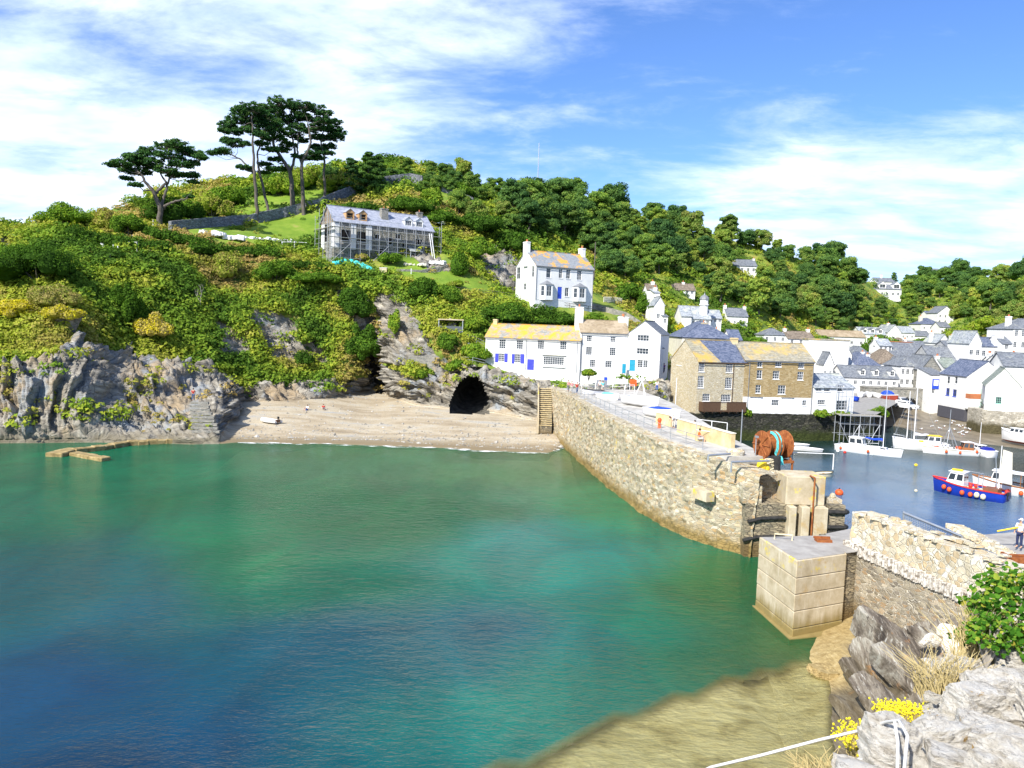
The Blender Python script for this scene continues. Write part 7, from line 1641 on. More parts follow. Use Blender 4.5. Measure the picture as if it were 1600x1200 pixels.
por = MB(); q = S.rc((636,388,656,394)); por.slab([(q[0],-1.6,q[1]-.1),(q[2],-1.6,q[1]-.1),(q[2],-.02,q[3]+.6),(q[0],-.02,q[3]+.6)], .1); por.box((q[0]+.1,-1.5,.1),(q[0]+.25,-1.35,q[1]-.15)); por.box((q[2]-.25,-1.5,.1),(q[2]-.1,-1.35,q[1]-.15)); por.build('porch', MAT['pale_slate_roof'], S.r)
sc_ = root('scaffolding', 'grey tube scaffolding round the house under rebuilding, with plank lifts', 'scaffolding', S.o, atan2(S.u[1], S.u[0]))
xs_ = np.linspace(-1.2, w_+1.2, 13)
for y_, top in ((-1.35, h_+.9), (-.45, h_+.2)):
    for i, x in enumerate(xs_): MB().tube([(x,y_,-1.2-(.8 if i < 6 else 0)),(x,y_,top+(.9 if i % 3 == 0 else 0))], .045, 5).build('upright', MAT['scaffold_tube'], sc_)
for y in np.linspace(.6, 7.6, 4):
    for x in (-1.25, -.4): MB().tube([(x,y,-2),(x,y,h_+1.6+(1.2 if 2 < y < 6 else 0))], .045, 5).build('upright', MAT['scaffold_tube'], sc_)
for z in (1.1, 3.1, 4.1, 5.1, 7.1, 8.1, 9.0):
    if z > h_+.9: continue
    MB().tube([(xs_[0]-.3,-1.35,z),(xs_[-1]+.3,-1.35,z)], .035, 5).build('ledger', MAT['scaffold_tube'], sc_); MB().tube([(-1.25,-1.5,z+.05),(-1.25,7.8,z+.05)], .035, 5).build('ledger', MAT['scaffold_tube'], sc_)
for z in (3.05, 5.05, 7.05): MB().box((xs_[0],-1.3,z),(xs_[-1] if z > 4 else w_*.45,-.5,z+.06)).build('plank_lift', MAT['scaffold_board'], sc_)
MB().box((-1.2,-.4,7.0),(-.45,7.6,7.06)).build('plank_lift', MAT['scaffold_board'], sc_)
for i in (0, 4, 8): MB().tube([(xs_[i],-1.42,.2),(xs_[i+2],-1.42,4.1)], .035, 5).build('brace', MAT['scaffold_tube'], sc_); MB().tube([(xs_[i+2],-1.42,4.2),(xs_[i+1],-1.42,8.0)], .035, 5).build('brace', MAT['scaffold_tube'], sc_)
MB().tube([(w_-1.9,-1.7,7.6),(w_-1.1,-3.0,-.6)], .09, 5).tube([(w_-1.4,-1.7,7.6),(w_-.6,-3.0,-.6)], .09, 5).build('rubbish_chute', MAT['white_paint'], sc_)
# wall over the hill
def hillwall(label, pts, hpx, mat, th=.7, seed=3, name='slate_wall', lift=0):
    W_ = [hit(x, y) for x, y in pts]; W2 = []
    for a_, b_ in zip(W_[:-1], W_[1:]):
        k = max(1, int(np.linalg.norm(b_-a_)/1.2))
        for i in range(k): W2.append(a_+(b_-a_)*i/k)
    W2.append(W_[-1]); ob = wall_run(label, W2, [q[2]-1.6 for q in W2], [q[2]+hpx*q[1]/F for q in W2], th, mat, name, 'wall', .10, seed, step=.4); return ob
hillwall('long grey slate wall sweeping up over the hill behind the tall pines', [(268,361),(330,355),(395,350),(440,340),(470,333),(505,324),(535,312),(565,299),(600,291),(640,286),(660,290)], 15, 'slate_stone')
hillwall('short ruined grey slate wall on the upper right of the mound', [(690,300),(715,308),(738,318)], 9, 'slate_stone', seed=6)
hillwall('grey slate retaining bank curving below the white villa', [(826,470),(880,477),(930,484),(975,497),(1000,512)], 9, 'grey_stone', seed=9)
hillwall('drystone wall with steps end on the rock left of the cave', [(640,572),(680,572),(686,574)], 16, 'grey_stone', seed=10, th=1.2)
hillwall('low stone terrace wall in front of the scaffolded house lawn', [(620,424),(660,426),(700,418)], 4, 'scaffold_house_stone', seed=12)
# bags, rubble, sheds
def bags(px, py, k, label, mat='white_paint', sz=.45, cat='rubble', name='rubble_pile', spread=3.0, seed=1):
    rg = random.Random(seed); c = hit(px, py); mb = MB()
    for i in range(k):
        s = sz*rg.uniform(.5, 1.2); mb.cbox((rg.uniform(-1,1)*spread, rg.uniform(-.5,.5)*spread*.4, s*.35), (s*1.3, s, s*.8), rz=rg.uniform(0,3), rx=rg.uniform(-.3,.3), ry=rg.uniform(-.3,.3))
    return tag(mb.build(name, MAT[mat], loc=c, bevel=.06), label, cat)
bags(333,368,16,'heap of white builders bags at the left end of the lawn rubble', sz=1.0, spread=2.0, seed=1)
bags(362,374,18,'white builders bags and stones in the middle of the lawn rubble', sz=.95, spread=2.2, seed=2)
bags(400,374,18,'scattered white stones on the lawn edge right of the builders bags', sz=.6, spread=2.8, seed=3)
bags(440,378,16,'pile of pale building stones with red debris near the white rail', sz=.7, spread=2.4, seed=4)
bags(648,415,18,'rubble heap in front of the porch of the scaffolded house','cream_render', .6, spread=2.2, seed=5)
bags(684,413,14,'white bags at the right end of the scaffolding', sz=.8, spread=1.3, seed=6)
bags(672,349,14,'white slates stacked behind the roof of the scaffolded house', sz=.7, spread=3, seed=7)
mb = MB(); c = hit(545, 421)
pts = [hit(x, y)+np.array([0,-.3,.5]) for x, y in ((522,417),(535,413),(548,413),(560,417),(574,423),(586,430))]
for a_, b_ in zip(pts[:-1], pts[1:]):
    for k in range(3): q = a_+(b_-a_)*k/3; mb.ball(q-c, (.75, .5, random.uniform(.45,.65)), 8, 5)
tag(mb.build('tarpaulin', MAT['tarp'], loc=c, smooth=True), 'turquoise tarpaulin draped along the bank below the scaffolded house', 'tarpaulin')
def small_box(label, px, py, w_, h_, dp, mat, name, cat, z=0.0, legs=0):
    c = hit(px, py); s = c[1]/F; r = root(name, label, cat, c); W, Hh = w_*s, h_*s
    MB().box((-W/2,-dp/2,legs), (W/2,dp/2,legs+Hh)).build('panel', MAT[mat], r, bevel=.02)
    if legs:
        for x in (-W/2+.08, W/2-.08): MB().box((x-.06,-.06,-.3),(x+.06,.06,legs)).build('leg', MAT['white_paint'], r)
    MB().box((-W/2-.05,-dp/2-.05,legs+Hh+.002),(W/2+.05,dp/2+.05,legs+Hh+.08)).build('top', MAT['white_paint'], r); return r
small_box('white information board on two legs beside the cliff path on the left', 207, 394, 13, 9, .12, 'white_paint', 'information_board', 'sign', legs=.7)
small_box('tiny white litter bin beside the cliff path left of the information board', 159, 386, 4, 5, .4, 'white_paint', 'litter_bin', 'bin')
small_box('pale stone block on the lawn edge below the tarpaulin', 600, 427, 11, 8, 1.0, 'pale_concrete', 'stone_block', 'block')
for i, (x, y, l) in enumerate([(176,392,'white fence post on the cliff path, left of two'),(185,394,'white fence post on the cliff path, right of two'),(171,407,'lone white post on the slope below the cliff path'),(238,352,'white post left of the lone pine trunk'),(268,356,'taller white post right of the lone pine trunk'),(643,428,'short white marker post on the lawn below the scaffolded house')]):
    c = hit(x, y); tag(MB().tube([(0,0,-.3),(0,0,1.1)], .08, 6).build('post', MAT['white_paint'], loc=c), l, 'post')
def fence(label, pts, h, sp, mat='bark', rails=(.5, .95), group=None, wf=None, r=.05):
    rt = root('fence', label, 'fence', hit(*pts[0])); o = hit(*pts[0]); rl = MB(); Q_ = [(hit(*p) if wf is None else wf(*p))-o for p in pts]
    for a_, b_ in zip(Q_[:-1], Q_[1:]):
        k = max(1, int(np.linalg.norm(b_-a_)/sp))
        for i in range(k): q = a_+(b_-a_)*i/k; MB().tube([q-np.array([0,0,.3]), q+np.array([0,0,h])], r, 5).build('post', MAT[mat], rt)
        for f_ in rails: rl.tube([a_+np.array([0,0,h*f_]), b_+np.array([0,0,h*f_])], r*.7, 4)
    rl.build('rail', MAT[mat], rt); return rt
fence('white rail fence beside the rubble left of the scaffolded house', [(442,388),(460,388),(478,389)], 1.4, 1.6, 'white_paint', (.9,), r=.09)
fence('wooden post and rail fence along the front of the lawn left of the villa', [(690,455),(730,458),(770,462),(800,466)], 1.0, 2.2)
fence('grey rail fence along the villa terrace', [(812,470),(850,476),(890,482),(932,488)], 1.1, 2.2)
fence('pale board fence in the shrubs right of the villa', [(942,472),(958,472),(974,474)], 1.2, .35, 'cream_render', (.3,.9), r=.07)
fence('galvanised handrail zigzag beside the left end of the cottage row, upper flight', [(731,532),(745,536),(757,543)], 1.1, 1.6, 'galvanised')
fence('galvanised handrail beside the left end of the cottage row, lower flight', [(732,545),(745,552),(757,560)], 1.1, 1.6, 'galvanised')
fence('galvanised handrail along the ledge above the cave', [(718,566),(738,567),(757,572)], 1.0, 1.8, 'galvanised')
fence('wooden fence on the cliff path right of the information board', [(222,396),(250,402),(262,405)], .9, 2.2)
fence('white railing on the path in front of the rocks below the cottages', [(860,612),(888,607),(930,606),(985,607),(1040,610)], 1.05, 2.2, 'white_paint')
# timber shelter on the slope
c = hit(705, 518); r = root('timber_shelter', 'small open timber shelter with a glazed front on the slope left of the cottages', 'shelter', c)
for x in (-2.2, 2.2): MB().box((x-.08,-1.2,-.4),(x+.08,-1.04,2.1)).build('post', MAT['galvanised'], r)
MB().box((-2.4,-1.3,2.1),(2.4,1.6,2.3)).build('roof', MAT['pale_concrete'], r); MB().box((-2.1,-1.1,-.2),(2.1,-1.05,1.0)).build('glass_panel', MAT['dim_glass'], r); MB().box((-2.3,1.4,-.4),(2.3,1.6,2.1)).build('back_wall', MAT['scaffold_board'], r)
# glimpse of gateway things by the pier
small = [('turquoise notice cabinet at the foot of the teal doored house', 974.5, 586, 130, .6, 1.6, 'teal_paint'), ('red orange life ring cabinet on the path above the pier', 989, 606, 121, 1.1, 1.0, 'orange_paint'), ('small blue notice board on a post near the path end', 946, 603, 122, .5, 1.1, 'royal_blue'), ('dark grey gate cabinet beside the white railing at the top of the pier', 940, 606, 119, 1.6, .9, 'grey_paint'), ('low white board on the quay path', 970, 603, 122, 2.2, .8, 'white_paint')]
for l, x, y, d, a_, b_, mt in small:
    q = P(x, y, d); r = root('cabinet', l, 'cabinet', q); MB().box((-a_/2,-.15,.3),(a_/2,.15,.3+b_)).build('body', MAT[mt], r, bevel=.03); MB().box((-a_/2+.05,-.05,-1.0),(-a_/2+.12,.05,.3)).box((a_/2-.12,-.05,-1.0),(a_/2-.05,.05,.3)).build('leg', MAT['grey_paint'], r)
# scaffold in front of the annexe
a0 = P(1311, 690, 119.5); sc2 = root('scaffolding', 'open tube scaffolding tower standing in the harbour beside the white annexe', 'scaffolding', (a0[0], a0[1], 0))
for i in range(5):
    for j in range(2):
        x = i*1.55; y = j*2.0; MB().tube([(x,y,-1),(x,y,4.6 if i > 1 else 9.2-(i*.5))], .05, 5).build('upright', MAT['scaffold_tube'], sc2)
for z in (1.4, 3.1, 4.4):
    for y in (0, 2): MB().tube([(-.3,y,z),(6.5,y,z)], .04, 5).build('ledger', MAT['scaffold_tube'], sc2)
for z in (5.8, 7.4, 8.6): MB().tube([(-.3,0,z),(1.9,0,z)], .04, 5).build('ledger', MAT['scaffold_tube'], sc2)
for i in range(4): MB().tube([(i*1.55,0,.2),((i+1)*1.55,0,3.1)] if i % 2 else [((i+1)*1.55,0,.2),(i*1.55,0,3.1)], .04, 5).build('brace', MAT['scaffold_tube'], sc2)
MB().box((-.2,.1,4.45),(6.4,1.9,4.52)).build('plank_lift', MAT['scaffold_board'], sc2)

# ================================================================== BOATS
m_plain('boat_white', (.80,.80,.80), .25, .5, var=.03); m_plain('boat_blue', (.01,.04,.36), .25, .5); m_plain('boat_red', (.28,.05,.03), .4); m_plain('sail_tan', (.62,.58,.48), .9); m_plain('deck_grey', (.42,.41,.38), .7); m_plain('antifoul', (.03,.03,.06), .6); m_plain('pvc_grey', (.62,.63,.66), .45); m_plain('varnish', (.30,.12,.04), .35)
def hull_mesh(L, Bm, free, draft=.35, stern=.75, mats=('antifoul', 'boat_white', 'boat_white'), sheer=.35, flare=.12, n_=22, flat_bow=0):
    vs, fs, ms = [], [], []; prof = [(0, -1, 0), (.55, -.85, 0), (.86, -.25, 0), (.95, .0, 0), (1.0, .55, 1), (1.03, .82, 1), (1.04, 1.0, 2)]
    for i in range(n_+1):
        t = i/n_; x = -L/2+L*t; b = Bm/2*(stern+(1-stern)*sin(min(1, t/.45)*pi/2) if t < .45 else (1-((t-.45)/.55)**2.3)); b = max(b, .02); sh = free*(1+sheer*(t**2.2)*1.3-.0); dk_ = draft*(1-.9*max(0, (t-.72)/.28)**1.5)
        for (y, z, _) in prof: vs.append((x+(.25*L*.12*z if t > .9 and z > 0 else 0), b*y*(1+flare*(z > 0)*t*z), (z*sh if z > 0 else z*dk_)))
    k = len(prof); m_ = (n_+1)*k
    vs += [(x, -y, z) for x, y, z in vs]
    for i in range(n_):
        for j in range(k-1):
            a_ = i*k+j; fs.append([a_, a_+1, a_+k+1, a_+k]); fs.append([m_+a_, m_+a_+k, m_+a_+k+1, m_+a_+1]); q = 0 if j < 3 else (1 if j < 5 else 2); ms += [q, q]
    for j in range(k-1): fs.append([j, m_+j, m_+j+1, j+1]); ms.append(0 if j < 3 else (1 if j < 5 else 2))
    me = bpy.data.meshes.new('hull'); me.from_pydata(vs, [], fs)
    for q in mats: me.materials.append(MAT[q])
    me.polygons.foreach_set('material_index', ms); me.polygons.foreach_set('use_smooth', [True]*len(fs)); me.update()
    rim = [vs[i*k+k-1] for i in range(n_+1)]; return me, rim
def boat(label, px, py, d, L, Bm, hd, free=.7, mats=('antifoul', 'boat_white', 'boat_white'), z=0, deck='deck_grey', deckz=.25, rim='boat_white', group='boats moored in the harbour', name='boat', cat='boat', stern=.75, sheer=.35, draft=.35, tilt=(0, 0)):
    q = P(px, py, d); r = root(name, label, cat, (q[0], q[1], z), R(hd), group); r.rotation_euler = (tilt[0], tilt[1], R(hd)); me, rm = hull_mesh(L, Bm, free, draft, stern, mats, sheer); link('hull', me, r)
    mb = MB(); pts = [(x, y*.93, z_-deckz*free) for x, y, z_ in rm]; 
    for i in range(len(pts)-1): a_, b_ = pts[i], pts[i+1]; mb.poly([a_, b_, (b_[0], -b_[1], b_[2]), (a_[0], -a_[1], a_[2])])
    mb.build('deck', MAT[deck], r)
    mb = MB(); mb.tube([(x, y, z_) for x, y, z_ in rm]+[(x, -y, z_) for x, y, z_ in rm[::-1]]+[rm[0]], .05*Bm/2+.01, 5); mb.build('gunwale', MAT[rim], r); return r
def cabin(r, x0, x1, w0, z0, h, mat='boat_white', win=True, roof='boat_white', rake=.35, over=.12, name='cabin'):
    mb = MB(); a = w0/2; b = a*.86; vs = [(x0,-a,z0),(x1,-a*.8,z0),(x1,a*.8,z0),(x0,a,z0),(x0+.02,-b,z0+h),(x1-rake,-b*.8,z0+h),(x1-rake,b*.8,z0+h),(x0+.02,b,z0+h)]
    mb.add(vs, [[0,3,2,1],[4,5,6,7],[0,1,5,4],[1,2,6,5],[2,3,7,6],[3,0,4,7]]); c = mb.build(name, MAT[mat], r, bevel=.03)
    if roof: MB().prism([(x0-over,-b-over),(x1-rake+over*1.5,-b*.8-over),(x1-rake+over*1.5,b*.8+over),(x0-over,b+over)], z0+h+.003, z0+h+.07).build('roof', MAT[roof], c)
    if win:
        V_ = [Vector(v) for v in vs]
        def face(a_, b_, c_, d_, n_, z0_=.45, z1_=.88, off=.015):
            nn = (V_[b_]-V_[a_]).cross(V_[d_]-V_[a_]).normalized()
            for i in range(n_):
                u0, u1 = (i+.12)/n_, (i+.88)/n_; P_ = lambda u, v: (V_[a_]*(1-u)+V_[b_]*u)*(1-v)+(V_[d_]*(1-u)+V_[c_]*u)*v+nn*off
                m2 = MB(); m2.poly([P_(u0, z0_), P_(u1, z0_), P_(u1, z1_), P_(u0, z1_)]); m2.build('window', MAT['glass'], c)
        L = x1-x0; k = max(1, int(L/.8)); face(0,1,5,4,k); face(1,2,6,5,2); face(2,3,7,6,k); face(3,0,4,7,2)
    return c
def mast(r, x, z0, h, rad=.06, boom=0, sail=None, stays=(), mat='boat_white', rake=0.0, bz=1.1):
    MB().tube([(x,0,z0),(x-rake,0,z0+h)], [rad, rad*.6], 6).build('mast', MAT[mat], r)
    if boom: MB().tube([(x,0,z0+bz),(x+boom,0,z0+bz+.1)], rad*.7, 5).build('boom', MAT[mat], r)
    if sail: 
        mb = MB(); mb.tube([(x+boom*t, random.uniform(-.03,.03), z0+bz+.18+.06*sin(t*9)) for t in np.linspace(.02, .98, 9)], [.22*(1-.5*t) for t in np.linspace(0, 1, 9)], 7); mb.build('sail_cover', MAT[sail], r)
    if stays:
        mb = MB()
        for (sx_, sy_, sz_) in stays: mb.tube([(x-rake,0,z0+h*.97),(sx_,sy_,sz_)], .014, 3, False)
        mb.build('rigging', MAT['galvanised'], r)
def pulpit(r, pts, h=.55, mat='galvanised'):
    mb = MB(); mb.tube([(x,y,z+h) for x,y,z in pts], .022, 4)
    for x,y,z in pts[::1]: mb.tube([(x,y,z),(x,y,z+h)], .02, 4)
    mb.build('guard_rail', MAT[mat], r)
def fenders(r, pts, mat='orange_paint', rad=.2):
    for p in pts: MB().ball(p, (rad, rad, rad*1.15), 9, 7).build('fender', MAT[mat], r).data.polygons.foreach_set('use_smooth', [True]*63)
def outboard(r, x, z): MB().cbox((x,0,z+.25),(.28,.24,.36)).cbox((x,0,z-.1),(.12,.1,.6)).build('outboard_motor', MAT['black_paint'], r, bevel=.04)
WH = ('boat_blue', 'boat_white', 'boat_white')
b = boat('white wheelhouse motor boat moored beside the scaffolding, with a blue bottom', 1340, 703, 111, 6.0, 2.3, -48, .85, WH, stern=.85); cabin(b, -1.0, 1.1, 1.7, .75, 1.45); pulpit(b, [(1.4,.8,1.0),(2.9,0,1.15),(1.4,-.8,1.0)]); MB().tube([(0,0,2.2),(0,0,3.9)], .03, 5).build('aerial', MAT['boat_white'], b); fenders(b, [(1.9,-.95,.5),(-2.0,-1.1,.45)])
b = boat('white sailing boat with a bright blue sail cover beside the wheelhouse boat', 1371, 706, 109.5, 6.4, 2.1, -42, .75, WH, stern=.6); cabin(b, -.4, 1.5, 1.25, .7, .45, roof=None); mast(b, .7, .9, 9.0, .06, -2.6, 'royal_blue', [(3.1,0,1.0),(-3.1,0,.8),(.7,1.0,.8),(.7,-1.0,.8)]); pulpit(b, [(2.0,.7,.95),(3.1,0,1.1),(2.0,-.7,.95)]); outboard(b, -3.3, .4)
b = boat('white motor sailer with two pale masts, furled sail and a yellow topped wheelhouse', 1438, 700, 116, 7.6, 2.7, 168, 1.05, ('boat_blue','boat_white','boat_white'), stern=.7, sheer=.5); cabin(b, -2.6, -.6, 1.6, .95, 1.25, roof='yellow_paint'); cabin(b, -.6, 1.6, 1.5, .95, .5, roof=None, win=False); mast(b, 1.0, 1.0, 8.6, .09, -2.0, 'boat_white', [(3.9,0,1.5),(1.0,1.2,1.1),(1.0,-1.2,1.1),(-3,0,1)]); mast(b, 2.0, 1.0, 7.8, .08, 0, None, [(3.9,0,1.5),(1.6,1.2,1.1)]); pulpit(b, [(2.2,.9,1.4),(3.9,0,1.6),(2.2,-.9,1.4)]); MB().cbox((.2,.78,1.25),(.7,.05,.5)).build('yellow_panel', MAT['yellow_paint'], b); fenders(b, [(-2.5,1.35,.5)])
b = boat('cream and black fishing boat with a steel gantry and orange gear', 1484, 707, 112.5, 7.4, 2.5, 172, .75, ('antifoul','boat_white','cream_paint'), stern=.85); cabin(b, -3.0, -1.4, 1.5, .6, 1.25, 'varnish', roof='boat_white'); mb = MB()
for y in (-.8, .8): mb.tube([(.9,y,.6),(.3,y*.2,3.9)], .05, 5); mb.tube([(-.9,y,.6),(.3,y*.2,3.9)], .05, 5)
mb.tube([(.3,0,3.9),(.3,0,6.6)], .05, 5); mb.tube([(.6,-.8,2.2),(.6,.8,2.2)], .04, 5); mb.build('gantry', MAT['galvanised'], b); fenders(b, [(-1.2,.3,1.0),(-1.0,-.2,1.0),(-.9,1.25,.45),(1.0,1.3,.5),(-3.2,1.2,.7)]); MB().cbox((2.0,0,.85),(.9,.8,.4)).build('fish_box', MAT['orange_paint'], b)
b = boat('small white launch with dark blue canvas over its stern and a short white mast', 1531, 708, 112.8, 5.2, 2.2, 95, .95, ('boat_blue','boat_white','boat_white'), sheer=.5); cabin(b, -.3, 1.5, 1.4, .9, .5, roof='boat_white'); mast(b, .2, 1.2, 3.6, .05); MB().ball((-1.5,0,.95), (1.1,1.05,.5), 10, 6).build('canvas_cover', MAT['navy_paint'], b)
b = boat('royal blue fishing boat with red gunwale, buoys hung along it and a tan sail', 1514, 775, 82.5, 7.0, 2.7, 134, 1.0, ('boat_blue','boat_blue','boat_blue'), rim='red_paint', stern=.88, sheer=.45, deck='cream_paint'); cabin(b, .4, 2.3, 1.9, .95, 1.55, rake=.5); MB().cbox((1.3,0,2.66),(1.0,.5,.18)).build('raft_case', MAT['yellow_paint'], b)
mast(b, -2.7, .9, 5.0, .06, 0); mb = MB(); mb.slab([(-2.7,.0,2.0),(-3.9,.0,1.9),(-3.7,.0,5.3),(-2.85,.0,5.5)], .03); mb.build('mizzen_sail', MAT['sail_tan'], b)
mb = MB()
for y in (-.9, .9): mb.tube([(-1.0,y,.9),(-1.0,y,2.5)], .045, 5)
mb.tube([(-1.0,-.9,2.5),(-1.0,.9,2.5)], .045, 5); mb.tube([(-1.0,-.9,2.5),(.6,-.7,2.6)], .04, 5); mb.tube([(-2.6,0,.9),(-2.2,0,4.8)], .05, 5); mb.build('gantry', MAT['galvanised'], b)
fenders(b, [(2.2,1.15,.75),(1.6,1.35,.6),(.3,1.5,.5),(-.5,1.5,.45)], 'orange_paint', .24); fenders(b, [(-1.1,1.5,.5),(-1.7,1.45,.4)], 'cream_paint', .28); fenders(b, [(-.6,0,1.2),(-.2,.5,1.2),(-3.3,-.9,.9)], 'red_paint', .22); MB().cbox((-2.2,.2,1.05),(1.4,1.6,.5)).build('net_bin', MAT['bench_brown'], b); outboard(b, -3.6, .6)
b = boat('long white open fishing boat with a canopied wheelhouse at the right edge', 1582, 772, 84.5, 7.6, 2.6, 138, .95, ('boat_white','boat_white','boat_white'), stern=.8, sheer=.5, rim='varnish'); cabin(b, .2, 2.2, 2.0, .9, 1.5, roof='boat_white'); MB().box((-2.2,-1.0,2.35),(.3,1.0,2.42)).build('canopy', MAT['boat_white'], b)
mb = MB()
for x in (-2.1, -.8):
    for y in (-.95, .95): mb.tube([(x,y,.9),(x,y,2.35)], .04, 5)
mb.build('canopy_post', MAT['varnish'], b); fenders(b, [(1.4,1.45,.5),(.2,1.5,.45),(-1.0,1.5,.45),(-2.4,1.4,.4)], 'orange_paint', .24); mast(b, .6, 2.4, 1.8, .04); MB().cbox((-1.6,0,1.3),(1.2,1.0,.8)).build('engine_box', MAT['black_paint'], b)
b = boat('white motor cruiser lying aground on the mud at the far right', 1594, 688, 124, 5.8, 2.3, 118, 1.1, ('boat_red','boat_white','boat_white'), z=.75, sheer=.5); cabin(b, -.8, 1.6, 1.7, 1.1, .9); pulpit(b, [(1.6,.8,1.5),(2.8,0,1.8),(1.6,-.8,1.5)])
b = boat('white flat punt moored before the quay wall, left of the pair', 1242, 694, 115, 4.0, 1.6, -12, .32, ('boat_white','boat_white','boat_white'), sheer=.1, stern=.9, group='pair of white punts by the quay wall', deckz=.3, deck='boat_white')
b = boat('white flat punt moored before the quay wall, right of the pair', 1262, 702, 111, 4.0, 1.6, -22, .32, ('boat_white','boat_white','boat_white'), sheer=.1, stern=.9, group='pair of white punts by the quay wall', deckz=.3, deck='boat_white')
b = boat('small pale dinghy floating behind the concrete pillar of the pier head', 1285, 745, 91, 2.7, 1.3, 10, .4, ('black_rubber','cream_paint','cream_paint'), rim='black_rubber', deckz=.5)
for i, x in enumerate((-.5, .4)): MB().box((x-.12,-.55,.25),(x+.12,.55,.29)).build('thwart', MAT['varnish'], b)
# inflatable on the beach
q = hit(421, 661); r = root('inflatable_dinghy', 'small white inflatable dinghy with a dark outboard lying on the beach', 'dinghy', q+np.array([0,0,.12]), R(155))
mb = MB(); mb.tube([(-1.7,.62,.22),(0,.66,.24),(1.0,.55,.30),(1.55,.0,.42),(1.0,-.55,.30),(0,-.66,.24),(-1.7,-.62,.22)], [.19,.22,.22,.21,.22,.22,.19], 10); mb.build('tube', MAT['boat_white'], r, smooth=True)
MB().box((-1.45,-.5,.05),(1.0,.5,.12)).build('floor', MAT['pvc_grey'], r); MB().box((-1.5,-.5,.1),(-1.42,.5,.5)).build('transom', MAT['varnish'], r); MB().box((-.3,-.5,.3),(-.05,.5,.35)).build('thwart', MAT['varnish'], r); outboard(r, -1.6, .55)
# boats ashore
b = boat('dark red boat under a bright blue tarpaulin on a trailer above the slipway', 1389, 628, 158, 5.0, 2.4, -80, 1.0, ('antifoul','boat_red','boat_red'), z=zat(1389, 631, 158)+.7, group=None, rim='boat_white', sheer=.3)
mb = MB(); mb.ball((-.6,0,1.1), (1.7,1.15,.95), 10, 6); mb.build('tarpaulin', MAT['royal_blue'], b); mb = MB()
for y in (-.8, .8): mb.lathe([(.28,y-.08),(.3,y),(.28,y+.08)], (-.6,0,-.45), 10, 'y')
mb.box((-2.2,-.8,-.5),(2.2,-.7,-.4)); mb.box((-2.2,.7,-.5),(2.2,.8,-.4)); mb.build('trailer', MAT['black_paint'], b)
b = boat('white boat with a tall A shaped mast frame drawn up on the pier', 1001, 650, 96, 5.8, 2.2, -55, .7, ('boat_white','boat_white','boat_white'), z=7.55, group='boats drawn up on the pier', rim='boat_white'); mb = MB()
for x, y in ((-.4,-.9),(-.4,.9),(.8,0)): mb.tube([(x,y,.6),(0,0,2.9)], .05, 5)
mb.tube([(0,0,2.9),(0,0,5.6)], .045, 5); mb.build('mast_frame', MAT['boat_white'], b); mb = MB(); mb.tube([(-2.2,-.9,.7),(-2.2,-.8,2.1),(-2.2,.8,2.1),(-2.2,.9,.7)], .05, 5); mb.build('stern_arch', MAT['boat_white'], b)
b = boat('open boat under a bright blue cover behind the short tan wall', 1036, 655, 84, 5.2, 2.1, -60, .6, ('boat_white','boat_white','boat_white'), z=7.5, group='boats drawn up on the pier'); MB().ball((0,0,.55), (2.3,.95,.32), 12, 6).build('cover', MAT['royal_blue'], b)
b = boat('small dinghy full of turquoise rope on the landward part of the pier', 950, 632, 104, 3.6, 1.6, -50, .5, ('boat_white','boat_white','boat_white'), z=7.3, group='boats drawn up on the pier'); MB().ball((0,0,.5), (1.2,.6,.3), 9, 5).build('rope_pile', MAT['turquoise_net'], b)
b = boat('grey inflatable turned on its side near the top of the pier', 926, 620, 110, 3.2, 1.5, 200, .45, ('pvc_grey','pvc_grey','pvc_grey'), z=7.35, group='boats drawn up on the pier', rim='black_rubber')
for i, (x, y, d, m1, l) in enumerate([(1345,621,160,'boat_white','white rowing dinghy at the left of the row behind the scaffold'),(1356,622,161,'boat_white','white rowing dinghy in the middle of the row behind the scaffold'),(1368,622,160,'boat_white','white rowing dinghy at the right of the row behind the scaffold'),(1330,626,150,'royal_blue','small blue dinghy ashore behind the scaffold'),(1318,624,152,'orange_paint','small orange dinghy ashore behind the annexe')]):
    boat(l, x, y, d, 3.0, 1.3, 60+i*17, .5, (m1, m1, m1), z=4.5 if i > 2 else 4.45, group='dinghies ashore at the head of the harbour', rim=m1)
# buoys
def buoy(label, px, py, rad, mat, d=None):
    q = G(px, py, 0); r = root('buoy', label, 'buoy', q); MB().ball((0,0,rad*.55), (rad,rad,rad*.92), 14, 10).build('float', MAT[mat], r, smooth=True); MB().tube([(0,0,rad*1.4),(0,0,rad*1.75)], rad*.14, 6).build('eye', MAT['black_rubber'], r)
buoy('large orange mooring buoy floating beside the concrete pillar', 1311, 773, .42, 'orange_paint'); buoy('small pale yellow buoy alone in the middle of the harbour', 1431, 768, .17, 'cream_paint'); buoy('orange yellow buoy in front of the motor sailer', 1431, 728, .22, 'yellow_paint')
buoy('small white buoy before the quay wall', 1309, 706, .22, 'boat_white'); buoy('small red buoy left of the wheelhouse boat', 1320, 708, .22, 'red_paint')

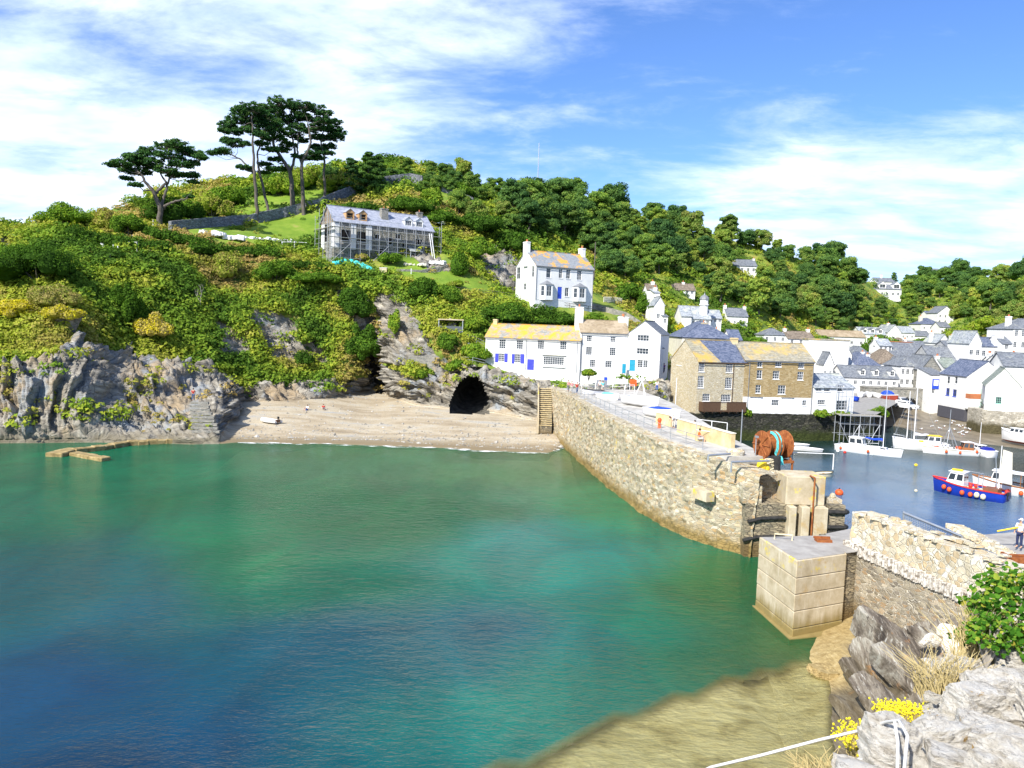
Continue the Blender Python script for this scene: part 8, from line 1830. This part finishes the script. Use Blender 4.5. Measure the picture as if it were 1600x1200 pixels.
# ================================================================== VEHICLES
def car(label, px, py, d, hd, mat, kind='car', glass='glass'):
    z = zat(px, py, d); q = P(px, py, d); r = root('parked_car', label, 'car', q, R(hd)); mb = MB()
    side = [(-2.15,.35),(-2.2,.8),(-2.1,1.0),(-1.75,1.62) if kind == 'car' else (-2.05,1.75),(.35,1.65),(1.0,1.08),(2.0,.92),(2.15,.6),(2.12,.35)]
    for s_ in (0,): 
        vs = [(x,-.86+(.12 if z_ > 1.1 else 0),z_) for x, z_ in side]+[(x,.86-(.12 if z_ > 1.1 else 0),z_) for x, z_ in side]; k = len(side)
        mb.add(vs, [list(range(k)), [k+i for i in reversed(range(k))]]+[[i, k+i, k+(i+1) % k, (i+1) % k] for i in range(k)])
    mb.build('body', MAT[mat], r, bevel=.06)
    g = MB(); g.poly([(.42,-.7,1.58),(.98,-.78,1.12),(.98,.78,1.12),(.42,.7,1.58)]); o = g.build('windscreen', MAT[glass], r); o.location = (.035,0,.03)
    for s_ in (-1, 1): g = MB(); g.poly([(-1.6,.80*s_,1.12),(.75,.80*s_,1.12),(.28,.765*s_,1.54),(-1.6,.765*s_,1.54)][::s_]); o = g.build('side_window', MAT[glass], r); o.location = (0,.03*s_,0)
    for x in (-1.35, 1.35):
        for s_ in (-1, 1): MB().lathe([(.10,-.1),(.34,-.1),(.36,-.06),(.36,.06),(.34,.1),(.10,.1)], (x,.80*s_,.36), 14, 'y').build('wheel', MAT['black_rubber'], r)
    for s_ in (-1, 1): MB().cbox((2.16,.6*s_,.72),(.06,.3,.16)).build('headlight', MAT['dim_glass'], r)
    return r
car('white estate car parked at the foot of the slipway', 1417, 640, 150, -62, 'boat_white', 'van'); car('silver white car parked just behind the white estate car', 1408, 634, 156, -70, 'pvc_grey')

# ================================================================== PEOPLE
m_plain('skin', (.55,.33,.22), .6, .3, var=.05); m_plain('hair_brown', (.05,.03,.02), .7)
for nm_, c_ in dict(shirt_pink=(.60,.22,.26), shirt_red=(.45,.04,.03), shirt_white=(.75,.75,.75), shirt_teal=(.10,.55,.60), shirt_blue=(.05,.12,.40), shirt_orange=(.65,.12,.02), shirt_purple=(.12,.05,.25), trousers_navy=(.03,.04,.10), trousers_grey=(.16,.16,.17), trousers_pale=(.55,.52,.46), jeans=(.07,.12,.25), shoe=(.05,.04,.04)).items(): m_plain(nm_, c_, .85, .2)
POSE = {
 'stand': dict(pel=(0,0,.93), chest=(0,0,1.32), neck=(0,0,1.48), head=(0,.01,1.62), hip=.10, sh=.19, el=(.26,.02,1.13), ha=(.27,.10,.88), kn=(.11,.03,.50), fo=(.12,-.01,.08), toe=(.13,.17,.04)),
 'walk': dict(pel=(0,0,.92), chest=(0,.02,1.31), neck=(0,.03,1.47), head=(0,.05,1.61), hip=.10, sh=.19, el=(.25,.06,1.12), ha=(.24,.22,.94), kn=(.11,.14,.50), fo=(.11,.10,.08), toe=(.12,.28,.05), kn2=(.11,-.02,.49), fo2=(.11,-.28,.12), toe2=(.11,-.14,.04), el2=(.25,-.10,1.12), ha2=(.25,-.14,.88)),
 'sit': dict(pel=(0,0,.50), chest=(0,-.03,.90), neck=(0,.0,1.06), head=(0,.05,1.19), hip=.10, sh=.19, el=(.25,.10,.72), ha=(.14,.36,.60), kn=(.13,.45,.50), fo=(.14,.48,.08), toe=(.15,.64,.04)),
 'recline': dict(pel=(0,0,.12), chest=(0,-.22,.46), neck=(0,-.24,.62), head=(0,-.20,.76), hip=.10, sh=.19, el=(.24,-.10,.30), ha=(.20,.18,.26), kn=(.12,.36,.42), fo=(.13,.66,.07), toe=(.14,.80,.05)),
 'bend': dict(pel=(0,-.12,.90), chest=(0,.26,1.08), neck=(0,.40,1.10), head=(0,.53,1.06), hip=.10, sh=.18, el=(.22,.36,.82), ha=(.16,.50,.58), kn=(.11,-.02,.48), fo=(.12,-.06,.08), toe=(.13,.12,.04)),
}
def skinned(name, verts, edges, rads, mat, parent, lv=2):
    me = bpy.data.meshes.new(name); me.from_pydata(verts, edges, []); me.materials.append(MAT[mat]); o = link(name, me, parent)
    m_ = o.modifiers.new('skin', 'SKIN'); m_.use_smooth_shade = True
    for i, sv in enumerate(me.skin_vertices[0].data): rr_ = rads[i]; sv.radius = rr_ if isinstance(rr_, tuple) else (rr_, rr_); sv.use_root = (i == 0)
    s_ = o.modifiers.new('sub', 'SUBSURF'); s_.levels = lv; s_.render_levels = lv; return o
def person(label, pos, hd, pose='stand', shirt='shirt_white', legs='jeans', hair='hair_brown', cap=None, h=1.0, longleg=True, seat=0.0, sleeve=.5):
    p = POSE[pose]; r = root('person', label, 'person', pos, R(hd)); r.scale = (h, h, h)
    mir = lambda v: (-v[0], v[1], v[2]); g = lambda k, s_: (mir(p.get(k+'2', p[k])) if s_ < 0 else p[k])
    V_ = [p['pel'], tuple((a+b)/2 for a, b in zip(p['pel'], p['chest'])), p['chest'], p['neck'], p['head'], (p['head'][0], p['head'][1]+.01, p['head'][2]+.10)]; E_ = [(0,1),(1,2),(2,3),(3,4),(4,5)]; R_ = [(.15,.11),(.13,.10),(.15,.11),.055,(.085,.10),.06]
    for s_ in (1, -1):
        b_ = len(V_); shp = (p['sh']*s_, p['chest'][1], p['chest'][2]+.08); hp = (p['hip']*s_, p['pel'][1], p['pel'][2]-.06)
        el, ha = g('el', s_), g('ha', s_); hv = Vector(ha)-Vector(el); hv.normalize(); fi = tuple(Vector(ha)+hv*.09); th_ = tuple(Vector(ha)+hv*.03+Vector((-.04*s_,.02,0)))
        V_ += [shp, el, ha, fi, th_, hp, g('kn', s_), g('fo', s_), g('toe', s_)]; E_ += [(2,b_),(b_,b_+1),(b_+1,b_+2),(b_+2,b_+3),(b_+2,b_+4),(0,b_+5),(b_+5,b_+6),(b_+6,b_+7),(b_+7,b_+8)]; R_ += [.058,.043,.030,.020,.012,.085,.058,.042,.038]
        nz_ = None
    nb_ = len(V_); V_ += [(p['head'][0], p['head'][1]+.115, p['head'][2]+.0)]; E_ += [(4, nb_)]; R_ += [.018]
    skinned('body', V_, E_, R_, 'skin', r)
    V2 = V_[:3]; E2 = [(0,1),(1,2)]; R2 = [(.165,.125),(.155,.12),(.17,.125)]
    for s_ in (1, -1): b_ = len(V2); shp = Vector((p['sh']*s_, p['chest'][1], p['chest'][2]+.08)); el = Vector(g('el', s_)); V2 += [tuple(shp), tuple(shp+(el-shp)*.85)]; E2 += [(2,b_),(b_,b_+1)]; R2 += [.074,.060]
    skinned('shirt', V2, E2, R2, shirt, r)
    V3 = [p['pel']]; E3 = []; R3 = [(.165,.125)]
    for s_ in (1, -1):
        b_ = len(V3); hp = (p['hip']*s_, p['pel'][1], p['pel'][2]-.06); kn = g('kn', s_); fo = Vector(g('fo', s_)); V3 += [hp, kn]+([tuple(Vector(kn)+(fo-Vector(kn))*.88)] if longleg else []); E3 += [(0,b_),(b_,b_+1)]+([(b_+1,b_+2)] if longleg else []); R3 += [.105,.076]+([.06] if longleg else [])
    skinned('trousers', V3, E3, R3, legs, r)
    hd_ = p['head']; MB().ball((hd_[0], hd_[1]-.025, hd_[2]+.045), (.10,.11,.105), 12, 8).build('hair', MAT[cap or hair], r, smooth=True)
    if cap: MB().cbox((hd_[0], hd_[1]+.12, hd_[2]+.07), (.15,.12,.02)).build('cap_peak', MAT[cap], r)
    e = MB(); e.ball((.033, hd_[1]+.086, hd_[2]+.02), .012, 6, 4); e.ball((-.033, hd_[1]+.086, hd_[2]+.02), .012, 6, 4); e.build('eye', MAT['black_paint'], r); return r
def pp(px, d, z=7.17): return PZ(px, d, z)[0]
person('person in a pink shirt standing at the top of the pier, leftmost of the group', pp(893,112), 150, 'stand', 'shirt_pink', 'trousers_pale'); person('person in a dark red shirt and jeans walking up the pier in the group', pp(901,110), 200, 'walk', 'shirt_red', 'jeans')
person('person in a white shirt beside the teal shirted walker on the path', pp(937,116), 170, 'stand', 'shirt_white', 'trousers_grey'); person('person in a turquoise shirt with back turned on the path', pp(941.5,115), 10, 'walk', 'shirt_teal', 'trousers_pale', longleg=False); person('person in a reddish striped top just behind the pink shirted one', pp(888,114), 120, 'stand', 'shirt_pink', 'trousers_grey')
person('person in a pale blue shirt standing by the railing left of the stone warehouse', pp(1026,119.8), 180, 'stand', 'shirt_white', 'shirt_blue'); person('person in purple walking in the alley beside the gable fronted white house', P(1037,583,133), 185, 'walk', 'shirt_purple', 'trousers_navy')
person('person in white bending over behind the long tan wall', pp(1052,75.8), 120, 'bend', 'shirt_white', 'trousers_pale'); person('person in a white top and pink skirt sitting on the pier bench', pp(1085,72), 150, 'sit', 'shirt_white', 'shirt_pink')
person('person in an orange vest sitting against the long tan wall', pp(1092,67.3,7.0), 255, 'sit', 'shirt_orange', 'trousers_pale', longleg=False)
MB_ = MB(); q = pp(1092,67.6); tag(MB_.box((-.3,-.25,0),(.3,.25,.40)).build('low_block', MAT['tan_render'], loc=q), 'low tan block under the person in the orange vest', 'block')
person('person in a white shirt and blue shorts sitting on the beach, left one', hit(480,641)+np.array([0,0,.02]), 160, 'recline', 'shirt_white', 'shirt_blue', longleg=False); person('person in red sitting on the beach, right one', hit(505,640)+np.array([0,0,.02]), 200, 'recline', 'shirt_red', 'trousers_grey')
person('person in a red jacket climbing the rock steps on the left', P(302,626,105.5), 20, 'walk', 'shirt_red', 'jeans'); person('person in a white cap working behind the second wall at the right edge', P(1592,856,45), 120, 'stand', 'shirt_white', 'trousers_navy', cap='shirt_white', h=1.02)
a_ = P(1558,830,45.3); b_ = P(1596,823,45); tag(MB().tube([a_, b_], .05, 6).build('pole', MAT['yellow_paint']), 'yellow pole held out by the worker in the white cap', 'pole')
# ================================================================== GULLS on the mud
m_plain('gull_white', (.85,.85,.85), .7, var=.02); m_plain('gull_grey', (.35,.37,.40), .7)
bd = MB(); bd.ball((0,0,.20), (.22,.10,.10), 10, 7); bd.ball((.20,0,.31), (.07,.055,.06), 8, 6); bd.tube([(.14,0,.24),(.19,0,.30)], .05, 6); bd.tube([(-.18,0,.20),(-.34,0,.19)], [.06,.02], 6); gb = bd.mesh('body', MAT['gull_white'], True)
wg = MB(); wg.ball((-.04,.085,.22), (.20,.03,.075), 8, 5); wg.ball((-.04,-.085,.22), (.20,.03,.075), 8, 5); gw = wg.mesh('wing', MAT['gull_grey'], True); bk = MB(); bk.tube([(.26,0,.305),(.34,0,.29)], [.018,.006], 5); gk = bk.mesh('beak', MAT['yellow_paint']); lg = MB(); lg.tube([(0,.04,-.02),(0,.04,.12)], .01, 4); lg.tube([(0,-.04,-.02),(0,-.04,.12)], .01, 4); gl_ = lg.mesh('leg', MAT['orange_paint'])
g0 = root('gull', 'white gull resting with others on the mud of the drained harbour', 'gull', (0,0,0), 0, 'gulls resting on the mud')
for nm_, me_ in (('body', gb), ('wing', gw), ('beak', gk), ('leg', gl_)): link(nm_, me_, g0)
GU = [(1462,660),(1468,671),(1476,668),(1487,663),(1492,673),(1497,666),(1500,668),(1503,667),(1505,676),(1508,671),(1510,666),(1514,672),(1516,673),(1500,678),(1504,681),(1508,678),(1512,678),(1524,666),(1530,666),(1543,668),(1528,672),(1455,668),(1489,660),(1438,672),(1483,676),(1546,671)]
for i, (x, y) in enumerate(GU):
    q = hit(x, y, 1.0); o = g0 if i == 0 else copy_tree(g0); o.location = (q[0], q[1], q[2]+.02); o.rotation_euler = (0, 0, (i*2.4) % 6.28)
    o.scale = (1.15,)*3
# roof aerials and small village clutter
ae = [(1286,560,178),(1340,566,180),(1405,560,176),(1425,540,205),(1470,545,182),(1540,545,175),(1210,520,195),(1395,520,220),(1362,512,224),(1560,590,150)]
for i, (x, y, d) in enumerate(ae):
    q = P(x, y, d); mb = MB(); mb.tube([(0,0,-1.2),(0,0,1.3)], .035, 4); mb.tube([(-.5,0,1.2),(.5,0,1.2)], .025, 4)
    for k in range(5): mb.tube([(-.4+k*.2,-.25,1.2),(-.4+k*.2,.25,1.2)], .018, 3)
    tag(mb.build('roof_aerial', MAT['galvanised'], loc=q), 'thin television aerial on a village roof', 'aerial', 'television aerials on the village roofs')
